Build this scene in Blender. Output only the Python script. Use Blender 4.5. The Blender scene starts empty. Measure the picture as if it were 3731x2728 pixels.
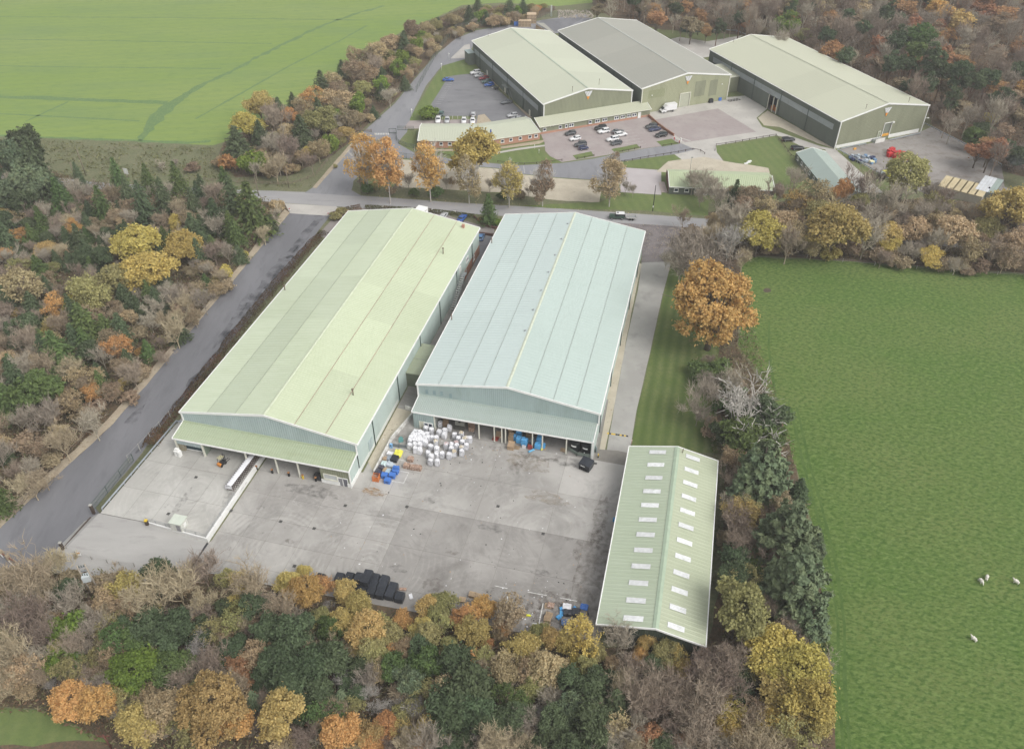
import bpy,math,random
from mathutils import Vector,Matrix,noise as mnoise

SC=bpy.context.scene
COL=SC.collection
R=math.radians

# ---------------------------------------------------------------- camera
CAM_H,PITCH,FPX,SW,SH=120.0,39.435,2994.8,3731.0,2728.0
cam_d=bpy.data.cameras.new("camera")
cam_d.sensor_width=36.0
cam_d.lens=36.0*FPX/SW
cam_d.clip_start=1.0
cam_d.clip_end=6000.0
cam=bpy.data.objects.new("camera",cam_d)
cam.location=(0,0,CAM_H)
cam.rotation_euler=(R(90-PITCH),0,0)
COL.objects.link(cam)
SC.camera=cam

# ---------------------------------------------------------------- sky and sun (overcast daylight)
SUN_EL,SUN_AZ=48.0,128.0          # azimuth measured from +Y towards +X
SUN_STRENGTH,SUN_ANGLE=0.95,38.0
SKY_STRENGTH=0.135
SKY_SAT=0.10
EXPOSURE=0.68
HAZE=0.00026
world=bpy.data.worlds.new("World")
SC.world=world
world.use_nodes=True
nt=world.node_tree
bg=nt.nodes["Background"]
sky=nt.nodes.new("ShaderNodeTexSky")
sky.sky_type='NISHITA'
sky.sun_disc=False
sky.sun_elevation=R(SUN_EL)
sky.sun_rotation=R(SUN_AZ)
sky.altitude=100
sky.air_density=1.0
sky.dust_density=3.0
sky.ozone_density=1.0
hs=nt.nodes.new("ShaderNodeHueSaturation")
hs.inputs['Saturation'].default_value=SKY_SAT
nt.links.new(sky.outputs[0],hs.inputs['Color'])
nt.links.new(hs.outputs[0],bg.inputs['Color'])
bg.inputs['Strength'].default_value=SKY_STRENGTH
sun_d=bpy.data.lights.new("sun",'SUN')
sun_d.energy=SUN_STRENGTH
sun_d.angle=R(SUN_ANGLE)
sun_d.color=(1.0,0.96,0.9)
sun=bpy.data.objects.new("sun",sun_d)
sd_=Vector((math.sin(R(SUN_AZ))*math.cos(R(SUN_EL)),math.cos(R(SUN_AZ))*math.cos(R(SUN_EL)),math.sin(R(SUN_EL))))
sun.rotation_euler=sd_.to_track_quat('Z','Y').to_euler()
sun.location=sd_*300
COL.objects.link(sun)
SC.view_settings.view_transform='Standard'
SC.view_settings.look='None'
SC.view_settings.gamma=1.0
SC.view_settings.use_curve_mapping=False
SC.view_settings.exposure=EXPOSURE
SC.render.engine='CYCLES'
SC.cycles.max_bounces=6
SC.cycles.diffuse_bounces=3
SC.cycles.glossy_bounces=2
SC.cycles.transmission_bounces=3
SC.cycles.transparent_max_bounces=8
SC.cycles.volume_bounces=0
SC.cycles.caustics_reflective=False
SC.cycles.caustics_refractive=False
try:
    SC.cycles.use_denoising=True
    SC.cycles.use_adaptive_sampling=False
    SC.cycles.denoising_prefilter='ACCURATE'
    SC.cycles.denoiser='OPENIMAGEDENOISE'
except Exception:
    pass

# ---------------------------------------------------------------- where things stand
_cp,_sp=math.cos(R(PITCH)),math.sin(R(PITCH))

def S(x,y,z=0.0):
    """ground (or height z) point seen at photograph pixel x, y"""
    u=(x-SW/2)/FPX
    v=-(y-SH/2)/FPX
    d=Vector((u,_cp+v*_sp,-_sp+v*_cp))
    t=(z-CAM_H)/d.z
    return Vector((d.x*t,d.y*t,z))

KD=3731.0/2260.0

def P(x,y,z=0.0):
    """the same with pixels of the 2260 wide overview"""
    return S(x*KD,y*KD,z)

def Zm(x0,y0,f):
    """pixels of an enlarged region of the photograph"""
    return lambda x,y,z=0.0:S(x0+x/f,y0+y/f,z)

z1=Zm(1400,0,2.0545)
z2=Zm(2500,0,1.8359)
z3=Zm(0,0,1.6143)
z4=Zm(0,650,1.8833)
z5=Zm(0,1450,1.8833)
z6=Zm(1000,1350,1.6143)
z7=Zm(1200,450,2.825)
z8=Zm(2000,350,2.825)
z9=Zm(2300,600,1.5793)

def pix(p):
    """overview pixel of a world point (for writing true labels)"""
    X=Vector(p)-Vector((0,0,CAM_H))
    d=X.y*_cp-X.z*_sp
    v=X.y*_sp+X.z*_cp
    return ((SW/2+FPX*X.x/d)/KD,(SH/2-FPX*v/d)/KD)

# ---------------------------------------------------------------- objects
def tag(o,label=None,cat=None,group=None,kind=None):
    if label:o['label']=label
    if cat:o['category']=cat
    if group:o['group']=group
    if kind:o['kind']=kind
    return o

def empty(name,loc=(0,0,0),rz=0.0,label=None,cat=None,group=None):
    o=bpy.data.objects.new(name,None)
    o.empty_display_size=0.5
    o.location=loc
    o.rotation_euler=(0,0,rz)
    COL.objects.link(o)
    return tag(o,label,cat,group)

def put(name,me,parent=None,loc=(0,0,0),rz=0.0,scale=None):
    o=bpy.data.objects.new(name,me)
    o.location=loc
    o.rotation_euler=(0,0,rz)
    if scale is not None:
        o.scale=scale if hasattr(scale,'__len__') else (scale,)*3
    COL.objects.link(o)
    if parent is not None:
        o.parent=parent
    return o

def copy_tree(o,parent=None):
    c=o.copy()
    COL.objects.link(c)
    if parent is not None:
        c.parent=parent
    for ch in list(o.children):
        copy_tree(ch,c)
    return c

class MB:
    """collects boxes, tubes and sheets for one mesh"""
    def __init__(s):
        s.v,s.f,s.m,s.sm=[],[],[],[]
    def add(s,vs,fs,mi=0,smooth=False):
        b=len(s.v)
        s.v += [tuple(v) for v in vs]
        for f in fs:
            s.f.append(tuple(i+b for i in f))
            s.m.append(mi)
            s.sm.append(smooth)
        return s
    def quad(s,a,b,c,d,mi=0):
        return s.add((a,b,c,d),((0,1,2,3),),mi)
    def poly(s,pts,mi=0):
        return s.add(pts,(tuple(range(len(pts))),),mi)
    def box(s,c,size,rz=0.0,mi=0,taper=1.0,M=None):
        hx,hy,hz=size[0]/2,size[1]/2,size[2]/2
        vs=[]
        for z,k in ((-hz,1.0),(hz,taper)):
            for x,y in ((-hx,-hy),(hx,-hy),(hx,hy),(-hx,hy)):
                vs.append(Vector((x*k,y*k,z)))
        cr,sr=math.cos(rz),math.sin(rz)
        if M is not None:
            vs=[M @ v for v in vs]
        vs=[(v.x*cr-v.y*sr+c[0],v.x*sr+v.y*cr+c[1],v.z+c[2]) for v in vs]
        return s.add(vs,((0,3,2,1),(4,5,6,7),(0,1,5,4),(1,2,6,5),(2,3,7,6),(3,0,4,7)),mi)
    def bx(s,x0,x1,y0,y1,z0,z1_,mi=0):
        return s.box(((x0+x1)/2,(y0+y1)/2,(z0+z1_)/2),(abs(x1-x0),abs(y1-y0),abs(z1_-z0)),0,mi)
    def bar(s,a,b,w,h=None,mi=0):
        """square bar from a to b"""
        h=h or w
        a,b=Vector(a),Vector(b)
        d=(b-a)
        if d.length<1e-6:return s
        d.normalize()
        up=Vector((0,0,1)) if abs(d.z)<0.95 else Vector((0,1,0))
        sx=d.cross(up).normalized()
        sz=sx.cross(d).normalized()
        vs=[]
        for p in (a,b):
            for i,j in ((-1,-1),(1,-1),(1,1),(-1,1)):
                vs.append(p+sx*(i*w/2)+sz*(j*h/2))
        return s.add(vs,((0,1,2,3),(7,6,5,4),(0,4,5,1),(1,5,6,2),(2,6,7,3),(3,7,4,0)),mi)
    def tube(s,pts,rad,n=6,mi=0,caps=True,smooth=True):
        pts=[Vector(p) for p in pts]
        if not hasattr(rad,'__len__'):rad=[rad]*len(pts)
        vs=[]
        for i,p in enumerate(pts):
            d=(pts[min(i+1,len(pts)-1)]-pts[max(i-1,0)])
            if d.length<1e-9:d=Vector((0,0,1))
            d.normalize()
            up=Vector((0,0,1)) if abs(d.z)<0.9 else Vector((1,0,0))
            sx=d.cross(up).normalized()
            sy=d.cross(sx)
            for k in range(n):
                a=2*math.pi*k/n
                vs.append(p+(sx*math.cos(a)+sy*math.sin(a))*rad[i])
        fs=[]
        for i in range(len(pts)-1):
            for k in range(n):
                k2=(k+1) % n
                fs.append((i*n+k,i*n+k2,(i+1)*n+k2,(i+1)*n+k))
        s.add(vs,fs,mi,smooth)
        if caps and n >= 3:
            b=len(s.v)-len(vs)
            s.f.append(tuple(b+k for k in range(n))[::-1]);s.m.append(mi);s.sm.append(False)
            e=b+(len(pts)-1)*n
            s.f.append(tuple(e+k for k in range(n)));s.m.append(mi);s.sm.append(False)
        return s
    def prism(s,pts,z0,z1_,mi=0,side=None):
        """vertical prism over a counter-clockwise outline"""
        n=len(pts)
        vs=[(p[0],p[1],z0) for p in pts]+[(p[0],p[1],z1_) for p in pts]
        s.add(vs,(tuple(range(n,2*n)),),mi)
        s.add(vs,[(i,(i+1) % n,n+(i+1) % n,n+i) for i in range(n)],mi if side is None else side)
        return s
    def mesh(s,name,mats):
        me=bpy.data.meshes.new(name)
        me.from_pydata(s.v,[],s.f)
        for m in (mats if isinstance(mats,(list,tuple)) else [mats]):
            me.materials.append(m)
        me.polygons.foreach_set('material_index',s.m)
        me.polygons.foreach_set('use_smooth',s.sm)
        me.update()
        return me
    def build(s,name,mats,parent=None,loc=(0,0,0),rz=0.0):
        return put(name,s.mesh(name,mats),parent,loc,rz)

# ---------------------------------------------------------------- materials
MATS={}

def _n(nt,t,**kw):
    n=nt.nodes.new(t)
    for k,v in kw.items():
        if k in n.inputs:n.inputs[k].default_value=v
        else:setattr(n,k,v)
    return n

def mat(name,col,rough=0.7,metal=0.0,var=0.08,scale=1.0,spot=None,bump=0.0,bscale=8.0,objvar=0.0,spec=0.3,stretch=None,huevar=0.0):
    """painted or weathered surface: colour with soft mottling, optional stains and per-object variation"""
    if name in MATS:return MATS[name]
    m=bpy.data.materials.new(name)
    MATS[name]=m
    m.use_nodes=True
    nt=m.node_tree
    b=nt.nodes['Principled BSDF']
    b.inputs['Roughness'].default_value=rough
    b.inputs['Metallic'].default_value=metal
    b.inputs['Specular IOR Level'].default_value=spec
    L=nt.links.new
    tc=_n(nt,'ShaderNodeTexCoord')
    src=tc.outputs['Object']
    if stretch:
        mp=_n(nt,'ShaderNodeMapping')
        mp.inputs['Scale'].default_value=stretch
        L(src,mp.inputs[0]);src=mp.outputs[0]
    nz=_n(nt,'ShaderNodeTexNoise',Scale=scale,Detail=5.0,Roughness=0.6)
    L(src,nz.inputs['Vector'])
    mr=_n(nt,'ShaderNodeMapRange')
    mr.inputs[1].default_value=0.3;mr.inputs[2].default_value=0.7
    mr.inputs[3].default_value=1-var;mr.inputs[4].default_value=1+var
    L(nz.outputs[0],mr.inputs[0])
    hsv=_n(nt,'ShaderNodeHueSaturation')
    hsv.inputs['Color'].default_value=(*col,1)
    val=mr.outputs[0]
    if objvar or huevar:
        oi=_n(nt,'ShaderNodeObjectInfo')
        if objvar:
            m2=_n(nt,'ShaderNodeMapRange')
            m2.inputs[3].default_value=1-objvar;m2.inputs[4].default_value=1+objvar
            L(oi.outputs['Random'],m2.inputs[0])
            mu=_n(nt,'ShaderNodeMath',operation='MULTIPLY')
            L(val,mu.inputs[0]);L(m2.outputs[0],mu.inputs[1]);val=mu.outputs[0]
        if huevar:
            m3=_n(nt,'ShaderNodeMapRange')
            m3.inputs[3].default_value=0.5-huevar;m3.inputs[4].default_value=0.5+huevar
            L(oi.outputs['Random'],m3.inputs[0]);L(m3.outputs[0],hsv.inputs['Hue'])
    L(val,hsv.inputs['Value'])
    out=hsv.outputs[0]
    if spot:
        scol,sscale,amount=spot
        n2=_n(nt,'ShaderNodeTexNoise',Scale=sscale,Detail=6.0,Roughness=0.65)
        L(src,n2.inputs['Vector'])
        r2=_n(nt,'ShaderNodeMapRange')
        r2.inputs[1].default_value=0.62-amount*0.25;r2.inputs[2].default_value=0.72
        r2.inputs[3].default_value=0;r2.inputs[4].default_value=0.85
        L(n2.outputs[0],r2.inputs[0])
        mx=_n(nt,'ShaderNodeMix',data_type='RGBA')
        L(r2.outputs[0],mx.inputs['Factor'])
        L(out,mx.inputs[6]);mx.inputs[7].default_value=(*scol,1)
        out=mx.outputs[2]
    L(out,b.inputs['Base Color'])
    if bump:
        n3=_n(nt,'ShaderNodeTexNoise',Scale=bscale,Detail=4.0)
        L(src,n3.inputs['Vector'])
        bp=_n(nt,'ShaderNodeBump',Strength=bump,Distance=0.1)
        L(n3.outputs[0],bp.inputs['Height']);L(bp.outputs[0],b.inputs['Normal'])
    return m

def ground_mat(name,cols,scales,rough=0.95,bump=0.3,bscale=3.0,stretch=(1,1,1),rot=0.0,streak=None):
    """blend of colours over several noise sizes, in world metres: cols = [base, second, third], scales for second/third
    streak = (colour, scale across, amount): fine directional texture"""
    m=bpy.data.materials.new(name)
    MATS[name]=m
    m.use_nodes=True
    nt=m.node_tree
    b=nt.nodes['Principled BSDF']
    b.inputs['Roughness'].default_value=rough
    b.inputs['Specular IOR Level'].default_value=0.2
    L=nt.links.new
    g=_n(nt,'ShaderNodeNewGeometry')
    mp=_n(nt,'ShaderNodeMapping')
    mp.inputs['Rotation'].default_value=(0,0,rot)
    mp.inputs['Scale'].default_value=stretch
    L(g.outputs['Position'],mp.inputs[0])
    out=None
    rgb=_n(nt,'ShaderNodeRGB');rgb.outputs[0].default_value=(*cols[0],1)
    out=rgb.outputs[0]
    for i,(c,sc) in enumerate(zip(cols[1:],scales)):
        scl,lo,hi,amt=sc
        nz=_n(nt,'ShaderNodeTexNoise',Scale=scl,Detail=6.0,Roughness=0.6)
        off=_n(nt,'ShaderNodeVectorMath',operation='ADD')
        off.inputs[1].default_value=(i*31.7,i*11.3,0)
        L(mp.outputs[0],off.inputs[0]);L(off.outputs[0],nz.inputs['Vector'])
        mr=_n(nt,'ShaderNodeMapRange')
        mr.inputs[1].default_value=lo;mr.inputs[2].default_value=hi;mr.inputs[4].default_value=amt
        L(nz.outputs[0],mr.inputs[0])
        mx=_n(nt,'ShaderNodeMix',data_type='RGBA')
        L(mr.outputs[0],mx.inputs['Factor']);L(out,mx.inputs[6]);mx.inputs[7].default_value=(*c,1)
        out=mx.outputs[2]
    if streak:
        c,scl,amt,ang=streak
        mp2=_n(nt,'ShaderNodeMapping')
        mp2.inputs['Rotation'].default_value=(0,0,ang)
        L(g.outputs['Position'],mp2.inputs[0])
        wv=_n(nt,'ShaderNodeTexWave',Scale=scl,Distortion=1.2,Detail=2.0)
        wv.inputs['Detail Scale'].default_value=0.6
        L(mp2.outputs[0],wv.inputs['Vector'])
        mm=_n(nt,'ShaderNodeMath',operation='MULTIPLY');mm.inputs[1].default_value=amt
        L(wv.outputs['Fac'],mm.inputs[0])
        mx=_n(nt,'ShaderNodeMix',data_type='RGBA')
        L(mm.outputs[0],mx.inputs['Factor']);L(out,mx.inputs[6]);mx.inputs[7].default_value=(*c,1)
        out=mx.outputs[2]
    L(out,b.inputs['Base Color'])
    if bump:
        n3=_n(nt,'ShaderNodeTexNoise',Scale=bscale,Detail=5.0,Roughness=0.7)
        L(mp.outputs[0],n3.inputs['Vector'])
        bp=_n(nt,'ShaderNodeBump',Strength=bump,Distance=0.3)
        L(n3.outputs[0],bp.inputs['Height']);L(bp.outputs[0],b.inputs['Normal'])
    return m
# ================================================================ THE GROUND
rng=random.Random(7)
TH0=.2433

def rough_edge(pts,step=3.0,amp=0.25,seed=0):
    out=[]
    n=len(pts)
    for i in range(n):
        a,b=Vector(pts[i]),Vector(pts[(i+1) % n])
        L=(b-a).length
        k=max(1,min(400,int(L/step)))
        d=(b-a)
        nr=Vector((-d.y,d.x,0))
        if nr.length:nr.normalize()
        for j in range(k):
            p=a+d*(j/k)
            w=amp*(mnoise.noise(Vector((p.x*0.21+seed,p.y*0.21,0)))*1.6+mnoise.noise(Vector((p.x*0.9,p.y*0.9+seed,3)))*0.6)
            if j==0:w *= 0.3
            out.append(p+nr*w)
    return out

def sheet(name,pts,z,m,amp=0.0,step=3.0,kind='structure',parent=None):
    pts=[Vector((p[0],p[1],0)) for p in pts]
    if amp:pts=rough_edge(pts,step,amp,len(name))
    a=sum(pts[i].x*pts[(i+1) % len(pts)].y-pts[(i+1) % len(pts)].x*pts[i].y for i in range(len(pts)))
    if a<0:pts=pts[::-1]
    me=bpy.data.meshes.new(name)
    me.from_pydata([(p.x,p.y,z) for p in pts],[],[tuple(range(len(pts)))])
    me.materials.append(m)
    o=put(name,me,parent)
    if kind:o['kind']=kind
    return o

def PP(*xy):return [P(x,y) for x,y in xy]

M_rough=ground_mat('rough_grass',[(0.155,0.165,0.085),(0.215,0.195,0.125),(0.105,0.125,0.065)],[(0.25,.35,.7,.9),(1.5,.4,.65,.8)],bump=0.6,bscale=2.5)
M_verge=ground_mat('verge_grass',[(0.15,0.18,0.072),(0.205,0.175,0.10),(0.115,0.15,0.06)],[(0.35,.45,.75,.8),(1.8,.4,.65,.6)],bump=0.5,bscale=3)
M_crop=ground_mat('young_crop',[(0.195,0.272,0.066),(0.232,0.292,0.09),(0.145,0.225,0.095),(0.12,0.20,0.06)],[(0.018,.4,.62,.7),(0.05,.5,.75,.6),(0.6,.5,.68,.5)],bump=0.5,bscale=1.2,stretch=(0.35,1.2,1),streak=((0.15,0.23,0.085),0.06,0.25,R(80)))
M_pasture=ground_mat('pasture_grass',[(0.092,0.158,0.034),(0.142,0.18,0.055),(0.112,0.16,0.042),(0.15,0.215,0.062),(0.052,0.105,0.020)],[(0.035,.42,.60,.8),(0.22,.45,.65,.6),(1.0,.46,.62,.9),(1.3,.47,.62,.9)],bump=0.9,bscale=1.3,rot=R(35),stretch=(0.8,1.3,1))
M_lawn=ground_mat('mown_lawn',[(0.145,0.19,0.062),(0.18,0.205,0.08),(0.11,0.155,0.055)],[(0.2,.42,.62,.7),(1.2,.42,.62,.5)],bump=0.4,bscale=4,streak=((0.10,0.145,0.05),0.11,0.35,R(-10)))
M_stripe=ground_mat('striped_lawn',[(0.125,0.165,0.05),(0.165,0.185,0.075),(0.09,0.13,0.042)],[(0.12,.42,.62,.8),(1.2,.42,.62,.5)],bump=0.4,bscale=4,streak=((0.07,0.11,0.03),0.13,0.6,TH0))
M_litter=ground_mat('leaf_litter',[(0.125,0.09,0.062),(0.185,0.12,0.075),(0.085,0.08,0.05)],[(0.3,.42,.62,.8),(1.6,.4,.6,.7)],bump=0.9,bscale=2.2)
M_asph=ground_mat('worn_asphalt',[(0.165,0.166,0.178),(0.215,0.215,0.228),(0.13,0.13,0.142)],[(0.12,.42,.65,.7),(0.5,.52,.7,.55)],rough=0.75,bump=0.15,bscale=12,stretch=(1,.28,1),rot=R(28))
M_drive=ground_mat('drive_asphalt',[(0.235,0.237,0.252),(0.285,0.285,0.295),(0.18,0.18,0.192)],[(0.12,.42,.65,.7),(0.5,.52,.7,.55)],rough=0.75,bump=0.15,bscale=12,stretch=(1,.28,1),rot=R(-35))
M_road=ground_mat('road_asphalt',[(0.30,0.297,0.302),(0.36,0.352,0.35),(0.22,0.217,0.22)],[(0.15,.42,.65,.8),(0.4,.55,.75,.6)],rough=0.8,bump=0.15,bscale=12,stretch=(.3,1,1))
M_park=ground_mat('car_park_asphalt',[(0.185,0.185,0.195),(0.235,0.235,0.242),(0.12,0.12,0.13)],[(0.15,.42,.65,.8),(0.3,.58,.72,.75)],rough=0.8,bump=0.1,bscale=12,stretch=(.5,1,1))
M_brickpave=ground_mat('reddish_paving',[(0.33,0.285,0.275),(0.38,0.34,0.325),(0.26,0.23,0.225)],[(0.12,.42,.65,.7),(0.5,.52,.72,.6)],rough=0.85,bump=0.15,bscale=10)
M_conc=ground_mat('yard_concrete',[(0.33,0.32,0.30),(0.43,0.42,0.395),(0.2,0.195,0.185),(0.15,0.142,0.132)],[(0.09,.42,.66,.8),(0.16,.56,.72,.55),(0.7,.64,.76,.6)],rough=0.85,bump=0.12,bscale=10)
M_conc2=ground_mat('pale_concrete',[(0.42,0.40,0.37),(0.52,0.50,0.46),(0.28,0.27,0.25)],[(0.12,.42,.66,.7),(0.5,.56,.74,.5)],rough=0.85,bump=0.1,bscale=10)
M_gravel=ground_mat('sandy_gravel',[(0.47,0.42,0.33),(0.55,0.50,0.40),(0.26,0.215,0.16)],[(0.25,.42,.62,.7),(1.1,.6,.72,.8)],bump=0.5,bscale=6)
M_sand=ground_mat('sandy_verge',[(0.40,0.335,0.25),(0.46,0.40,0.30),(0.22,0.18,0.12)],[(0.5,.42,.62,.7),(1.5,.55,.7,.8)],bump=0.4,bscale=6)
M_soil=ground_mat('dark_soil',[(0.09,0.07,0.055),(0.13,0.10,0.075)],[(1.0,.4,.6,.8)],bump=0.5)

# one sheet to the horizon
sheet('ground',[(-3000,-1500,0),(3000,-1500,0),(3000,4500,0),(-3000,4500,0)],0.0,M_rough)

# fields
sheet('crop_field',PP((-900,285),(0,300),(140,305),(300,312),(470,321),(500,312),(560,276),(640,232),(760,150),(900,62),(960,40),(1020,12),(1110,6),(1230,14),(1330,4),(1420,-60))+[Vector((160,900,0)),Vector((160,2500,0)),Vector((-1800,2500,0)),Vector((-1400,400,0))],0.006,M_crop,amp=0.5,step=6)
sheet('pasture',PP((1632,566),(1660,566),(1800,574),(1960,583),(2120,596),(2400,614),(3200,670),(4200,1700),(2600,3200),(1850,2300),(1840,1700),(1824,1420),(1806,1250),(1775,1090),(1722,930),(1672,820),(1630,760),(1640,640)),0.006,M_pasture,amp=0.6,step=3)
sheet('lawn',PP((-300,1490),(0,1560),(90,1566),(260,1640),(330,1700),(300,1900),(-700,1900)),0.006,M_lawn,amp=0.4)

# woodland floors
sheet('wood_floor',PP((-300,300),(0,318),(120,380),(210,405),(560,432),(636,452),(640,470),(430,722),(250,938),(0,1168),(-80,1250),(-800,1500),(-900,700)),0.012,M_litter,amp=0.5)
sheet('wood_floor',PP((0,1262),(120,1210),(200,1226),(380,1244),(600,1290),(900,1345),(1180,1400),(1330,1430),(1560,1420),(1590,1300),(1600,1000),(1570,830),(1545,740),(1490,620),(1500,560),(1560,500),(1630,560),(1640,640),(1628,760),(1670,830),(1730,940),(1800,1200),(1835,1500),(1850,1700),(1870,2300),(1000,2900),(-400,2500),(-250,1640),(260,1640),(90,1562),(0,1556),(-300,1480),(-60,1300)),0.009,M_litter,amp=0.5)
sheet('wood_floor',PP((1560,470),(1640,455),(1760,440),(1900,440),(2060,440),(2300,450),(2900,470),(3300,660),(2400,612),(2120,594),(1960,581),(1800,572),(1640,562),(1540,540)),0.010,M_litter,amp=0.5)
sheet('wood_floor',PP((1310,20),(1360,42),(1460,66),(1640,78),(1720,130),(1900,190),(2050,250),(2060,290),(2150,330),(2215,378),(2500,470),(3300,520))+[Vector((700,900,0)),Vector((100,900,0)),P(1300,-60)],0.010,M_litter,amp=0.7)
sheet('wood_floor',PP((478,350),(492,316),(560,280),(640,236),(760,156),(905,66),(1020,18),(1110,12),(1230,20),(1190,40),(1040,66),(960,120),(870,225),(800,286),(740,340),(640,388),(520,392)),0.011,M_litter,amp=0.6)

# roads
sheet('lane',PP((640,470),(520,613),(430,720),(340,829),(250,935),(125,1050),(0,1165),(-200,1345),(-90,1420),(0,1318),(60,1262),(150,1212),(222,1128),(330,975),(430,845),(540,715),(640,595),(728,476)),0.018,M_asph,amp=0.15)
sheet('lane_verge',PP((640,470),(520,613),(430,720),(340,829),(250,935),(125,1050),(0,1165),(-200,1345),(-215,1330),(-16,1152),(110,1040),(238,925),(330,820),(421,712),(512,605),(628,462)),0.015,M_sand,amp=0.25)
sheet('road',PP((-300,360),(130,392),(210,402),(340,412),(560,420),(672,424),(780,431),(870,437),(1000,447),(1160,456),(1320,466),(1450,475),(1545,482),(1700,492),(2100,520),(2700,560),(2700,590),(2100,545),(1560,506),(1520,502),(1440,496),(1300,488),(1160,480),(1000,470),(880,464),(740,456),(640,449),(520,440),(320,428),(130,410),(-300,378)),0.020,M_road,amp=0.12)
sheet('driveway',PP((628,449),(742,456),(760,470),(728,477),(640,471)),0.024,M_conc2,amp=0.1)
sheet('driveway',PP((672,426),(694,412),(740,360),(797,296),(832,264),(872,228),(916,174),(962,122),(1006,86),(1050,68),(1110,58),(1190,46),(1290,30),(1320,56),(1260,72),(1100,82),(1046,98),(1030,130),(975,146),(940,190),(905,262),(898,292),(865,330),(830,362),(800,380),(780,400),(776,420),(800,434)),0.026,M_drive,amp=0.12)
sheet('driveway_verge',PP((690,414),(738,358),(795,294),(803,296),(745,362),(698,416)),0.028,M_sand,amp=0.15)
# forecourts to the left of the large pale warehouse and behind it
sheet('forecourt',PP((742,458),(840,460),(975,468),(1000,480),(1090,505),(1100,560),(1040,620),(700,520),(735,482),(728,477)),0.016,ground_mat('forecourt_paving',[(0.24,0.215,0.205),(0.29,0.265,0.25),(0.17,0.15,0.14)],[(0.2,.42,.62,.7),(0.6,.55,.7,.6)],bump=0.15,bscale=9),amp=0.1)
sheet('forecourt',PP((1330,486),(1440,492),(1548,500),(1500,575),(1470,588),(1415,580),(1418,508)),0.017,ground_mat('littered_asphalt',[(0.20,0.18,0.18),(0.13,0.115,0.11),(0.26,0.235,0.225)],[(0.35,.46,.62,.9),(1.2,.5,.68,.5)],bump=0.3,bscale=5),amp=0.3)
sheet('drive',PP((1416,580),(1482,577),(1460,660),(1432,790),(1405,905),(1390,992),(1370,1090),(1310,1090),(1338,1000),(1355,900),(1385,740),(1408,640)),0.030,M_conc,amp=0.05)
sheet('gravel_strip',PP((1416,584),(1404,640),(1385,735),(1368,830),(1350,925),(1332,1008),(1308,1010),(1340,850),(1400,570)),0.034,M_gravel,amp=0.08)
sheet('lawn',PP((1482,580),(1500,590),(1545,660),(1590,750),(1580,830),(1575,900),(1585,1000),(1392,990),(1406,906),(1433,792),(1462,660)),0.014,M_stripe,amp=0.12)

# the estate on the far side of the road
q=lambda f,*xy:[f(x,y) for x,y in xy]
sheet('estate_ground',PP((905,262),(1000,110),(1190,60),(1330,40),(1640,75),(1800,200),(2060,290),(2215,380),(2180,420),(1950,420),(1760,440),(1600,450),(1480,440),(1360,440),(1160,430),(820,410),(800,385),(870,310)),0.008,M_verge)
sheet('car_park',q(z1,(480,574),(560,562),(642,555),(735,548),(860,680),(1080,880),(1010,920),(820,935),(690,950),(690,870),(360,870),(345,790),(410,690)),0.030,M_park)
sheet('parking_strip',q(z1,(190,905),(400,900),(690,893),(690,955),(350,965),(140,965)),0.033,M_brickpave)
sheet('lawn',q(z1,(470,452),(600,436),(640,442),(735,545),(642,553),(480,572),(410,690),(344,788),(400,800),(380,885),(200,925),(185,890),(260,780),(350,620)),0.022,M_lawn)
sheet('apron',q(z1,(495,440),(600,340),(640,330),(650,436)),0.031,M_conc2)
sheet('path',q(z1,(735,540),(770,560),(960,760),(1110,880),(1080,882),(920,720)),0.034,ground_mat('pea_gravel',[(0.40,0.33,0.25),(0.45,0.38,0.29)],[(1.0,.4,.6,.8)],bump=0.4,bscale=5))
sheet('patio',q(z1,(700,865),(750,855),(820,930),(690,950)),0.036,M_sand)
sheet('car_park',q(z1,(1168,995),(1300,985),(1980,870),(2225,1075),(1960,1110),(1560,1180),(1330,1215),(1240,1170),(1205,1130),(1200,1070)),0.030,M_brickpave)
sheet('service_road',q(z1,(-20,1000),(90,1000),(110,1080),(235,1150),(400,1170),(490,1190),(850,1228),(1000,1240),(1330,1222),(1560,1190),(1960,1112),(2225,1075),(2330,1120),(2200,1152),(1740,1215),(1640,1352),(1300,1330),(1000,1300),(850,1260),(480,1230),(300,1200),(80,1180),(-120,1160)),0.032,M_drive)
sheet('gravel_ground',q(z1,(90,1190),(300,1205),(480,1235),(850,1265),(1000,1305),(1300,1335),(1625,1356),(1610,1520),(1300,1500),(850,1440),(480,1420),(90,1400)),0.018,M_gravel,amp=0.3)
sheet('footpath',q(z1,(255,1118),(760,1118),(1190,1050),(1200,1060),(1160,1078),(760,1130),(255,1132)),0.030,M_sand)
sheet('footpath',q(z1,(830,1142),(1000,1110),(1200,1085),(1205,1096),(1000,1125),(840,1152)),0.030,M_conc2)
sheet('lawn',q(z1,(395,1135),(760,1132),(1195,1062),(1200,1085),(830,1142),(840,1152),(1130,1110),(1240,1172),(1330,1190),(1330,1215),(1050,1232),(850,1216),(480,1170)),0.026,M_lawn)
for k,pts in enumerate([((1410,1165),(1550,1135),(1570,1170),(1440,1195)),((1700,1118),(1890,1080),(1918,1110),(1730,1148)),((2035,1060),(2150,1040),(2210,1078),(2080,1098))]):
    sheet('lawn',q(z1,*pts),0.036,M_lawn,amp=0.15,step=2)
sheet('lawn',q(z1,(1745,1222),(2210,1155),(2500,1090),(2545,1130),(2330,1200),(2080,1215),(2070,1262),(1768,1250),(1740,1300)),0.026,M_lawn)
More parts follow.
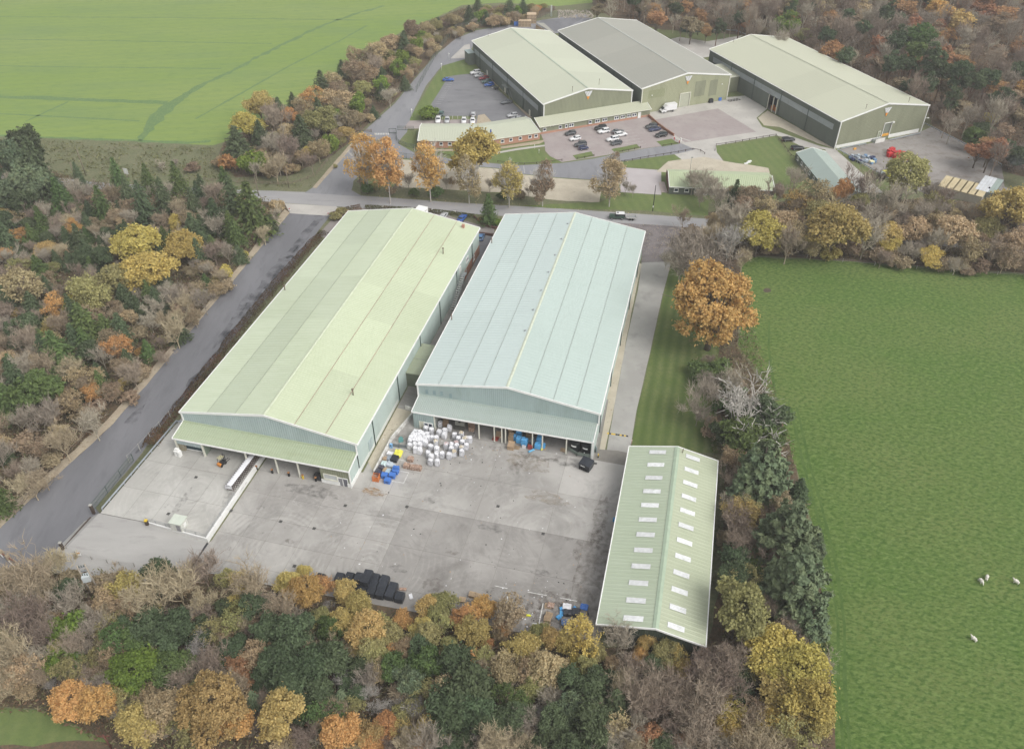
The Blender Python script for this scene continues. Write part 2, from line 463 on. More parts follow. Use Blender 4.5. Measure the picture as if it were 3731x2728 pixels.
sheet('concrete_yard',q(z2,(-330,720),(300,650),(400,640),(540,730),(470,790),(510,850),(640,890),(900,980),(1000,1000),(1320,1290),(1100,1290),(930,1000),(780,985),(640,915),(600,908),(200,975),(205,1020),(250,1080),(0,1090),(-180,960),(-120,945),(-240,870)),0.028,M_conc2)
sheet('paved_yard',q(z8,(1090,245),(1740,130),(2135,370),(1400,480)),0.034,M_brickpave)
sheet('gravel_ground',q(z2,(480,790),(545,740),(1000,1000),(880,960),(620,850),(520,840)),0.032,M_gravel,amp=0.2,step=2)
sheet('gravel_ground',q(z2,(-120,1080),(120,1050),(260,1080),(550,1125),(560,1180),(420,1180),(-200,1150)),0.033,M_gravel,amp=0.2)
sheet('lawn',q(z2,(205,985),(600,922),(700,1060),(800,1290),(560,1290),(610,1210),(560,1130),(260,1075)),0.030,M_lawn,amp=0.1)
sheet('paved_pad',q(z8,(738,735),(1157,765),(1157,1018),(735,990)),0.030,ground_mat('pale_paving',[(0.42,0.385,0.385),(0.46,0.43,0.43)],[(0.2,.4,.6,.7)],bump=.1))
sheet('lawn',q(z8,(-300,1130),(540,1090),(720,1000),(1157,1020),(1157,770),(1200,800),(1200,1010),(1640,1040),(1640,1240),(1000,1180),(0,1155)),0.024,M_lawn,amp=0.15)
sheet('hardstanding',q(z2,(1020,1000),(1230,960),(1570,880),(1640,850),(1960,1000),(2110,1115),(2130,1250),(2300,1330),(1700,1330),(1330,1190)),0.028,ground_mat('stained_concrete',[(0.27,0.25,0.235),(0.34,0.32,0.30),(0.18,0.15,0.125)],[(0.1,.42,.62,.8),(0.3,.5,.7,.7)],bump=0.15,bscale=8),amp=0.2)
sheet('hardstanding',PP((1425,100),(1500,82),(1560,92),(1640,78),(1570,125),(1480,140)),0.028,M_conc2)
sheet('hardstanding',q(z1,(1180,150),(1500,130),(1400,190),(1300,240),(1100,230)),0.030,M_asph)

# tramlines of thicker growth and faint wheel tracks in the crop
def strip(name,pts,w,z,m,amp=0.2,parent=None,kind='structure'):
    L,Rr=[],[]
    for i,p in enumerate(pts):
        d=(pts[min(i+1,len(pts)-1)]-pts[max(i-1,0)])
        nr=Vector((-d.y,d.x,0)).normalized()*(w[i] if hasattr(w,'__len__') else w)/2
        L.append(p+nr);Rr.append(p-nr)
    return sheet(name,L+Rr[::-1],z,m,amp,1.5,kind,parent)
M_dark_crop=ground_mat('thick_crop',[(0.135,0.215,0.085),(0.175,0.25,0.09),(0.105,0.18,0.075)],[(0.5,.45,.6,.8),(1.5,.45,.6,.8)],bump=0.8,bscale=1.5)
strip('crop_track',q(z3,(825,828),(900,720),(975,640),(1060,580),(1200,495),(1350,425),(1500,345),(1700,245),(1900,150),(2100,80),(2260,35)),(1.5,5,6,3.5,2.4,2.2,2.0,2.2,2.2,2.2,2.2),0.012,M_dark_crop,1.0)
strip('crop_track',q(z3,(-40,570),(300,580),(600,592),(850,600),(980,605)),(2.5,3.5,3,3,4),0.012,M_dark_crop,0.6)
strip('crop_track',q(z3,(-40,798),(200,806),(500,818),(800,828),(1100,842),(1240,830)),1.6,0.012,M_dark_crop,0.4)
for pts in [((-40,388),(400,395),(900,400),(1300,405)),((-40,668),(400,690),(820,712)),((0,232),(600,240),(1600,258)),((1150,700),(1400,560),(1700,390),(2000,240),(2160,150)),((0,100),(900,104),(2200,120)),((150,715),(400,600))]:
    strip('crop_track',q(z3,*pts),1.0,0.012,M_dark_crop,0.25)
# wheel tracks along the edge of the pasture
M_track=ground_mat('trodden_grass',[(0.066,0.122,0.028),(0.092,0.15,0.038)],[(0.35,.4,.55,1.0)],bump=0.8,bscale=2)
for off in (0,14):
    strip('pasture_track',[P(x+off,y) for x,y in ((1745,900),(1772,1020),(1800,1120),(1830,1240),(1850,1380),(1850,1500),(1862,1660))],0.55,0.012,M_track,0.15)
strip('pasture_track',q(z9,(795,900),(790,1050),(830,1330)),0.5,0.012,M_track,0.1)
o=sheet('mud_patch',[P(1693+9*math.cos(a/2),641+5*math.sin(a/2)) for a in range(12)],0.014,M_soil,0.3,1)
# ================================================================ THE CONCRETE YARD
TH_A,TH_B,TH_C,TH_D,TH_E,TH_F=.2468,.2433,.2361,-.3805,-.3878,-.3913
O_A,O_B,O_C=Vector((-48.82,119.57,0)),Vector((-1.01,128.35,0)),Vector((22.67,74.73,0))
O_D,O_E,O_F=Vector((27.33,292.23,0)),Vector((65.21,305.99,0)),Vector((128.88,275.67,0))

def frame(o,th):
    sx,ax=Vector((math.cos(th),-math.sin(th),0)),Vector((math.sin(th),math.cos(th),0))
    def f(x,y,z=0.0):return o+sx*x+ax*y+Vector((0,0,z))
    def inv(p):
        d=Vector(p)-o
        return d.dot(sx),d.dot(ax)
    return f,inv
LA,IA=frame(O_A,TH_A)
LB,IB=frame(O_B,TH_B)
LC,IC=frame(O_C,TH_C)
LD,ID=frame(O_D,TH_D)
LE,IE=frame(O_E,TH_E)
LF,IF=frame(O_F,TH_F)

def clip(poly,rect):
    """part of an outline inside x0..x1, y0..y1"""
    x0,x1,y0,y1=rect
    def cut(pts,inside,cross):
        out=[]
        for i in range(len(pts)):
            a,b=pts[i-1],pts[i]
            ia,ib=inside(a),inside(b)
            if ib:
                if not ia:out.append(cross(a,b))
                out.append(b)
            elif ia:out.append(cross(a,b))
        return out
    def cx(v):return lambda a,b:(v,a[1]+(b[1]-a[1])*(v-a[0])/(b[0]-a[0]))
    def cy(v):return lambda a,b:(a[0]+(b[0]-a[0])*(v-a[1])/(b[1]-a[1]),v)
    for ins,cr in ((lambda p:p[0] >= x0,cx(x0)),(lambda p:p[0] <= x1,cx(x1)),(lambda p:p[1] >= y0,cy(y0)),(lambda p:p[1] <= y1,cy(y1))):
        if not poly:return []
        poly=cut(poly,ins,cr)
    return poly

def yard_mat(name,base,tone,dirt):
    """brushed yard concrete: each slab a tone of its own, tyre arcs, dust and oil in world metres"""
    m=bpy.data.materials.new(name);MATS[name]=m
    m.use_nodes=True
    nt=m.node_tree;L=nt.links.new
    b=nt.nodes['Principled BSDF']
    b.inputs['Roughness'].default_value=0.85;b.inputs['Specular IOR Level'].default_value=0.25
    g=_n(nt,'ShaderNodeNewGeometry')
    oi=_n(nt,'ShaderNodeObjectInfo')
    def noise(scale,detail=6.0,vec=None,rough=.6,dist=0.0):
        n=_n(nt,'ShaderNodeTexNoise',Scale=scale,Detail=detail,Roughness=rough,Distortion=dist)
        L(vec or g.outputs['Position'],n.inputs['Vector']);return n.outputs[0]
    def ramp(v,lo,hi,a=0.0,c=1.0):
        r=_n(nt,'ShaderNodeMapRange');r.inputs[1].default_value=lo;r.inputs[2].default_value=hi
        r.inputs[3].default_value=a;r.inputs[4].default_value=c;L(v,r.inputs[0]);return r.outputs[0]
    def mix(f,a,c):
        x=_n(nt,'ShaderNodeMix',data_type='RGBA');L(f,x.inputs['Factor'])
        if isinstance(a,tuple):x.inputs[6].default_value=(*a,1)
        else:L(a,x.inputs[6])
        if isinstance(c,tuple):x.inputs[7].default_value=(*c,1)
        else:L(c,x.inputs[7])
        return x.outputs[2]
    def mul(a,c):
        x=_n(nt,'ShaderNodeMath',operation='MULTIPLY')
        L(a,x.inputs[0])
        if isinstance(c,float):x.inputs[1].default_value=c
        else:L(c,x.inputs[1])
        return x.outputs[0]
    c=mix(ramp(noise(0.05,4),.42,.58),base,tone)
    c=mix(mul(ramp(noise(0.11,7,rough=.7,dist=.8),.48,.70),0.7),c,dirt)
    c=mix(mul(ramp(noise(0.3,7,rough=.7,dist=1.5),.52,.68),0.35),c,tuple(min(1,x*1.15) for x in tone))
    # turning arcs of tyres: rings round a few centres, broken up by noise
    for cxy,amt in (((-26.0,92.0),.8),((-44.0,96.0),.6),((-6.0,78.0),.55),((4.0,100.0),.5),((-62.0,108.0),.6)):
        mp=_n(nt,'ShaderNodeMapping');mp.inputs['Location'].default_value=(-cxy[0],-cxy[1],0)
        L(g.outputs['Position'],mp.inputs[0])
        w=_n(nt,'ShaderNodeTexWave',wave_type='RINGS',rings_direction='Z',Scale=0.30,Distortion=7.0,Detail=3.0)
        w.inputs['Detail Scale'].default_value=0.12
        L(mp.outputs[0],w.inputs['Vector'])
        ln=_n(nt,'ShaderNodeVectorMath',operation='LENGTH');L(mp.outputs[0],ln.inputs[0])
        near=ramp(ln.outputs['Value'],5.0,26.0,1.0,0.0)
        arc=mul(mul(ramp(w.outputs['Fac'],.62,.95),near),mul(ramp(noise(0.22,4),.44,.66),amt*.4))
        c=mix(arc,c,tuple(min(1,x*1.22) for x in tone))
        arc2=mul(mul(ramp(w.outputs['Fac'],.3,.06),near),mul(ramp(noise(0.17,4),.52,.70),amt*.45))
        c=mix(arc2,c,tuple(x*.6 for x in base))
    c=mix(mul(ramp(noise(0.55,7,rough=.7),.62,.74),0.5),c,tuple(x*.5 for x in dirt))
    c=mix(mul(ramp(noise(2.2,5,rough=.75),.62,.8),0.35),c,tuple(x*.5 for x in dirt))
    # leaves blown against the trees at the south and along the shed
    hv=_n(nt,'ShaderNodeHueSaturation');L(c,hv.inputs['Color'])
    L(ramp(oi.outputs['Random'],0,1,.93,1.06),hv.inputs['Value'])
    L(hv.outputs[0],b.inputs['Base Color'])
    bp=_n(nt,'ShaderNodeBump',Strength=0.12,Distance=0.1)
    L(noise(9.0,4),bp.inputs['Height']);L(bp.outputs[0],b.inputs['Normal'])
    return m
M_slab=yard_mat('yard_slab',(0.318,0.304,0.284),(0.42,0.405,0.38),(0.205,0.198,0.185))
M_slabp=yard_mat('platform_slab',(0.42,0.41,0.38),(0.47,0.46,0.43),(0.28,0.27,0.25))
M_slabd=yard_mat('dark_slab',(0.262,0.25,0.234),(0.335,0.32,0.30),(0.15,0.14,0.13))  # darker concrete for the lower right, the gap and the canopy floor
M_joint=mat('slab_joint',(0.22,0.205,0.185),0.9)
M_joint2=mat('slab_joint_sand',(0.20,0.185,0.165),0.9)
M_white=mat('white_paint',(0.76,0.76,0.74),0.5,var=0.06,scale=0.6)
M_line=mat('road_line',(0.66,0.66,0.63),0.8,var=0.2,scale=3,spot=((0.3,0.29,0.28),2.0,.9))

yard_outline=[IB(p) for p in [LB(-45.4,-43.0),P(378,1240),P(450,1262),P(600,1292),P(900,1347),P(1180,1402),P(1312,1420)]]
yard_outline += [(27.5,-46),(27.5,-5),(30.5,-2),(24,-1.5),(20.2,-2),(19.6,14),(-21.5,14),(-23.2,60),(-25.2,60),(-24.8,-20),(-45.4,-18)]
yo=sheet('yard',[LB(*p) for p in yard_outline],0.040,M_joint)
def slabs(parent,outline,cols,rows,z,m,g=0.028,L_=LB):
    for i in range(len(cols)-1):
        for j in range(len(rows)-1):
            pl=clip(outline,(cols[i]+g,cols[i+1]-g,rows[j]+g,rows[j+1]-g))
            if len(pl)<3:continue
            if abs(sum(pl[k][0]*pl[(k+1) % len(pl)][1]-pl[(k+1) % len(pl)][0]*pl[k][1] for k in range(len(pl))))<1:continue
            c=L_(sum(p[0] for p in pl)/len(pl),sum(p[1] for p in pl)/len(pl))
            mb=MB()
            w=[L_(*p)-c for p in pl]
            a=sum(w[k].x*w[(k+1) % len(w)].y-w[(k+1) % len(w)].x*w[k].y for k in range(len(w)))
            if a<0:w=w[::-1]
            dz=rng.uniform(-.002,.002)
            mb.prism(w,-0.03,dz)
            mb.build('concrete_slab',m,parent,(c.x,c.y,z))
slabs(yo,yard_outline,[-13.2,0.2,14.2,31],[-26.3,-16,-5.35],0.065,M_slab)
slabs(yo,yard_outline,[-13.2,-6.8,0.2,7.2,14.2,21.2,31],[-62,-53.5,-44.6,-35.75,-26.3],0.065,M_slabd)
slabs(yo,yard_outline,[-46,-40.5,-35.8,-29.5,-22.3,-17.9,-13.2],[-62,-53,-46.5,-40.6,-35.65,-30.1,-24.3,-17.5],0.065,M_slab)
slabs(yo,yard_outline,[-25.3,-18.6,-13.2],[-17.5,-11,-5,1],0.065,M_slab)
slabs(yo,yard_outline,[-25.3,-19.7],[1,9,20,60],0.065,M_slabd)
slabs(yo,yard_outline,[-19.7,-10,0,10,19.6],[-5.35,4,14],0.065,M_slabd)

# raised loading platform with the ramp from the gate
PLZ=0.9
plat=[IB(p) for p in (P(222,1133,PLZ),P(322,1155,PLZ),P(403,1180,PLZ))]+[(-46.2,-42.9),(-46.2,-22.5),(-46.2,-16),(-68.0,-16)]
plat=[(-68.7,-42.6),(-59.2,-42.5),(-46.2,-43.3),(-46.2,-14),(-68.2,-14)]
mb=MB();mb.prism([LB(*p) for p in plat],-0.02,PLZ,0,1)
po=mb.build('loading_platform',[M_joint2,mat('platform_wall',(0.30,0.285,0.26),0.9,var=.2)])
po['kind']='structure'
slabs(po,plat,[-69,-63.9,-58.3,-52.4,-46.2],[-44,-35.5,-28,-22.0,-14],PLZ+0.025,M_slabp)
mb=MB()
gate_a,gate_b=LB(-68.9,-42.7,PLZ),LB(-69.6,-51.0,PLZ)
ra=[gate_a,LB(-59.2,-42.6,PLZ),LB(-46.0,-43.4,0.07),LB(-45.6,-52.0,0.07),LB(-57,-51.5,PLZ*.55),gate_b]
mb.add(ra,((0,5,4,1),(1,4,3,2)))
wl0,wl1=gate_a+Vector((-2.6,-1.2,-PLZ+.03)),gate_b+Vector((-2.8,-1.1,-PLZ+.03))
mb.add([gate_a,wl0,wl1,gate_b],((0,1,2,3),))
mb.add([gate_b,wl1,gate_b+Vector((-3,-5,-PLZ)),LB(-57,-55,0),LB(-57,-51.5,PLZ*.55)],((0,1,2),(0,2,3,4)))
mb.add([LB(-57,-51.5,PLZ*.55),LB(-57,-55,0),LB(-45.6,-53.5,0.0),LB(-45.6,-52,.07)],((0,1,2,3),))
o=mb.build('gate_ramp',ground_mat('ramp_concrete',[(0.36,0.35,0.335),(0.44,0.43,0.41),(0.25,0.24,0.23)],[(0.12,.42,.66,.8),(0.5,.56,.72,.5)],rough=.85,bump=.12,bscale=9,stretch=(.4,1.3,1)))
o['kind']='structure'
# grassed bank between platform and lane
mb=MB()
bk=[LB(-68.9,-42.6,PLZ-.03),LB(-68.3,-14,PLZ-.03),LB(-70.6,-12,.02),LB(-71.2,-41,.02)]
mb.add(bk,((0,1,2,3),))
o=mb.build('bank',M_rough);o['kind']='structure'
# white retaining wall along the truck bay
mb=MB()
mb.add([LB(-46.2,-43.45,0),LB(-45.75,-43.45,0),LB(-45.75,-18,0),LB(-46.2,-18,0),LB(-46.2,-43.45,PLZ+.22),LB(-45.75,-43.45,PLZ+.22),LB(-45.75,-18,PLZ+.22),LB(-46.2,-18,PLZ+.22)],
       ((4,5,6,7),(0,1,5,4),(1,2,6,5),(2,3,7,6),(3,0,4,7)))
mb.add([LB(-59.2,-42.55,PLZ-.1),LB(-46.2,-43.45,0),LB(-46.2,-43.2,0),LB(-59.2,-42.3,PLZ-.1),LB(-59.2,-42.55,PLZ+.1),LB(-46.2,-43.45,PLZ+.22),LB(-46.2,-43.2,PLZ+.22),LB(-59.2,-42.3,PLZ+.1)],
       ((4,5,6,7),(0,1,5,4),(2,3,7,6),(3,0,4,7)))
tag(mb.build('retaining_wall',M_white),'white painted retaining wall along the truck loading bay','wall')
# dark drain channel at the foot of the ramp
tag(strip('drain_channel',[LB(-45.8,-43.6),LB(-46.0,-52)],0.45,0.075,mat('drain_grate',(0.045,0.045,0.05),.6),0,None,'thing'),'long dark drain grating across the foot of the gate ramp','drain')

# stains on the concrete
def blob(name,c,rx,ry,rz,z,m,seed,n=26):
    pts=[]
    for k in range(n):
        a=2*math.pi*k/n
        r=1+.55*mnoise.noise(Vector((math.cos(a)*1.7+seed*7.3,math.sin(a)*1.7,seed)))+.25*mnoise.noise(Vector((math.cos(a)*5,math.sin(a)*5+seed,2)))
        x,y=math.cos(a)*rx*r,math.sin(a)*ry*r
        pts.append(c+Vector((x*math.cos(rz)-y*math.sin(rz),x*math.sin(rz)+y*math.cos(rz),0)))
    return sheet(name,pts,z,m)
def stain_mat(name,col,alpha,sc=.9,det=7.0):
    """soft-edged soaked-in stain"""
    m=bpy.data.materials.new(name);m.use_nodes=True
    nt=m.node_tree;L=nt.links.new
    b=nt.nodes['Principled BSDF'];b.inputs['Base Color'].default_value=(*col,1);b.inputs['Roughness'].default_value=.8
    g=_n(nt,'ShaderNodeNewGeometry')
    nz=_n(nt,'ShaderNodeTexNoise',Scale=sc,Detail=det,Roughness=.6);L(g.outputs['Position'],nz.inputs['Vector'])
    r=_n(nt,'ShaderNodeMapRange');r.inputs[1].default_value=.42;r.inputs[2].default_value=.75;r.inputs[4].default_value=alpha*.6
    L(nz.outputs[0],r.inputs[0]);L(r.outputs[0],b.inputs['Alpha'])
    return m
M_oil,M_rust=stain_mat('oil_stain',(0.07,0.068,0.065),.75),stain_mat('rust_stain',(0.46,0.26,0.09),1.5)
M_brown,M_tan=stain_mat('brown_stain',(0.12,0.085,0.06),.8),stain_mat('tan_stain',(0.40,0.33,0.24),.85)
M_wet=stain_mat('wet_patch',(0.07,0.072,0.082),1.1,.28,3.0)
for x,y,rx,ry,m in ((825,1085,2.6,1.0,M_rust),(1210,1100,4.5,1.6,M_tan),(945,1103,1.6,.7,M_oil),(520,1075,1.5,5,M_oil),(845,1160,1.2,.6,M_brown),(575,1120,1,.5,M_oil),
                        (1195,1265,1.6,.8,M_oil),(955,1290,2.0,1.3,M_brown),(1075,1300,1.4,.7,M_brown),(1255,1190,1,.5,M_oil),(1310,1235,4,9,M_brown),(1325,1150,1.5,7,M_brown),
                        (1170,1020,5.0,2.2,M_tan),(1180,1008,5,1.0,M_brown),(1140,1030,1.2,2,M_brown),(1245,1015,3,1.6,M_oil),(1060,905,6,2.5,M_oil),(1000,985,2.2,1.2,M_oil),
                        (690,1085,6,1.4,M_oil),(880,965,2,1,M_brown),(1150,1360,9,3.4,M_brown),(1250,1355,7,4,M_brown),(1095,990,1.4,.8,M_brown),(400,1110,.8,3.5,M_oil),(720,1285,1.2,.6,M_oil),(640,1195,1,.5,M_brown),(1085,1165,2.4,1.0,M_oil),(1000,1220,1.2,.5,M_brown),(880,1255,1.5,.8,M_oil),(1230,1330,5,2.5,M_brown)):
    onp=IB(P(x,y))[0]<-46.2
    blob('stain',P(x,y,PLZ if onp else 0),rx,ry,-.24,(PLZ+.0345) if onp else 0.0745,m,x*.01)
# damp streaks on the lane
for k,(pts,w) in enumerate([(((700,487),(640,560),(590,620),(520,715)),(2,2.6,3.4,1.2)),(((470,790),(430,850),(390,905)),(2.0,4.0,1.0)),(((660,540),(560,670),(430,840),(300,1000)),(.5,.8,.8,.4)),(((690,480),(715,482)),(3,3)),(((330,880),(285,935)),(.8,2.2)),(((560,640),(520,700),(470,770)),(1.0,2.0,.6))]):
    strip('damp_streak',PP(*pts),w,0.0225,M_wet,.7)
# white bay lines
def line(a,b,w=.13,z=0.0765,name='painted_line',m=None):
    d=(b-a);nr=Vector((-d.y,d.x,0)).normalized()*w/2
    sheet(name,[a+nr,b+nr,b-nr,a-nr],z,m or M_line)
zz=Zm(1350,1600,7.5333)
for a,b in (((610,235),(1190,345)),((760,555),(960,600)),((820,875),(1050,920)),((1050,920),(910,1205)),((910,1205),(590,1150)),((260,1100),(400,1125))):
    line(zz(*a),zz(*b),.16)
for a,b in (((1295,1265),(1370,1281)),((1490,1302),(1600,1322)),((1680,1336),(1780,1356)),((1372,1325),(1364,1392)),((1580,1368),(1556,1490))):
    line(z6(*a),z6(*b),.14)
# car park bay lines
for k in range(11):
    a=z1(478-k*9.5,622+k*15.5);b=z1(515-k*9.0,622+k*15.5)
    line(a,b,.11,.035)
for x in range(360,700,38):
    line(z1(x,868),z1(x,893),.11,.036)
for k in range(7):
    line(z1(1330+k*26,1010+k*22),z1(1420+k*26,995+k*22),.1,.0345)
for k in range(6):
    line(z1(1690+k*20,1000+k*21),z1(1850+k*22,975+k*21),.1,.0345)
# white give-way dashes where the drive meets the estate road
for k in range(9):
    line(z7(470+k*17,100),z7(474+k*17,118),.35,.034)
for k in range(7):
    line(z1(1040+k*1.2,1245+k*8),z1(1048+k*1.2,1246+k*8),.3,.039)
# ================================================================ BUILDINGS
def roof_mat(name,col,dirt,amount=.5,grime=.06,rough=.55):
    """coated steel sheet: weathering runs down the slope, faint lichen"""
    m=bpy.data.materials.new(name);MATS[name]=m
    m.use_nodes=True
    nt=m.node_tree;L=nt.links.new
    b=nt.nodes['Principled BSDF'];b.inputs['Roughness'].default_value=rough;b.inputs['Specular IOR Level'].default_value=.35
    tc=_n(nt,'ShaderNodeTexCoord')
    mp=_n(nt,'ShaderNodeMapping');mp.inputs['Scale'].default_value=(.12,1.6,1)
    L(tc.outputs['Object'],mp.inputs[0])
    n1=_n(nt,'ShaderNodeTexNoise',Scale=.9,Detail=5.0);L(mp.outputs[0],n1.inputs['Vector'])
    n2=_n(nt,'ShaderNodeTexNoise',Scale=.07,Detail=6.0,Roughness=.65);L(tc.outputs['Object'],n2.inputs['Vector'])
    oi=_n(nt,'ShaderNodeObjectInfo')
    def mr(v,lo,hi,a,c):
        r=_n(nt,'ShaderNodeMapRange');r.inputs[1].default_value=lo;r.inputs[2].default_value=hi;r.inputs[3].default_value=a;r.inputs[4].default_value=c
        L(v,r.inputs[0]);return r.outputs[0]
    mx=_n(nt,'ShaderNodeMix',data_type='RGBA');mx.inputs[6].default_value=(*col,1);mx.inputs[7].default_value=(*dirt,1)
    ad=_n(nt,'ShaderNodeMath',operation='ADD')
    L(mr(n1.outputs[0],.4,.75,0,amount*.5),ad.inputs[0]);L(mr(n2.outputs[0],.45,.7,0,amount*.5),ad.inputs[1])
    L(ad.outputs[0],mx.inputs['Factor'])
    hv=_n(nt,'ShaderNodeHueSaturation');L(mx.outputs[2],hv.inputs['Color'])
    L(mr(oi.outputs['Random'],0,1,1-grime,1+grime),hv.inputs['Value'])
    L(hv.outputs[0],b.inputs['Base Color'])
    return m

C_A,C_B=(0.53,0.588,0.44),(0.505,0.583,0.56)
M_roofA=roof_mat('pale_green_roof',C_A,(0.40,0.46,0.30),.55)
M_roofA2=roof_mat('pale_green_roof_weathered',(0.47,0.525,0.395),(0.40,0.455,0.31),.6)
M_roofA3=roof_mat('yellow_green_roof',(0.505,0.557,0.395),(0.43,0.485,0.32),.55)
M_roofB=roof_mat('pale_blue_green_roof',C_B,(0.43,0.505,0.475),.4,.03)
M_roofB2=roof_mat('pale_sea_green_roof',(0.445,0.527,0.49),(0.38,0.455,0.41),.4,.03)
M_canA=roof_mat('mossy_green_canopy',(0.375,0.43,0.30),(0.29,0.335,0.205),.8,.04)
M_canB=roof_mat('blue_green_canopy',(0.36,0.415,0.385),(0.28,0.33,0.285),.7,.04)
M_roofC=roof_mat('sage_roof',(0.40,0.455,0.345),(0.33,0.385,0.265),.6,.04)
M_roofC2=roof_mat('yellow_sage_roof',(0.425,0.46,0.335),(0.355,0.395,0.27),.6,.04)
M_roofD=roof_mat('stone_green_roof',(0.48,0.50,0.395),(0.45,0.475,0.37),.6,.04)
M_roofE=roof_mat('grey_roof',(0.315,0.315,0.275),(0.345,0.335,0.285),.7,.05)
M_roofF=roof_mat('stone_roof',(0.465,0.475,0.365),(0.445,0.455,0.35),.4,.04)
M_roofH=roof_mat('grey_green_roof',(0.30,0.36,0.33),(0.26,0.30,0.27),.6,.04)
M_roofG=roof_mat('hut_green_roof',(0.43,0.49,0.32),(0.37,0.42,0.27),.6,.04)
def wall_mat(name,col,dirt,am=.4):return mat(name,col,.55,var=.07,scale=.35,spot=(dirt,.25,am),stretch=(1,1,.25),objvar=.03)
M_wallA=wall_mat('blue_grey_cladding',(0.365,0.435,0.435),(0.31,0.37,0.365))
M_wall_lit=wall_mat('sunlit_side_cladding',(0.46,0.54,0.505),(0.37,0.44,0.41))  # paler than the gables: the sunny side's light is put into the colour
M_wallB=wall_mat('sea_cladding',(0.345,0.42,0.41),(0.28,0.34,0.32))
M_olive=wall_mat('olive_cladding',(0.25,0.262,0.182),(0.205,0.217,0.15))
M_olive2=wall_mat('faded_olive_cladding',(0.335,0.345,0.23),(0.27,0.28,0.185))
M_dgreen_shaded=wall_mat('dark_green_shaded_cladding',(0.125,0.145,0.125),(0.10,0.115,0.10))  # hut green; on the warehouse sides their shade is put into the colour
M_vdark=wall_mat('deep_green_cladding',(0.06,0.08,0.06),(0.045,0.055,0.045))
M_band=mat('translucent_band',(0.31,0.345,0.355),.35,var=.18,scale=.5,stretch=(1,.3,1))
M_link=roof_mat('dull_green_roof',(0.335,0.37,0.27),(0.28,0.31,0.21),.7,.04)
M_seam=mat('lap_seam_grey',(0.32,0.35,0.28),.7)
M_seamr=mat('lap_seam_red',(0.36,0.19,0.16),.7,var=.3,scale=.4)
M_trim=mat('white_trim',(0.78,0.78,0.755),.5,var=.05)
M_cream=mat('cream_trim',(0.66,0.655,0.56),.5,var=.07)
M_dark=mat('dark_interior',(0.03,0.032,0.034),.8)
M_floor=mat('warehouse_floor',(0.26,0.245,0.225),.8,var=.15,scale=.4)
M_glass=mat('window_glass',(0.035,0.045,0.075),.08,var=.3,scale=.7,spec=.6)
M_brick=None
M_steel=mat('galvanised_steel',(0.42,0.44,0.45),.45,.6,var=.1)
M_dpipe=mat('dark_downpipe',(0.07,0.10,0.09),.5)
M_yel=mat('safety_yellow',(0.68,0.48,0.05),.5,var=.12,scale=3)
M_black=mat('black_rubber',(0.02,0.02,0.021),.7)
M_alum=mat('rooflight_sheet',(0.68,0.69,0.69),.35,var=.12,scale=1.5,objvar=.10,spot=((.5,.52,.48),1.3,.3))

PROF=((0.0,0.0),(0.55,0.0),(0.66,1.0),(0.89,1.0))
def roof_strip(mb,xa,za,xb,zb,y0,y1,per=.6,h=.07,lift=0.0,mi=0):
    """ribbed sheet from the eave (xa, za) to the ridge (xb, zb), ribs running down the slope"""
    n=Vector((-(zb-za),0,(xb-xa)))
    if n.z<0:n=-n
    n.normalize()
    k=max(1,round((y1-y0)/per));per=(y1-y0)/k
    ys=[]
    for i in range(k):
        for f,d in PROF:ys.append((y0+(i+f)*per,d*h+lift))
    ys.append((y1,lift))
    A,B=Vector((xa,0,za)),Vector((xb,0,zb))
    vs=[]
    for y,d in ys:
        for E in (A,B):vs.append(E+n*d+Vector((0,y,0)))
    up=(xb-xa)>0
    fs=[((2*i,2*i+1,2*i+3,2*i+2) if not up else (2*i,2*i+2,2*i+3,2*i+1))[::-1] for i in range(len(ys)-1)]
    mb.add(vs,fs,mi)

def rib_wall(mb,u0,u1,z0,ztop,place,per=.5,h=.05,holes=(),mi=0):
    """upright ribbed sheet; place(u, out, z) gives the point; holes = (u0, u1, z0, z1)"""
    k=max(1,round((u1-u0)/per));per=(u1-u0)/k
    us=[]
    for i in range(k):
        for f,d in PROF:us.append((u0+(i+f)*per,d*h))
    us.append((u1,0.0))
    brk=sorted({z for hh in holes for z in (hh[0],hh[1])})
    for (a,da),(b,db) in zip(us[:-1],us[1:]):
        segs=[(a,da)]
        for x in brk:
            if a+1e-4<x<b-1e-4:segs.append((x,da+(db-da)*(x-a)/(b-a)))
        segs.append((b,db))
        for (p,dp),(q_,dq) in zip(segs[:-1],segs[1:]):
            m=(p+q_)/2
            spans=[(z0,None)]
            for hx0,hx1,hz0,hz1 in holes:
                if hx0<m<hx1:
                    new=[]
                    for s0,s1 in spans:
                        t1=s1 if s1 is not None else 1e9
                        if hz0>s0+1e-3:new.append((s0,min(hz0,t1)))
                        if hz1<t1-1e-3 and hz1<ztop(m):new.append((max(hz1,s0),s1))
                    spans=new
            for s0,s1 in spans:
                ta,tb=(ztop(p),ztop(q_)) if s1 is None else (s1,s1)
                if ta-s0<.02 and tb-s0<.02:continue
                mb.quad(place(p,dp,s0),place(q_,dq,s0),place(q_,dq,max(tb,s0)),place(p,dp,max(ta,s0)),mi)
    return mb

def front(y=0.0):return lambda u,d,z:(u,y-d,z)
def back(y):return lambda u,d,z:(u,y+d,z)
def left(x):return lambda u,d,z:(x-d,u,z)
def right(x):return lambda u,d,z:(x+d,u,z)

def part(name,mb,mats,root,label=None):
    o=mb.build(name,mats,root)
    if label:o['label']=label
    return o

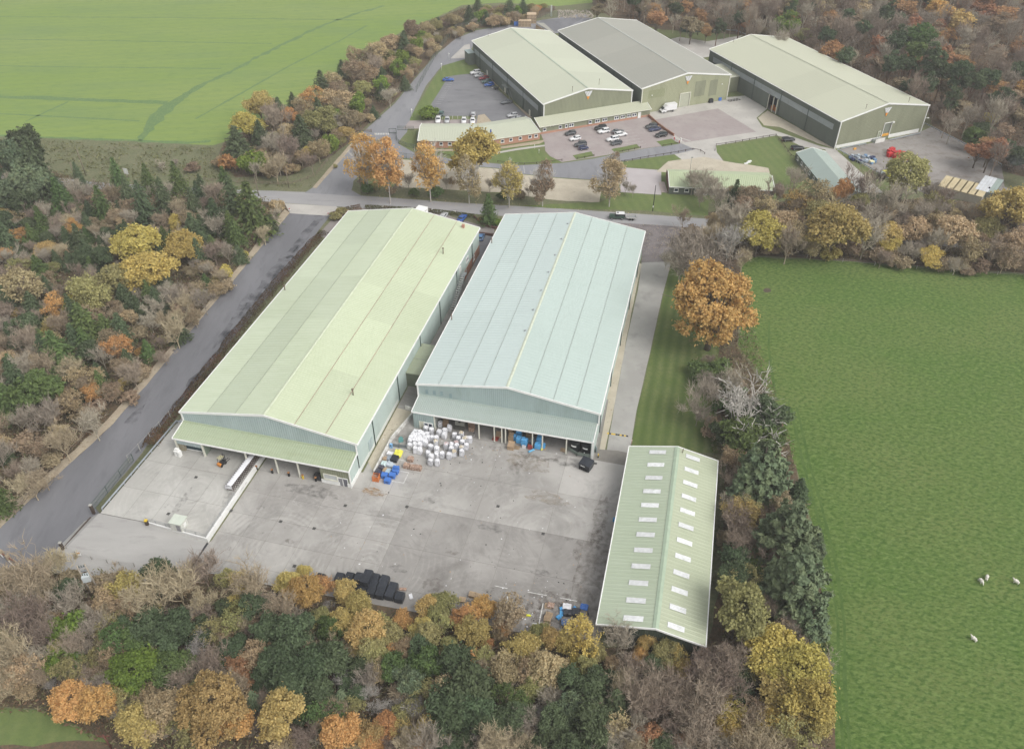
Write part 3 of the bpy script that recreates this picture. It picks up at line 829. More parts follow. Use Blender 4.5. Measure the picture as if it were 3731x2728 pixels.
_pane_cache={}
def window(root,place,u,z,w,h,n=1,fr=None,glass=None,mull=.09):
    """white framed window with its panes; place(u, out, z)"""
    fr=fr or M_trim
    mb=MB()
    def bx(u0,u1,z0,z1_,d0,d1,mi=0):
        vs=[Vector(place(a,d,b)) for d in (d0,d1) for a,b in ((u0,z0),(u1,z0),(u1,z1_),(u0,z1_))]
        mb.add(vs,((0,1,2,3),(4,5,6,7),(0,1,5,4),(1,2,6,5),(2,3,7,6),(3,0,4,7)),mi)
    t=.16
    bx(u-w/2,u+w/2,z,z+t,.02,.16);bx(u-w/2,u+w/2,z+h-t,z+h,.02,.16)
    bx(u-w/2,u-w/2+t,z+t,z+h-t,.02,.16);bx(u+w/2-t,u+w/2,z+t,z+h-t,.02,.16)
    for k in range(1,n):
        c=u-w/2+w*k/n
        bx(c-mull,c+mull,z+t,z+h-t,.02,.15)
    bx(u-w/2-.08,u+w/2+.08,z-.06,z,.02,.22)
    f=mb.build('window',fr,root)
    for k in range(n):
        a,b=u-w/2+w*k/n+t*.7,u-w/2+w*(k+1)/n-t*.7
        g=MB();g.quad(place(a,.075,z+t*.8),place(b,.075,z+t*.8),place(b,.075,z+h-t*.8),place(a,.075,z+h-t*.8))
        o=g.build('pane',glass or M_glass,f)
    return f

def door(root,place,u,w,h,m,fr=None,z=0.0,handle=True,label=None):
    mb=MB()
    def bx(u0,u1,z0,z1_,d0,d1,mi):
        vs=[Vector(place(a,d,b)) for d in (d0,d1) for a,b in ((u0,z0),(u1,z0),(u1,z1_),(u0,z1_))]
        mb.add(vs,((0,1,2,3),(4,5,6,7),(0,1,5,4),(1,2,6,5),(2,3,7,6),(3,0,4,7)),mi)
    t=.14
    bx(u-w/2,u+w/2,z,z+h,.03,.09,0)
    bx(u-w/2-t,u-w/2,z,z+h+t,.02,.17,1);bx(u+w/2,u+w/2+t,z,z+h+t,.02,.17,1)
    bx(u-w/2,u+w/2,z+h,z+h+t,.02,.17,1)
    o=mb.build('door',[m,fr or M_trim],root)
    if label:o['label']=label
    return o

def downpipe(root,place,u,z0,z1_,m=None,r=.11):
    mb=MB()
    mb.tube([place(u,.18,z0),place(u,.18,z1_-.3),place(u,-.05,z1_)],r,6)
    return part('downpipe',mb,m or M_dpipe,root)

def emblem(root,place,u,z,w):
    """inverted triangle of pale slanting bars with an orange tip, as on the gables"""
    H=w*1.02
    def pt(a,b,d):return place(u+(a-.5)*w,d,z-b*H)
    def plate(name,poly,m):
        mb=MB()
        n=len(poly)
        vs=[pt(a,b,.06) for a,b in poly]+[pt(a,b,.16) for a,b in poly]
        mb.add(vs,[tuple(range(n)),tuple(range(n,2*n))]+[(i,(i+1) % n,n+(i+1) % n,n+i) for i in range(n)])
        return mb.build(name,m,root)
    tip=(.46,1.0)
    s=lambda x,b:x+(tip[0]-1.0)*b          # right edge direction
    l=lambda b:tip[0]*b                          # left edge
    cut=.60
    mm=mat('emblem_silver',(0.62,0.63,0.64),.4)
    for x0,x1 in ((0.0,.30),(.36,.64),(.70,1.0)):
        b0=lambda x:x/(tip[0]+(1.0-tip[0]))  # depth where the bar's edge meets the left edge
        pl=[(x0,0),(x1,0)]
        e1=min(cut-.02,x1/1.0)
        pl.append((s(x1,e1),e1))
        if x0>0:
            e0=min(cut-.02,x0/1.0)
            pl.append((s(x0,e0),e0))
        plate('emblem_bar',pl,mm)
    plate('emblem_tip',[(l(cut+.02),cut+.02),(s(1,cut+.02),cut+.02),tip],mat('emblem_orange',(0.78,0.30,0.03),.45))

def cuts(L,n):
    k=5 if n==3 else (3 if n==4 else 4)
    ys=[0]+[round((L*i/k+rng.uniform(-.16,.16)*L/k)/.62)*.62 for i in range(1,k)]+[L]
    return list(zip(ys[:-1],ys[1:]))

def warehouse(name,label,O,th,wl,wr,L,ze,zr,bandsL,bandsR,wallF,wallL,wallR,seam=None,per=.6,ridge=None,trim=None,over=.25,wallB=None,holesF=(),holesL=(),holesR=(),zF=0.0,perw=.5,seamR=None):
    root=empty(name,O,-th,label,'warehouse')
    n=len(bandsL)
    for k,m in enumerate(bandsL):
        f0,f1=k/n,(k+1)/n
        x0,x1=-wl+wl*f0,-wl+wl*f1
        for ya,yb in cuts(L,n):
            mb=MB();roof_strip(mb,x0,ze+(zr-ze)*f0,x1+(.12 if k<n-1 else 0),ze+(zr-ze)*f1+(.12*(zr-ze)/wl if k<n-1 else 0),ya,yb,per,.035,.012*k)
            part('roof_panel',mb,m,root)
        if k:
            mb=MB();z=ze+(zr-ze)*f0+.1+.012*k
            mb.bar((x0,.05,z),(x0,L-.05,z),.075,.03);part('lap_seam',mb,seam or M_seam,root)
    n=len(bandsR)
    for k,m in enumerate(bandsR):
        f0,f1=k/n,(k+1)/n
        x0,x1=wr-wr*f0,wr-wr*f1
        for ya,yb in cuts(L,n):
            mb=MB();roof_strip(mb,x0,ze+(zr-ze)*f0,x1-(.12 if k<n-1 else 0),ze+(zr-ze)*f1+(.12*(zr-ze)/wr if k<n-1 else 0),ya,yb,per,.035,.012*k)
            part('roof_panel',mb,m,root)
        if k:
            mb=MB();z=ze+(zr-ze)*f0+.1+.012*k
            mb.bar((x0,.05,z),(x0,L-.05,z),.075,.03);part('lap_seam',mb,seamR or seam or M_seam,root)
    # underside so that nothing shines through
    mb=MB()
    mb.quad((-wl,0,ze-.08),(-wl,L,ze-.08),(0,L,zr-.08),(0,0,zr-.08));mb.quad((wr,0,ze-.08),(0,0,zr-.08),(0,L,zr-.08),(wr,L,ze-.08))
    part('roof_lining',mb,M_dark,root)
    mb=MB()
    sl,sr=(zr-ze)/wl,(zr-ze)/wr
    for a,b in (((-.34,zr-.34*sl+.1),(0,zr+.16)),((0,zr+.16),(.34,zr-.34*sr+.1))):
        mb.quad((a[0],-.02,a[1]),(b[0],-.02,b[1]),(b[0],L+.02,b[1]),(a[0],L+.02,a[1]))
    part('ridge_cap',mb,ridge or bandsL[-1],root)
    tr=trim or M_trim
    def roofline(x,inset=0.0):return (ze+(x+wl)*sl if x<0 else ze+(wr-x)*sr)-inset
    for yy,sg in ((-.06,-1),(L+.06,1)):
        mb=MB()
        for a,b in (((-wl-.1,ze-.02),(0,zr)),((0,zr),(wr+.1,ze-.02))):
            mb.bar((a[0],yy,a[1]-.06),(b[0],yy,b[1]-.06),.14,.52)
        part('bargeboard',mb,tr,root)
    for x in (-wl-.12,wr+.12):
        mb=MB();mb.bar((x,-.1,ze-.12),(x,L+.1,ze-.12),.26,.22)
        part('gutter',mb,tr if x>0 else M_trim,root)
    xl,xr=-wl+over,wr-over
    mb=rib_wall(MB(),xl,xr,zF,lambda x:roofline(x,.12),front(.1),perw,.05,holesF);part('gable_wall',mb,wallF,root)
    mb=rib_wall(MB(),xl,xr,0,lambda x:roofline(x,.12),back(L-.1),1.0,.05);part('gable_wall',mb,wallB or wallL,root)
    mb=rib_wall(MB(),.1,L-.1,0,lambda y:ze-.1,left(xl),perw,.05,holesL);part('side_wall',mb,wallL,root)
    mb=rib_wall(MB(),.1,L-.1,0,lambda y:ze-.1,right(xr),perw,.05,holesR);part('side_wall',mb,wallR,root)
    mb=MB();mb.bx(xl+.3,xr-.3,.4,L-.4,0,.01);part('floor',mb,M_floor,root)
    return root,roofline

# ---------------------------------------------------------------- long pale green warehouse with the loading dock
ZA,RA_=7.9,11.28
wa,rl=warehouse('pale_green_warehouse','long pale green warehouse with red roof seams and white kerbed truck dock',O_A,TH_A,19.4,19.2,87.22,ZA,RA_,
    [M_roofA,M_roofA2,M_roofA],[M_roofA3,M_roofA3,M_roofA3],M_wallA,M_wall_lit,M_wall_lit,ridge=mat('ridge_yellow_green',(0.52,0.565,0.42),.5),seamR=M_seamr,zF=5.3,per=.62)
def columns(root,xs,y,z0,z1_,m,w=.32):
    for x in xs:
        mb=MB();mb.bx(x-w/2,x+w/2,y-w/2,y+w/2,z0,z1_);part('column',mb,m,root)
def canopy(root,xl,xr,zt,zb,y1,m,per=.5):
    # ribs run from the wall down to the front edge
    mb=MB()
    k=round((xr-xl)/per);p=(xr-xl)/k
    xs=[(xl+(i+f)*p,d*.07) for i in range(k) for f,d in PROF]+[(xr,0)]
    vs=[]
    for x,d in xs:vs += [(x,0,zt+d),(x,y1,zb+d)]
    mb.add(vs,[(2*i+1,2*i+3,2*i+2,2*i) for i in range(len(xs)-1)])
    part('canopy_roof',mb,m,root)
    mb=MB();mb.quad((xl,0,zt-.1),(xr,0,zt-.1),(xr,y1,zb-.1),(xl,y1,zb-.1));part('canopy_lining',mb,M_dark,root)
    mb=MB();mb.bar((xl-.1,y1-.06,zb-.1),(xr+.1,y1-.06,zb-.1),.16,.3);part('canopy_fascia',mb,M_trim,root)
    for x in (xl-.08,xr+.08):
        mb=MB();mb.bar((x,0,zt-.05),(x,y1,zb-.05),.16,.32);part('canopy_verge',mb,M_trim,root)
    mb=MB();mb.bar((xl,-.05,zt+.08),(xr,-.05,zt+.08),.3,.06);part('flashing',mb,m,root)
canopy(wa,-19.15,18.95,5.55,4.8,-4.5,M_canA,.52)
mb=rib_wall(MB(),-4.2,0.05,0,lambda y:4.8+(y+4.5)/4.5*.7,right(18.75),.5,.05);part('side_wall',mb,M_wall_lit,wa)
mb=rib_wall(MB(),-4.2,0.05,0,lambda y:4.8+(y+4.5)/4.5*.7,left(-18.95),.5,.05);part('side_wall',mb,M_wall_lit,wa)
# white plinth along the right-hand wall and front office
mb=MB();mb.bx(18.78,18.98,-4.3,22,0,1.05);part('plinth',mb,M_trim,wa)
mb=MB();mb.bx(12.6,14.9+1.6,-4.36,-4.22,0,1.0);part('plinth',mb,M_trim,wa)
mb=MB();mb.bx(18.1,18.95,-4.36,-4.22,0,1.0);part('plinth',mb,M_trim,wa)
mb=rib_wall(MB(),12.6,18.95,0.0,lambda x:4.6,front(-4.15),.5,.05,[(16.3,18.2,0,2.3)]);part('office_wall',mb,M_olive,wa)
mb=MB();mb.bx(12.5,12.6,-4.1,0,0,4.9);part('office_wall',mb,M_olive,wa)
window(wa,front(-4.25),14.7,1.25,3.0,1.5,1,M_cream,mat('closed_shutter',(0.50,0.52,0.52),.5,var=.05))
door(wa,front(-4.2),16.75,.9,2.2,mat('grey_door',(0.25,0.25,0.26),.5),M_trim);door(wa,front(-4.2),17.75,.9,2.2,mat('dark_door',(0.14,0.14,0.16),.4),M_trim)
mb=MB();mb.bx(18.75,18.98,-4.42,-4.2,0,4.7);part('corner_trim',mb,M_trim,wa)
# left enclosed bay: hanging front panel over a dark roller door
mb=rib_wall(MB(),-18.95,-12.9,3.1,lambda x:4.65,front(-4.2),.5,.05);part('front_panel',mb,M_wallA,wa)
mb=MB();mb.bx(-17.6,-13.2,-3.3,-3.2,PLZ+.1,3.3);mb.bx(-17.6,-13.2,-3.42,-3.32,PLZ+.15,PLZ+.3,1);part('roller_door',mb,[mat('dark_teal_door',(0.025,0.055,0.065),.5),M_trim],wa)
mb=MB();mb.bx(-18.9,-17.6,-3.9,-3.3,PLZ,3.3);part('door_jamb',mb,mat('weathered_panel',(0.33,0.30,0.22),.8,var=.2,scale=2),wa)
mb=MB();mb.bx(-12.95,-12.8,-4.1,0,PLZ,4.9);part('partition',mb,mat('green_partition',(0.24,0.29,0.23),.6),wa)
columns(wa,(-18.9,-12.9),-4.25,PLZ,4.7,M_cream)
columns(wa,(-3.4,3.2,7.9),-4.2,0,4.7,M_cream,.26)
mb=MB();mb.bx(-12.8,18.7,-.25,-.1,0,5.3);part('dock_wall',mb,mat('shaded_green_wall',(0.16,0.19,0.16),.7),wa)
mb=MB();mb.bx(-3.2,12.5,-.6,-.3,0,PLZ+.15);part('dock_edge',mb,mat('dock_concrete',(0.30,0.28,0.26),.9,var=.2),wa)
for x in (-1.5,1.6,4.7,7.8,10.6):
    mb=MB();mb.bx(x-1.25,x+1.25,-.40,-.28,PLZ+.2,3.8);part('dock_door',mb,mat('dock_door_grey',(0.30,0.31,0.30),.5),wa)
for y in (8.0,22.5,37.5,52,66,80):
    downpipe(wa,right(18.95),y,.1,ZA-.2)
for y in (0.03,):
    mb=MB();mb.bx(18.8,19.05,-.12,.1,4.9,ZA-.1);part('corner_trim',mb,M_trim,wa)
mb=MB();mb.bx(-19.25,-19.0,-.12,.1,5.3,ZA-.1);part('corner_trim',mb,M_trim,wa)
for (x,y,h) in ((13.4,12.5,1.5),(14.2,70.5,1.6),(-18.6,46,1.2)):
    z=rl(x);mb=MB();mb.tube([(x,y,z),(x,y,z+h)],.13,8);mb.tube([(x,y,z+h),(x,y,z+h+.22)],[.3,.12],8);part('roof_vent',mb,mat('vent_brown',(0.16,0.12,0.09),.6),wa)
mb=MB();x,y=15.2,85.2;z=rl(x);mb.bx(x-.35,x+.35,y-.35,y+.35,z-.1,z+.9);part('roof_vent',mb,mat('vent_terracotta',(0.45,0.24,0.18),.7),wa)
# small white porch roof peeping over the far ridge
mb=MB();mb.quad((.4,L_ := 87.3,RA_-.4),(3.2,L_,RA_-.7),(3.2,L_+4,RA_-1.2),(.4,L_+4,RA_-.9));mb.bx(.5,3.1,L_+.1,L_+3.9,0,RA_-1.3);part('porch',mb,M_trim,wa)
# outside staircase against the right-hand wall
mb=MB()
y0,y1=58.5,68.0
for x in (19.5,20.5):mb.bar((x,y0,.15),(x,y1,4.2),.08,.25)
for x in (19.5,20.5):mb.bar((x,y0,1.2),(x,y1,5.3),.06);mb.bar((x,y1,5.3),(x,y1+2.2,5.3),.06)
for t in (0,.33,.66,1.0):
    for x in (19.5,20.5):mb.bar((x,y0+(y1-y0)*t,.15+4.05*t),(x,y0+(y1-y0)*t,1.2+4.1*t),.05)
for y in (y1,y1+2.2):
    for x in (19.5,20.5):mb.bar((x,y,0),(x,y,5.3),.09)
st=part('staircase',mb,M_steel,wa)
mb=MB();mb.bx(19.45,20.55,y1,y1+2.2,4.15,4.25);mb.build('landing',M_steel,st)
tread=MB().box((0,0,0),(1.0,.42,.06)).mesh('tread',mat('tread_grey',(0.5,0.5,0.47),.6))
for k in range(15):
    t=(k+.5)/15;put('tread',tread,st,(20.0,y0+(y1-y0)*t,.15+4.05*t))
door(wa,right(18.98),y1+1.1,1.0,2.1,mat('pale_door',(0.6,0.6,0.56),.5),M_trim,4.25)
window(wa,right(18.98),75.5,4.2,2.0,1.4,2)
window(wa,right(18.98),81.0,1.2,2.0,1.4,2)
mb=MB();mb.bx(18.95,19.1,72,86.9,0,2.6);part('brick_base',mb,mat('brown_brick',(0.30,0.15,0.10),.9,var=.2,scale=3),wa)
for (y,z) in ((6.0,1.15),(5.0,1.15)):
    mb=MB();mb.bx(18.97,19.12,y,y+.9,z,z+2.4);part('wall_panel',mb,M_wallA,wa)

# ---------------------------------------------------------------- blue-green warehouse
ZB,RB_=7.9,11.01
wb,rlB=warehouse('blue_green_warehouse','pale blue-green roofed warehouse with an open canopy full of recycling',O_B,TH_B,19.81,19.43,76.1,ZB,RB_,
    [M_roofB]*4,[M_roofB2]*4,M_wallB,M_wallB,M_wall_lit,ridge=mat('ridge_pale_yellow',(0.53,0.57,0.46),.5),zF=4.85,per=1.0,perw=.42,seam=mat('lap_seam_pale',(0.33,0.36,0.33),.7))
canopy(wb,-19.3,19.05,5.15,4.65,-5.1,M_canB,.42)
mb=rib_wall(MB(),-19.2,-14.6,0,lambda x:4.5,front(-5.0),.42,.05,[(-17.9,-16.7,0,2.25)]);part('office_wall',mb,M_wallB,wb)
mb=rib_wall(MB(),-5.0,0,0,lambda y:4.6,left(-19.1),.42,.05);part('side_wall',mb,M_wallB,wb)
mb=MB();mb.bx(-14.7,-14.55,-4.9,9,0,4.7);part('partition',mb,mat('pale_partition',(0.45,0.47,0.44),.7),wb)
door(wb,front(-4.9),-17.3,1.0,2.1,mat('cream_door',(0.62,0.6,0.5),.5),M_cream)
window(wb,front(-5.05),-15.9,1.0,2.0,1.2,2)
columns(wb,(-14.5,-4.8,-1.5,.1,.9,6.6,8.7,13.7,18.9),-4.95,0,4.6,M_cream,.24)
mb=MB();mb.bx(18.75,19.25,-5.15,0.1,0,4.75);part('side_wall',mb,M_wall_lit,wb)
mb=MB();mb.bx(18.9,19.3,-5.3,-4.9,0,4.75);part('corner_trim',mb,M_trim,wb)
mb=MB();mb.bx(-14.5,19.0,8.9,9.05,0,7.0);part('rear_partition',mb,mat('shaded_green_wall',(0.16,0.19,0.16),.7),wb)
for x in (-19.6,19.35):
    mb=MB();mb.bx(x-.14,x+.14,-.14,.12,4.9,ZB-.1);part('corner_trim',mb,M_trim,wb)
for y in (3.0,18.5,34,49.5,65):downpipe(wb,right(19.18),y,.1,ZB-.2)
for y in (24,60):
    z=rlB(-19.0);mb=MB();mb.tube([(-19.4,y,z-1),(-19.4,y,z+1.6)],.12,8);part('flue',mb,mat('vent_brown',(0.16,0.12,0.09),.6),wb)
for k in range(7):
    y=20+k*8.3;x=-.9;z=rlB(x);mb=MB();mb.box((x,y,z+.12),(.4,.4,.3));part('ridge_vent',mb,M_steel,wb)
for k,(x,z) in enumerate(((-17.6,6.2),(-15.9,6.3),(-14.3,6.4),(-12.3,6.2))):
    mb=MB();mb.bx(x-.3,x+.3,-.05,.02,z-.55,z+.55);part('louvre',mb,mat('louvre_blue_grey',(0.25,0.33,0.34),.6),wb)  # flat panels, darker than the gable cladding
# low link building between the two warehouses
lk=empty('link_building',LB(-22.6,13.0),-TH_B,'dull green flat link block wedged between the two big warehouses','building')
mb=MB();mb.bx(-2.9,2.9,-5.5,5.5,3.9,4.05)
k=16
for i in range(k):mb.bx(-2.9+i*5.8/k,-2.9+i*5.8/k+.13,-5.5,5.5,4.05,4.11)
part('roof',mb,M_link,lk)
mb=rib_wall(MB(),-2.8,2.8,0,lambda x:3.9,front(-5.4),.42,.05);part('wall',mb,wall_mat('drab_cladding',(0.20,0.225,0.165),(0.15,0.17,0.12)),lk)
mb=MB();mb.bar((-2.9,-5.55,3.95),(2.9,-5.55,3.95),.15,.2);part('gutter',mb,M_link,lk)
mb=MB();mb.bx(-2.9,2.9,-.4,-.2,4.1,4.16);part('lap_seam',mb,M_seam,lk)

# ---------------------------------------------------------------- shed with the rooflights
ZC,RC_=4.6,6.58
sh=empty('rooflight_shed',O_C,-TH_C,'narrow sage green shed with two rows of white rooflights beside the yard','shed')
LC_=41.87
for side,w,m in ((-1,9.28,M_roofC),(1,8.05,M_roofC2)):
    mb=MB()
    f=.46
    roof_strip(mb,side*w,ZC,side*w*(1-f),ZC+(RC_-ZC)*f,0,LC_,.76,.05)
    part('roof_panel',mb,m,sh)
    mb=MB();roof_strip(mb,side*w*(1-f+.01),ZC+(RC_-ZC)*(f-.01),0,RC_,0,LC_,.76,.05,.014);part('roof_panel',mb,m,sh)
mb=MB();mb.quad((-9.28,0,ZC-.1),(-9.28,LC_,ZC-.1),(0,LC_,RC_-.1),(0,0,RC_-.1));mb.quad((8.05,0,ZC-.1),(0,0,RC_-.1),(0,LC_,RC_-.1),(8.05,LC_,ZC-.1));part('roof_lining',mb,M_dark,sh)
mb=MB()
for a,b in (((-.5,RC_+.02),(0,RC_+.2)),((0,RC_+.2),(.5,RC_+.0))):mb.quad((a[0],-.05,a[1]),(b[0],-.05,b[1]),(b[0],LC_+.05,b[1]),(a[0],LC_+.05,a[1]))
part('ridge_cap',mb,mat('ridge_sage',(0.36,0.44,0.33),.5),sh)
for y in (-.08,LC_+.08):
    mb=MB();mb.bar((-9.4,y,ZC-.02),(0,y,RC_+.04),.16,.36);mb.bar((0,y,RC_+.04),(8.15,y,ZC-.02),.16,.36);part('bargeboard',mb,M_trim,sh)
for x in (-9.36,8.13):
    mb=MB();mb.bar((x,0,ZC-.02),(x,LC_,ZC-.02),.18,.2);part('gutter',mb,M_trim,sh)
for k in range(12):
    f=1.55+k*(LC_-3.1)/11.0
    for side,w in ((-1,9.28),(1,8.05)):
        mb=MB()
        xa,xb=side*w*.56,side*w*.22
        sl=(RC_-ZC)/w
        za,zb=RC_-abs(xa)*sl,RC_-abs(xb)*sl
        roof_strip(mb,xa,za,xb,zb,f-.52,f+.52,.26,.05,.115)
        part('rooflight',mb,M_alum,sh)
rlC=lambda x:(ZC+(x+9.28)*(RC_-ZC)/9.28 if x<0 else ZC+(8.05-x)*(RC_-ZC)/8.05)-.12
mb=rib_wall(MB(),-7.4,7.6,0,rlC,front(.35),.4,.05);part('gable_wall',mb,M_vdark,sh)
mb=rib_wall(MB(),-7.4,7.6,0,rlC,back(LC_-.35),.4,.05);part('gable_wall',mb,M_vdark,sh)
for x,fn in ((-7.4,left),(7.6,right)):
    mb=rib_wall(MB(),.4,LC_-.4,0,lambda y:ZC-.05+(.35 if x<0 else 0),fn(x),.4,.05);part('side_wall',mb,M_vdark,sh)
for k in range(8):
    y=.6+k*(LC_-1.2)/7;mb=MB();mb.bar((-9.1,y,0),(-9.1,y,ZC-.1),.18);mb.bar((-9.1,y,ZC-.2),(-7.4,y,ZC+.2),.12);part('post',mb,mat('painted_post',(0.5,0.5,0.46),.6),sh)
mb=MB();mb.tube([(1.1,LC_-1.0,RC_-.3),(1.1,LC_-1.0,RC_+.8)],.1,6);part('flue',mb,mat('vent_brown',(0.16,0.12,0.09),.6),sh)

# ---------------------------------------------------------------- the three big sheds across the road
ZD,RD=8.9,12.14
wd,rlD=warehouse('stone_green_warehouse','stone green gabled warehouse with emblem behind the low olive office range',O_D,TH_D,17.45,18.28,75.11,ZD,RD,
    [M_roofD],[M_roofD],M_olive,M_dgreen_shaded,M_dgreen_shaded,ridge=mat('ridge_dull_green',(0.42,0.48,0.38),.5),per=1.0,zF=3.0,perw=.55)
emblem(wd,front(.02),.15,11.1,3.0)
band_holes=None
def band(root,x,y0,y1,z0,z1_,n):
    """row of translucent wall sheets"""
    for k in range(n):
        a,b=y0+(y1-y0)*k/n,y0+(y1-y0)*(k+1)/n
        mb=rib_wall(MB(),a+.03,b-.03,z0,lambda y:z1_,left(x-.06),.5,.05);part('wall_light',mb,M_band,root)
ys=[8.5,24.5,40.5,56.5,68.5]
band(wd,-17.25,5,72.5,4.6,6.5,9)
for y in (2.5,4,19,35,51,66):downpipe(wd,left(-17.22),y,.1,ZD-.2,M_dpipe,.13)
for x in (-17.2,18.05):
    mb=MB();mb.bx(x-.16,x+.16,-.14,.12,4.3,ZD-.1);part('corner_trim',mb,M_trim,wd)
for x,y,h in ((-5.5,1.6,1.7),(6.6,4.5,2.0),(-10.6,74,1.2)):
    z=rlD(x);mb=MB();mb.tube([(x,y,z-.1),(x,y,z+h)],.07,6);mb.tube([(x,y,z+h),(x,y,z+h+.2)],.16,6);part('flue',mb,mat('vent_brown',(0.16,0.12,0.09),.6),wd)
door(wd,left(-17.28),57.5,1.0,2.1,mat('pale_door',(0.6,0.6,0.56),.5),M_cream);door(wd,left(-17.28),37.5,1.0,2.1,M_cream,M_cream);door(wd,left(-17.28),12.5,1.0,2.1,M_cream,M_cream)
mb=MB()   # steel fire escape
for y in (33,37):mb.bar((-18.6,y,0),(-18.6,y,4.6),.1)
mb.bx(-18.9,-17.4,32.8,37.2,3.4,3.5);mb.bar((-18.8,32.8,4.5),(-18.8,37.2,4.5),.06);mb.bar((-18.6,33,3.4),(-18.6,28.5,.1),.1,.3);mb.bar((-17.6,33,3.4),(-17.6,28.5,.1),.1,.3)
part('fire_escape',mb,mat('grey_green_steel',(0.2,0.22,0.2),.5),wd)
mb=MB();mb.bx(-20.3,-17.4,72.2,77,0,4.8);part('annexe',mb,M_dgreen_shaded,wd);mb=MB();mb.bx(-20.4,-17.3,72.1,77.1,4.8,4.95);part('annexe_roof',mb,M_wallB,wd)

# low office range along the front
of=empty('office_range',O_D,-TH_D,'low olive clad office range with white windows on a brick plinth, front car park','office')
mb=MB();k=90;p=44.9/k
for i in range(k):
    for (f0,d0),(f1,d1) in zip(PROF,PROF[1:]+((1.0,0.0),)):
        xa,xb=-20.9+(i+f0)*p,-20.9+(i+f1)*p
        mb.quad((xa,-5.0,2.85+d0*.06),(xb,-5.0,2.85+d1*.06),(xb,-.06,4.5+d1*.06),(xa,-.06,4.5+d0*.06))
mb.quad((-20.9,-5.0,2.8),(-20.9,-.06,4.45),(24,-.06,4.45),(24,-5,2.8))
part('roof',mb,M_roofF,of)
mb=MB();mb.bar((-20.95,-5.05,2.78),(24.05,-5.05,2.78),.14,.22);part('gutter',mb,M_cream,of)
for x in (-20.95,24.05):
    mb=MB();mb.bar((x,-5.05,2.82),(x,-.06,4.5),.14,.28);part('bargeboard',mb,M_trim,of)
mb=rib_wall(MB(),-20.6,23.9,.75,lambda x:2.75,front(-4.5),.5,.05,[(-1.75,-.35,0,2.2)]);part('front_wall',mb,M_olive,of)
def brick_mat():
    m=bpy.data.materials.new('red_brick');m.use_nodes=True;MATS['red_brick']=m
    nt=m.node_tree;L=nt.links.new;b=nt.nodes['Principled BSDF'];b.inputs['Roughness'].default_value=.9
    tc=_n(nt,'ShaderNodeTexCoord');sp=_n(nt,'ShaderNodeSeparateXYZ');L(tc.outputs['Object'],sp.inputs[0])
    cb=_n(nt,'ShaderNodeCombineXYZ');ad=_n(nt,'ShaderNodeMath',operation='ADD');L(sp.outputs['X'],ad.inputs[0]);L(sp.outputs['Y'],ad.inputs[1])
    L(ad.outputs[0],cb.inputs['X']);L(sp.outputs['Z'],cb.inputs['Y'])
    br=_n(nt,'ShaderNodeTexBrick',Scale=1.0);L(cb.outputs[0],br.inputs['Vector'])
    br.inputs['Color1'].default_value=(.41,.185,.115,1);br.inputs['Color2'].default_value=(.49,.24,.155,1);br.inputs['Mortar'].default_value=(.38,.31,.26,1)
    br.inputs['Brick Width'].default_value=.23;br.inputs['Row Height'].default_value=.075;br.inputs['Mortar Size'].default_value=.008
    L(br.outputs['Color'],b.inputs['Base Color'])
    return m
M_brick=brick_mat()
mb=MB();mb.bx(-20.6,23.9,-4.62,-.1,0,.75);part('brick_plinth',mb,M_brick,of)
for x,fn in ((-20.6,left),(23.9,right)):
    mb=rib_wall(MB(),-4.5,-.1,.75,lambda y:2.8+(y+5)/5*1.6,fn(x),.5,.05);part('end_wall',mb,M_olive,of)
fx=lambda px,py:ID(S(1900+px/4.52,250+py/4.52,1.6))[0]
for px,py,w,n in ((398,1022,1.25,1),(655,975,1.25,1),(755,960,1.0,1),(836,945,1.9,2),(1147,893,1.25,1),(1262,870,1.9,2),(1382,850,1.9,2),(1582,822,1.9,2),(1685,805,1.9,2),(1783,785,1.75,2),(1868,770,1.75,2)):
    window(of,front(-4.58),fx(px,py),1.0,w,1.15,n)
door(of,front(-4.56),fx(1985,780),.95,2.1,M_trim,M_trim,.0,label='white panelled end door')
mb=MB();mb.bx(-1.75,-.35,-3.9,-3.8,0,2.2);part('porch_recess',mb,mat('cream_render',(0.5,0.5,0.42),.8),of)
door(of,front(-3.95),-.8,.75,2.0,mat('red_door',(0.16,0.04,0.035),.5),M_trim,label='dark red open door')
for px in (440,500,1960):
    mb=MB();mb.box((fx(px,960),-4.75,2.5),(.25,.3,.18));part('lamp',mb,M_trim,of)

# grey roofed shed in the middle
ZE,RE=9.6,12.79
we,rlE=warehouse('grey_roof_warehouse','dull grey roofed gabled warehouse between the two stone coloured ones',O_E,TH_E,18.97,19.42,73.49,ZE,RE,
    [M_roofE],[M_roofE],M_olive2,M_dgreen_shaded,M_dgreen_shaded,ridge=mat('ridge_grey',(0.44,0.46,0.42),.5),per=1.0,perw=.55,holesF=[(-2.0,2.2,0,5.2)])
emblem(we,front(.02),.5,11.6,3.0)
mb=MB();mb.bx(-2.0,2.2,.15,.25,0,5.2);part('roller_door',mb,mat('cream_roller',(0.42,0.43,0.34),.5,var=.05),we)
mb=MB();mb.bar((-2.1,-.05,0),(-2.1,-.05,5.3),.22);mb.bar((2.3,-.05,0),(2.3,-.05,5.3),.22);mb.bar((-2.2,-.05,5.3),(2.4,-.05,5.3),.22);part('door_frame',mb,M_cream,we)
for x0,x1,z0,z1_ in ((4,8.6,3.2,9.0),(10.5,14,2.6,8.6),(-16,-9,5.4,8.4)):
    mb=rib_wall(MB(),x0,x1,z0,lambda x:z1_,front(.03),.55,.05);part('wall_sheet',mb,M_olive if x0>0 else wall_mat('dull_olive_cladding',(0.29,0.31,0.19),(0.25,0.27,0.16)),we,'darker patch of cladding')
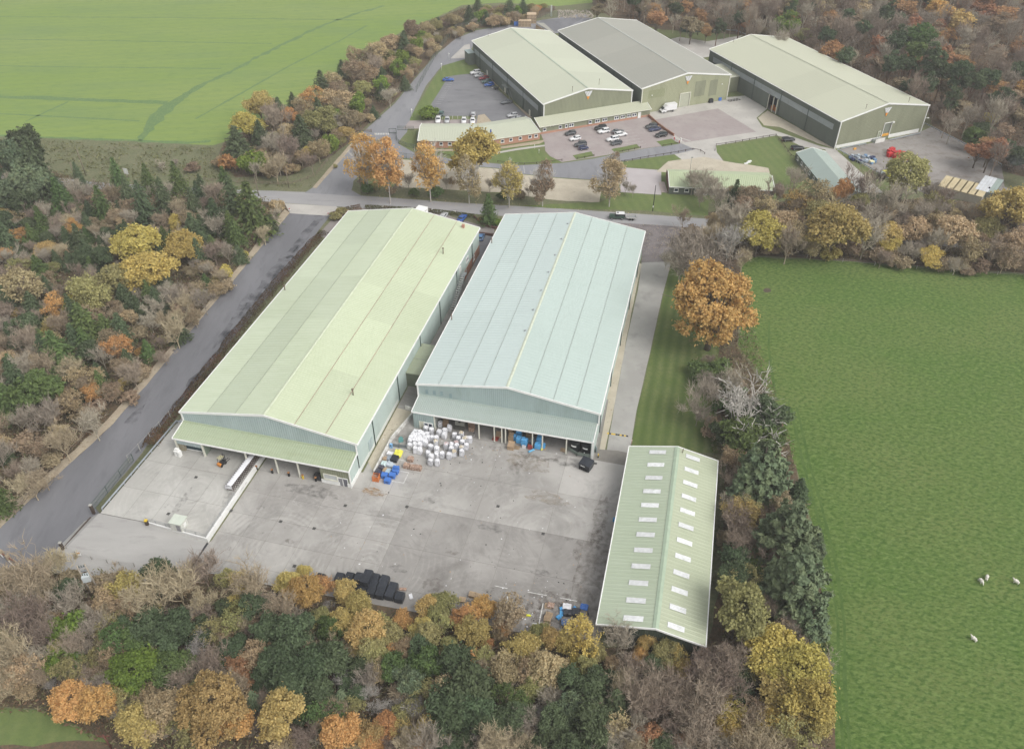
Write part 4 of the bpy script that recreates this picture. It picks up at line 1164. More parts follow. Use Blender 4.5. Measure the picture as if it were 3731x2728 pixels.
for x in (-18.72,19.17):
    mb=MB();mb.bx(x-.16,x+.16,-.14,.12,0,ZE-.1);part('corner_trim',mb,M_cream,we)
for y in (8,22,36,50,64):downpipe(we,left(-18.75),y,.1,ZE-.2,M_dpipe,.13)
mb=MB()
for k in range(70):mb.box((-18.6,.8+k*1.04,ZE+.1),(.6,.12,.12))
part('eaves_filler',mb,mat('pale_filler',(0.42,0.43,0.40),.6),we)
for px,py in ((2045,468),(1505,0)):
    mb=MB();mb.box((-14.5 if px>2000 else 16,-.12,6.5),(.3,.3,.25));part('lamp',mb,M_trim,we)

ZF_,RF=9.66,13.09
wf,rlF=warehouse('stone_warehouse','rightmost stone roofed warehouse with emblem and raised door above the stained yard',O_F,TH_F,19.32,19.31,80.24,ZF_,RF,
    [M_roofF],[M_roofF],M_olive,M_dgreen_shaded,M_dgreen_shaded,ridge=mat('ridge_dull_stone',(0.44,0.455,0.35),.5),per=1.0,perw=.55,holesL=[(33.3,38.4,0,5.4)],holesF=[(.9,4.0,1.3,5.8)])
emblem(wf,front(.02),.2,11.6,3.0)
band(wf,-19.12,3,77,5.6,7.6,9)
for y in (16.5,32,48.5,64):downpipe(wf,left(-19.1),y,.1,ZF_-.2,M_dpipe,.14)
for x in (-19.07,19.06):
    mb=MB();mb.bx(x-.16,x+.16,-.14,.12,0,ZF_-.1);part('corner_trim',mb,M_trim,wf)
mb=MB();mb.bx(-18.6,.6,-.08,.04,0,1.1);part('plinth',mb,M_trim,wf)
mb=MB();mb.bx(4.2,17.8,-.08,.04,0,1.3);part('plinth',mb,M_trim,wf)
mb=MB();mb.bx(.9,4.0,.2,.3,1.3,5.8);part('roller_door',mb,mat('grey_green_roller',(0.19,0.21,0.17),.5),wf)
mb=MB();mb.bar((.8,-.05,1.2),(.8,-.05,5.9),.2);mb.bar((4.1,-.05,1.2),(4.1,-.05,5.9),.2);mb.bar((.7,-.05,5.9),(4.2,-.05,5.9),.2);mb.box((4.3,-.3,5.9),(.8,.5,.5));part('door_frame',mb,M_trim,wf)
mb=MB();mb.bx(1.0,3.9,-.1,.15,1.1,1.9);part('dock_board',mb,mat('orange_board',(0.72,0.36,0.06),.6),wf)
door(wf,front(.02),-.6,.9,2.0,mat('olive_door',(0.3,0.33,0.24),.5),M_cream,1.2)
mb=MB();mb.bx(-3.2,.9,-1.9,-.1,.0,.95);mb.bx(-3.2,.9,-1.95,-1.85,.0,1.5,1);part('loading_step',mb,[M_steel,mat('white_board',(.7,.69,.66),.6)],wf)
mb=MB();mb.bx(33.3*0-19.0,-17.6,33.3,38.4,0,.02);part('threshold',mb,M_floor,wf)
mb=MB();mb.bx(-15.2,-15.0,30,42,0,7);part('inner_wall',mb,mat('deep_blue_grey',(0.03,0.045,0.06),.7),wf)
mb=MB()
for k,(y,h) in enumerate(((34.2,2.0),(35.3,1.4),(36.6,1.9),(37.6,1.2))):mb.box((-18.0+(k % 2)*.5,y,h/2),(.9,.8,h))
part('orange_racking',mb,mat('orange_rack',(0.62,0.22,0.03),.6),wf)
mb=MB();mb.bar((-19.3,33.2,0),(-19.3,33.2,5.5),.3);mb.bar((-19.3,38.5,0),(-19.3,38.5,5.5),.2);mb.bar((-19.3,35.6,0),(-19.3,35.6,5.4),.25);part('door_frame',mb,M_cream,wf)
for x,y,h in ((-8,1.8,1.4),(11.5,2.4,1.3),(-9,79,1.3),(9.5,79,1.3)):
    z=rlF(x);mb=MB();mb.tube([(x,y,z-.1),(x,y,z+h)],.07,6);mb.tube([(x,y,z+h),(x,y,z+h+.22)],.17,6);part('flue',mb,mat('vent_brown',(0.16,0.12,0.09),.6),wf)
mb=MB();mb.tube([(19.2,-.1,5.0),(20.2,-.3,5.0)],.07,6);mb.box((20.3,-.3,4.95),(.5,.35,.25));part('security_camera',mb,M_trim,wf)
# link between the grey and the right-hand shed
l2=empty('link_building',LE(24.0,12.5),-TH_E,'small olive link block between the grey and rightmost warehouses','building')
mb=rib_wall(MB(),-4.6,4.0,0,lambda x:6.0,front(-6.5),.5,.05);part('wall',mb,M_olive,l2)
mb=MB();mb.quad((-4.7,-6.6,6.0),(4.1,-6.6,6.0),(4.1,6,6.9),(-4.7,6,6.9));part('roof',mb,M_roofF,l2)
mb=MB();mb.bar((-4.7,-6.65,6.0),(4.1,-6.65,6.0),.15,.3);part('gutter',mb,M_cream,l2)

# ---------------------------------------------------------------- brick office with a bend
bo=empty('brick_office',(0,0,0),0,'long red brick office with a bend, small square windows and flagpoles','office')
Lp,Bp,Rp=Vector((-32.4,269.1,0)),Vector((-9.2,269.1,0)),Vector((9.7,276.3,0))
nB=Vector((-math.sin(math.radians(10.4)),math.cos(math.radians(10.4)),0))
nR=Vector((-(Rp-Bp).y,(Rp-Bp).x,0)).normalized()
dpt=9.0
Lt,Bt,Rt=Lp+Vector((.1,dpt,0)),Bp+nB*dpt*1.02,Rp+nR*dpt
for a,b,c,d in ((Lp,Bp,Bt,Lt),(Bp,Rp,Rt,Bt)):
    mb=MB();u=Vector((0,0,1))
    dd=(b-a).normalized();nn=Vector((-dd.y,dd.x,0))
    k=round((b-a).length/.6)
    P0,P1=a-nn*.5+u*2.75,b-nn*.5+u*2.75
    Q0,Q1=d+u*3.95,c+u*3.95
    for i in range(k):
        for (f0,h0),(f1,h1) in zip(PROF,PROF[1:]+((1.0,0.0),)):
            g0,g1=(i+f0)/k,(i+f1)/k
            mb.quad(P0.lerp(P1,g0)+u*h0*.05,P0.lerp(P1,g1)+u*h1*.05,Q0.lerp(Q1,g1)+u*h1*.05,Q0.lerp(Q1,g0)+u*h0*.05)
    part('roof_panel',mb,M_roofG if False else M_roofD,bo)
    e0,e1=d+nn*5.0,c+nn*5.0
    mb=MB();mb.quad(Q0,Q1,e1+u*2.9,e0+u*2.9);part('roof_panel',mb,M_roofD,bo)
    mb=MB();mb.bar(P0-nn*.05+u*-.02,P1-nn*.05+u*-.02,.16,.24);part('gutter',mb,M_cream,bo)
    mb=MB();mb.bar(a+u*1.3,b+u*1.3,.3,2.6);part('brick_wall',mb,M_brick,bo)
    mb=MB();mb.quad(e0,e1,e1+u*2.9,e0+u*2.9);part('brick_wall',mb,M_brick,bo)
for a,b in ((Lp,Lt),(Rp,Rt)):
    dd=(b-a).normalized();ee=b+dd*5.0;u=Vector((0,0,1))
    mb=MB();mb.poly([a,ee,ee+u*2.8,b+u*3.85,a+u*2.7]);part('end_wall',mb,M_brick,bo)
    mb=MB();mb.bar(a-dd*.5+u*2.78,b+u*3.98,.2,.3);mb.bar(b+u*3.98,ee+u*2.95,.2,.3);part('bargeboard',mb,M_trim,bo)
def seg_place(a,b):
    dd=(b-a).normalized();nn=Vector((dd.y,-dd.x,0))
    return lambda uu,dp,z:tuple(a+dd*uu+nn*(.15+dp)+Vector((0,0,z)))
sl_,sr_=seg_place(Lp,Bp),seg_place(Bp,Rp)
for x in (291,363,427,491,568,633):window(bo,sl_,S(1400+x/2.0545,1074/2.0545,1.5).x-Lp.x,1.0,1.25,1.15)
for x,y in ((880,1053),(943,1043),(1012,1030),(1083,1018),(1130,1012)):
    p=S(1400+x/2.0545,y/2.0545,1.5);window(bo,sr_,(p-Bp).dot((Rp-Bp).normalized()),1.0,1.25,1.15)
mb=MB()
for k in range(9):
    a0,a1=math.pi*k/9,math.pi*(k+1)/9
    c=Bp+Vector((-1.2,-.2,0))
    mb.quad(c+Vector((math.cos(a0)*1.9,0,2.0+.7*math.sin(a0))),c+Vector((math.cos(a1)*1.9,0,2.0+.7*math.sin(a1))),c+Vector((math.cos(a1)*1.9,-2.0,2.0+.7*math.sin(a1))),c+Vector((math.cos(a0)*1.9,-2.0,2.0+.7*math.sin(a0))))
for dx in (-1.8,1.8):mb.bar(c+Vector((dx,-1.9,0)),c+Vector((dx,-1.9,2.1)),.12)
part('entrance_canopy',mb,mat('frosted_canopy',(0.42,0.45,0.46),.3),bo)
door(bo,sl_,(Bp-Lp).length-1.2,1.7,2.1,M_glass,M_trim)
# ---------------------------------------------------------------- two small huts
hg=empty('long_hut',(0,0,0),0,'long low green hut with pale ribbed roof just above the lane','hut')
a,b=Vector((49.0,235.0,0)),Vector((81.3,232.5,0))
dd=(b-a).normalized();nn=Vector((-dd.y,dd.x,0));u=Vector((0,0,1));k=54
mb=MB();P0,P1,Q0,Q1=a-nn*.5+u*2.55,b-nn*.5+u*2.55,a+nn*7.8+u*3.9,b+nn*7.0+u*3.9
for i in range(k):
    for (f0,h0),(f1,h1) in zip(PROF,PROF[1:]+((1.0,0.0),)):
        g0,g1=(i+f0)/k,(i+f1)/k
        mb.quad(P0.lerp(P1,g0)+u*h0*.09,P0.lerp(P1,g1)+u*h1*.09,Q0.lerp(Q1,g1)+u*h1*.09,Q0.lerp(Q1,g0)+u*h0*.09)
part('roof_panel',mb,M_roofG,hg)
mb=MB();mb.quad(Q0,Q1,b+nn*12+u*2.6,a+nn*12+u*2.6);part('roof_panel',mb,M_roofG,hg)
mb=MB();mb.bar(P0,P1,.16,.22);part('gutter',mb,M_trim,hg)
for e,qq in ((a,Q0),(b,Q1)):
    mb=MB();mb.bar(e-nn*.5+u*2.6,qq+u*.05,.18,.3);part('bargeboard',mb,M_trim,hg)
    mb=MB();mb.poly([e,e+nn*12,e+nn*12+u*2.5,Vector((qq.x,qq.y,3.8)),e+u*2.5]);part('end_wall',mb,mat('dark_red_end',(0.12,0.05,0.04),.7) if e is a else M_dgreen_shaded,hg)
hp=seg_place(a,b)
mb=rib_wall(MB(),0,(b-a).length,0,lambda x:2.5,lambda uu,dp,z:hp(uu,dp-.15,z),.5,.05);part('front_wall',mb,M_dgreen_shaded,hg)
for x in (258,318,376):
    p=S(2300+x/1.5793,600+142/1.5793,1.5);window(hg,hp,(p-a).dot(dd),.9,1.4,1.2)
p=S(2300+423/1.5793,600+158/1.5793,1.0);door(hg,hp,(p-a).dot(dd),1.3,2.1,M_trim,M_trim)
mb=MB();mb.bx(47.0,48.9,235.8,243,0,.15);part('step',mb,mat('pinkish_path',(.42,.36,.33),.9),hg)

hh=empty('grey_hut',(0,0,0),0,'grey-green hut with a row of small windows below the rightmost warehouse','hut')
f0,n0=Vector((94.9,259.2,0)),Vector((97.3,229.5,0))
dd=(n0-f0).normalized();nn=Vector((-dd.y,dd.x,0))   # towards the right
Wd=10.4
for e in (0,1):
    mb=MB()
    if e==0:A0,A1,B0,B1=f0+u*2.7,n0+u*2.7,f0+nn*Wd/2+u*4.3,n0+nn*Wd/2+u*4.3
    else:A0,A1,B0,B1=f0+nn*Wd+u*2.7,n0+nn*Wd+u*2.7,f0+nn*Wd/2+u*4.3,n0+nn*Wd/2+u*4.3
    mb.quad(A0,A1,B1,B0);part('roof_panel',mb,M_roofH if e==0 else mat('pale_grey_green_roof',(.36,.42,.38),.6),hh)
    mb=MB();mb.bar(A0,B0,.2,.26);part('bargeboard',mb,M_trim,hh)
for o_,flip in ((f0,1),(n0,-1)):
    mb=MB();mb.poly([o_,o_+nn*Wd,o_+nn*Wd+u*2.6,o_+nn*Wd/2+u*4.2,o_+u*2.6]);part('end_wall',mb,M_dgreen_shaded,hh)
hp2=lambda uu,dp,z:tuple(f0+dd*uu-nn*(dp-.25)+Vector((0,0,z)))
mb=rib_wall(MB(),.1,(n0-f0).length,0,lambda x:2.6,hp2,.5,.05);part('side_wall',mb,M_dgreen_shaded,hh)
for k in range(7):window(hh,hp2,2.2+k*3.6,1.0,1.1,1.1)
door(hh,hp2,27.8,1.2,2.0,M_trim,M_trim)
# ================================================================ VEHICLES
def car_paint(name,col,rough=.28):
    m=mat(name,col,rough,var=.03,spec=.5)
    m.node_tree.nodes['Principled BSDF'].inputs['Coat Weight'].default_value=.4
    return m
PAINT={k:car_paint(k+'_car_paint',c) for k,c in dict(white=(.74,.74,.74),silver=(.46,.47,.48),grey=(.13,.14,.15),charcoal=(.055,.06,.066),black=(.014,.015,.017),navy=(.02,.03,.09),blue=(.03,.10,.36),red=(.22,.02,.03),green=(.05,.11,.10),dkgreen=(.045,.085,.065),skyblue=(.10,.22,.42)).items()}
M_carglass=mat('car_glass',(.03,.038,.048),.06,spec=.6)
M_tyre=mat('tyre',(.02,.02,.02),.8)
M_rim=mat('alloy_rim',(.4,.41,.42),.35,.7)
M_lamp=mat('headlamp',(.65,.66,.66),.15)
M_tail=mat('tail_lamp',(.35,.02,.02),.25)
M_trimblk=mat('black_plastic',(.03,.03,.032),.6)
CARS={}
wheel_me=rim_me=None
def car_meshes(kind):
    if kind in CARS:return CARS[kind]
    L,W,Hh,hood,cab0,cab1=dict(hatch=(4.15,1.76,1.48,.98,.62,-1.98),suv=(4.55,1.86,1.68,1.08,.70,-2.12),saloon=(4.65,1.80,1.44,.98,.55,-1.62),estate=(4.7,1.82,1.48,.98,.6,-2.2),small=(3.65,1.66,1.50,1.0,.75,-1.7))[kind]
    x1,x0,hw=L/2,-L/2,W/2
    st=[(x1,.60*hw,.42,.62),(x1-.06,.84*hw,.28,.74),(x1-.35,.96*hw,.22,hood-.14),(x1-.9,hw,.2,hood-.05),(cab0+.1,hw,.2,hood+.02),(0,hw,.2,hood+.03),(cab1*.7,hw,.2,hood+.05),(x0+.5,.98*hw,.22,hood+(.03 if kind != 'saloon' else .02)),(x0+.08,.88*hw,.3,hood-.02),(x0,.72*hw,.42,hood-.18)]
    mb=MB();vs=[];n=8
    for x,w,zb,zt in st:
        for yy,zz in ((-w*.86,zb),(-w,zb+.12),(-w,zt-.16),(-w*.90,zt),(w*.90,zt),(w,zt-.16),(w,zb+.12),(w*.86,zb)):vs.append((x,yy,zz))
    fs=[(i*n+k,i*n+(k+1) % n,(i+1)*n+(k+1) % n,(i+1)*n+k) for i in range(len(st)-1) for k in range(n)]
    fs += [tuple(range(n))[::-1],tuple(range((len(st)-1)*n,len(st)*n))]
    mb.add(vs,fs,0,True)
    body=mb.mesh('body',PAINT['white'])
    zr,zb=Hh,hood-.02
    def ring(f,inset,z,ex=0.0):
        a,b=cab0-f*(.75 if kind != 'suv' else .62),cab1+f*(.55 if kind in ('saloon',) else .30)
        w=hw*(.90-.16*f)-inset
        return [(a+ex,-w,z),(a+ex,w,z),(b-ex,w,z),(b-ex,-w,z)]
    lo,hi=ring(0,0,zb),ring(.93,0,zr-.05)
    mb=MB();mb.add(lo+hi,((0,1,5,4),(1,2,6,5),(2,3,7,6),(3,0,4,7)))
    glass=mb.mesh('windows',M_carglass)
    mb=MB()
    a,b=ring(.86,-.015,zr-.085),ring(1.0,.05,zr)
    mb.add(a+b,((4,5,6,7),(0,1,5,4),(1,2,6,5),(2,3,7,6),(3,0,4,7)),0,True)
    for i,j in ((0,0),(1,1),(2,2),(3,3)):     # pillars
        mb.bar(lo[i],a[j],.09)
    for s in (-1,1):
        p=Vector(((lo[0][0]+lo[3][0])/2,s*hw*.9,zb));q_=Vector(((a[0][0]+a[3][0])/2,s*(hw*.76),zr-.09));mb.bar(p,q_,.09)
    roof=mb.mesh('roof',PAINT['white'])
    mb=MB();r=.33 if kind != 'suv' else .37
    mb.tube([(0,-.11,0),(0,.11,0)],r,14);wheel=mb.mesh('wheel',M_tyre)
    mb=MB();mb.tube([(0,-.118,0),(0,.118,0)],r*.64,10);rim=mb.mesh('rim',M_rim)
    mb=MB();mb.box((0,0,0),(.10,.34,.15));hl=mb.mesh('headlight',M_lamp)
    mb=MB();mb.box((0,0,0),(.08,.24,.24));tl=mb.mesh('tail_light',M_tail)
    mb=MB();mb.box((0,0,0),(.05,.52,.12));pl=mb.mesh('number_plate',mat('plate_white',(.7,.7,.68),.5))
    CARS[kind]=dict(body=body,glass=glass,roof=roof,wheel=wheel,rim=rim,hl=hl,tl=tl,pl=pl,L=L,hw=hw,hood=hood,r=r)
    return CARS[kind]
def own(o,m):
    o.material_slots[0].link='OBJECT';o.material_slots[0].material=m
def car(kind,paint,pos,rz,label,group=None,name='car'):
    c=car_meshes(kind)
    root=empty(name,(pos.x,pos.y,pos.z+.045),rz,label,'car',group)
    own(put('body',c['body'],root),PAINT[paint]);put('windows',c['glass'],root);own(put('roof',c['roof'],root),PAINT[paint])
    for sx in (c['L']*.30,-c['L']*.29):
        for sy in (-1,1):
            w=put('wheel',c['wheel'],root,(sx,sy*(c['hw']-.09),c['r']));put('rim',c['rim'],w)
    for sy in (-1,1):
        put('headlight',c['hl'],root,(c['L']/2-.12,sy*c['hw']*.70,c['hood']-.30));put('tail_light',c['tl'],root,(-c['L']/2+.06,sy*c['hw']*.74,c['hood']-.22))
    put('number_plate',c['pl'],root,(-c['L']/2+.01,0,.72));put('number_plate',c['pl'],root,(c['L']/2-.01,0,.5))
    return root
AD=math.atan2(-math.sin(TH_D),math.cos(TH_D))     # along the front of the estate
FR,UP_,OF='cars in the front car park','cars in the upper car park','cars behind the brick office'
for kind,col,x,y,dr,lab,g in (
    ('hatch','charcoal',1393,1010,180,'dark grey car nearest the brick office in the front car park',FR),
    ('hatch','white',1428,1050,180,'white car with only dark cars behind and before it, left half of front car park',FR),
    ('suv','charcoal',1468,1094,180,'charcoal car partly hidden behind the small navy car, front car park',FR),
    ('small','navy',1490,1120,0,'small navy car next to the grass island, front car park',FR),
    ('suv','black',1618,970,180,'black car nearest the office windows in the front car park',FR),
    ('suv','white',1642,995,180,'white car touching the black one below the office windows',FR),
    ('saloon','grey',1748,997,0,'dark grey car half hidden by a white one mid front car park',FR),
    ('suv','white',1770,1019,0,'rightmost white car of the front car park, before a dark grey one',FR),
    ('suv','white',1708,1055,180,'white car behind a small dark car near the long grass island',FR),
    ('hatch','charcoal',1736,1083,180,'small dark car closest to the long grass island',FR),
    ('suv','charcoal',1998,959,180,'dark grey car closest to the low boundary wall of the front car park',FR),
    ('saloon','navy',2022,979,180,'dark blue car second along the low boundary wall',FR),
    ('suv','black',2072,1023,180,'black car by the rightmost grass island of the front car park',FR),
    ('suv','white',683,555,180,'white car, topmost of the row beside the stone green warehouse',UP_),
    ('hatch','silver',710,578,180,'silver car second in the row beside the stone green warehouse',UP_),
    ('hatch','red',745,597,180,'dark red car beside the stone green warehouse',UP_),
    ('hatch','green',766,621,180,'dark green car between the red and the blue ones',UP_),
    ('hatch','blue',785,646,180,'bright blue car at the lower end of the row beside the warehouse',UP_),
    ('saloon','grey',915,776,180,'grey car parked alone beside the stone green warehouse',UP_),
    ('hatch','silver',960,875,180,'silver car above the bend of the brick office roof',UP_),
    ('hatch','silver',990,902,180,'silver car mostly hidden behind the brick office roof',UP_)):
    car(kind,col,z1(x,y),AD+R(dr),lab,g)
car('saloon','blue',z1(480,608),R(4),'blue car parked alone along the upper car park lawn',UP_)
for kind,col,x,y,lab in (('suv','green',427,862,'dark green car beside the clipped lime bush'),('suv','white',404,912,'large white car nearest the clipped lime bush'),('hatch','silver',471,914,'silver car between two white ones behind the brick office'),
                             ('hatch','white',597,917,'small white car in the middle behind the brick office'),('hatch','silver',667,867,'silver car facing a white one beside the sandy patio'),('hatch','white',662,920,'white car beside the sandy patio behind the brick office')):
    car(kind,col,z1(x,y),R(-90 if y>880 else 90),lab,OF)
car('estate','black',z2(681,944),R(8),'black car nearer the rightmost warehouse, above the grey hut')
car('estate','black',z2(742,1002),R(8),'black car touching the corner of the grey hut roof')
car('saloon','blue',z7(1368,990),R(70),'blue car parked behind the pale green warehouse ridge')
car('hatch','silver',z7(1180,968),R(75),'pale car whose roof just shows over the pale green warehouse')
car('small','skyblue',z7(1562,1188),R(80),'small light blue car in the gap between the two big warehouses')

# off-roader with a white roof, and its trailer
lr=empty('off_road_car',z8(698,1262)+Vector((0,0,.03)),R(180-4),'dark green off-roader with white roof and trailer on the road','car')
mb=MB();mb.bx(-2.2,2.2,-.86,.86,.5,1.1);mb.bx(.55,2.15,-.66,.66,1.1,1.28);mb.bx(2.2,2.3,-.86,.86,.5,.7)
for s in (-1,1):mb.bx(.95,2.2,s*.86-.08,s*.86+.08,.8,1.12);mb.bx(-2.15,-.9,s*.86-.05,s*.86+.05,.85,1.12)
mb.build('body',PAINT['dkgreen'],lr)
mb=MB();lo=[(.55,-.82,1.1),(.55,.82,1.1),(-2.15,.82,1.1),(-2.15,-.82,1.1)];hi=[(.35,-.76,1.86),(.35,.76,1.86),(-2.15,.76,1.86),(-2.15,-.76,1.86)]
mb.add(lo+hi,((0,1,5,4),(1,2,6,5),(2,3,7,6),(3,0,4,7)));mb.build('windows',M_carglass,lr)
mb=MB();mb.box((-.9,0,1.92),(2.6,1.6,.14),0,0,.94);mb.build('roof',PAINT['white'],lr)
mb=MB();mb.box((-.2,0,2.01),(.5,.6,.06));mb.build('roof_hatch',M_trimblk,lr)
for s in (-1,1):
    mb=MB();mb.bx(-2.18,-.55,s*.80-.02,s*.80+.02,1.1,1.86) if s<0 else mb.bx(-2.18,-.55,s*.80-.02,s*.80+.02,1.1,1.3);mb.build('side_panel',PAINT['dkgreen'],lr)
    for x in (1.45,-1.5):w=put('wheel',car_meshes('suv')['wheel'],lr,(x,s*.78,.38));put('rim',car_meshes('suv')['rim'],w)
    put('headlight',car_meshes('suv')['hl'],lr,(2.16,s*.55,.95))
sp=put('spare_wheel',car_meshes('suv')['wheel'],lr,(-2.3,.2,1.1),R(90))
tr=empty('trailer',z8(845,1268)+Vector((0,0,.03)),R(180-4),'small grey twin axle trailer behind the dark green off-roader','trailer')
mb=MB();mb.bx(-1.5,1.5,-.8,.8,.55,.62);mb.build('deck',M_steel,tr)
mp_=mat('trailer_panel',(.55,.54,.52),.5)
for y in (-.8,.8):mb=MB();mb.bx(-1.5,1.5,y-.02,y+.02,.62,1.05);mb.build('side_panel',mp_,tr)
for x in (-1.5,1.5):mb=MB();mb.bx(x-.02,x+.02,-.8,.8,.62,1.05);mb.build('end_panel',mp_,tr)
mb=MB();mb.bar((1.5,0,.55),(2.7,0,.5),.1);mb.build('drawbar',M_steel,tr)
for x in (-.4,.4):
    for s in (-1,1):put('wheel',car_meshes('small')['wheel'],tr,(x,s*.9,.33))
t2=empty('trailer',z1(838,672)+Vector((0,0,.04)),R(-25),'small dark box trailer with pale drawbar below the bright blue car','trailer')
mb=MB();mb.bx(-.9,.9,-.6,.6,.45,.95);mb.build('box',PAINT['charcoal'],t2);mb=MB();mb.bar((-.9,-.5,.45),(-2.2,0,.42),.12);mb.bar((-.9,.5,.45),(-2.2,0,.42),.12);mb.build('drawbar',mp_,t2)
for s in (-1,1):put('wheel',car_meshes('small')['wheel'],t2,(0,s*.68,.33))

# white box van by the grey roofed warehouse
vn=empty('box_van',z1(2118,838)+Vector((0,0,.04)),AD+R(180),'white box van parked against the grey roofed warehouse gable','van')
mb=MB();mb.bx(-3.4,.9,-1.05,1.05,.85,3.0);mb.build('cargo_box',PAINT['white'],vn)
mb=MB();mb.add([(.9,-1.0,.4),(.9,1.0,.4),(2.9,.92,.4),(2.9,-.92,.4),(.9,-1.0,2.2),(.9,1.0,2.2),(1.75,.84,2.15),(1.75,-.84,2.15),(2.45,.92,1.25),(2.45,-.92,1.25),(2.95,.88,.95),(2.95,-.88,.95)],
    ((4,5,6,7),(7,6,8,9),(9,8,10,11),(11,10,2,3),(0,3,11,9,7,4),(1,5,6,8,10,2),(0,1,2,3)));mb.build('cab',PAINT['white'],vn)
mb=MB();mb.add([(.9,-.95,2.2),(.9,.95,2.2),(1.6,.7,2.2),(1.6,-.7,2.2),(.9,-.95,2.95),(.9,.95,2.95)],((4,5,2,3),(0,3,4),(1,5,2)));mb.build('air_deflector',PAINT['white'],vn)
mb=MB();mb.quad((1.80,-.78,2.12),(1.80,.78,2.12),(2.45,.84,1.32),(2.45,-.84,1.32));mb.v=[(x+.03,y,z+.03) for x,y,z in mb.v];mb.build('windscreen',M_carglass,vn)
for s in (-1,1):
    mb=MB();mb.quad((1.15,s*1.0,1.35),(2.2,s*.97,1.35),(1.75,s*.90,2.0),(1.15,s*.97,2.0));mb.build('side_window',M_carglass,vn)
    for x in (2.0,-1.9):w=put('wheel',car_meshes('suv')['wheel'],vn,(x,s*.88,.37));put('rim',car_meshes('suv')['rim'],w)
    put('headlight',car_meshes('suv')['hl'],vn,(2.88,s*.68,.85))
mb=MB();mb.bx(2.9,3.02,-.9,.9,.4,.72);mb.build('bumper',M_trimblk,vn)
# ================================================================ THINGS IN THE YARD
prng=random.Random(11)
AUTO=[]      # (object, description, position) waiting for a label that singles it out
def auto(o,desc,pos,cat,group=None):
    o['category']=cat
    if group:o['group']=group
    AUTO.append((o,desc,Vector(pos)))
    return o

def lumpy(name,sx,sy,sz,m,seed,amp=.05,n=4,top=.0,bulge=.06,tone=None):
    """soft packed block: bulging sides, uneven top"""
    mb=MB();N=n
    def pt(u,v,w):
        x,y,z=(u-.5)*sx,(v-.5)*sy,w*sz
        b=math.sin(math.pi*min(1,max(0,w)))*bulge
        k=1+b
        nz=mnoise.noise(Vector((x*2.3+seed*5.1,y*2.3,z*2.0)))*amp
        nz2=mnoise.noise(Vector((x*5+seed,y*5+9,4)))*top if w>.99 else 0
        ed=.93 if w>.99 or w<.01 else 1
        cr=.96 if (u in (0,1) and v in (0,1)) else 1
        return (x*k*ed*cr+nz,y*k*ed*cr+nz*.7,z+nz2+(nz*.5 if w>.5 else 0))
    def face(f):
        b=len(mb.v)
        for i in range(N+1):
            for j in range(N+1):mb.v.append(f(i/N,j/N))
        for i in range(N):
            for j in range(N):
                mb.f.append((b+i*(N+1)+j,b+(i+1)*(N+1)+j,b+(i+1)*(N+1)+j+1,b+i*(N+1)+j+1));mb.m.append(0);mb.sm.append(False)
    face(lambda a,c:pt(a,0,c));face(lambda a,c:pt(1,a,c));face(lambda a,c:pt(1-a,1,c));face(lambda a,c:pt(0,1-a,c));face(lambda a,c:pt(a,c,1))
    return mb.mesh(name,m)

M_sack=mat('white_sacking',(.70,.70,.72),.7,var=.08,scale=2.5,objvar=.05)
M_card=mat('cardboard',(.40,.29,.19),.85,var=.15,scale=2,objvar=.12)
M_bluewrap=mat('blue_wrap',(.10,.36,.66),.35,var=.18,scale=3,objvar=.08)
M_blackwrap=mat('black_wrap',(.03,.034,.042),.34,var=.35,scale=3,objvar=.15)
M_paper=mat('baled_paper',(.33,.22,.16),.9,var=.6,scale=6,spot=((.72,.63,.60),4.5,.45),objvar=.1)
M_pallet=mat('pallet_wood',(.38,.28,.18),.85,var=.2,scale=3,objvar=.2)
M_bluebox=mat('blue_plastic',(.06,.17,.50),.4,var=.08,objvar=.06)
M_grid=mat('cage_wire',(.34,.35,.38),.5,.4)

# wheeled cages lined with white sacking
SACKS=[lumpy('sack',.95,.95,1.4,M_sack,s,.03,4,.14,.01) for s in range(5)]
LUMPS=[lumpy('filling',.8,.75,.28,M_sack,20+s,.10,3,.2) for s in range(3)]
mb=MB()
for y in (-.47,.47):
    for k in range(6):x=-.45+k*.18;mb.bar((x,y,.12),(x,y,1.45),.022)
    for z in (.15,.6,1.05,1.45):mb.bar((-.47,y,z),(.47,y,z),.024)
for x in (-.47,.47):
    for k in range(6):y=-.45+k*.18;mb.bar((x,y,.12),(x,y,1.45),.022)
CAGE=mb.mesh('cage',M_grid)
CBASE=MB().bx(-.47,.47,-.47,.47,.08,.13).mesh('base',M_grid)
zb_=Zm(1480,1500,5.65)
cages='''190 430 w;285 440 w;330 470 w;150 490 w;240 495 w;360 490 w;430 480 w;110 545 w;200 545 w;290 550 w;455 545 w;85 610 w;165 610 w;245 610 w;320 600 w;535 545 g;625 560 g;395 640 w;75 700 w;180 690 w;275 690 w;190 780 w;275 800 w;610 640 t;410 360 w;525 390 g;680 430 w;795 400 w;890 330 w;785 480 w;1000 490 g;1075 565 g;1135 470 t;1195 580 t;1235 570 t;1315 570 g;1240 710 w;825 700 p;935 700 g;1030 660 p;1040 720 g;930 770 g;1140 760 t;1145 840 g;990 850 t;885 900 g;740 885 g;630 770 w;455 860 w;515 930 w;630 880 w;505 1030 w;640 1040 g;510 730 g;700 250 w;1155 640 g;385 560 w;140 570 w'''
G_CAGE='white lined cages in front of the blue-green warehouse'
M_fill={'w':M_sack,'g':M_sack,'t':mat('cream_filling',(.55,.48,.36),.8,var=.2,scale=4),'p':mat('pinkish_filling',(.50,.38,.37),.85,var=.3,scale=5)}
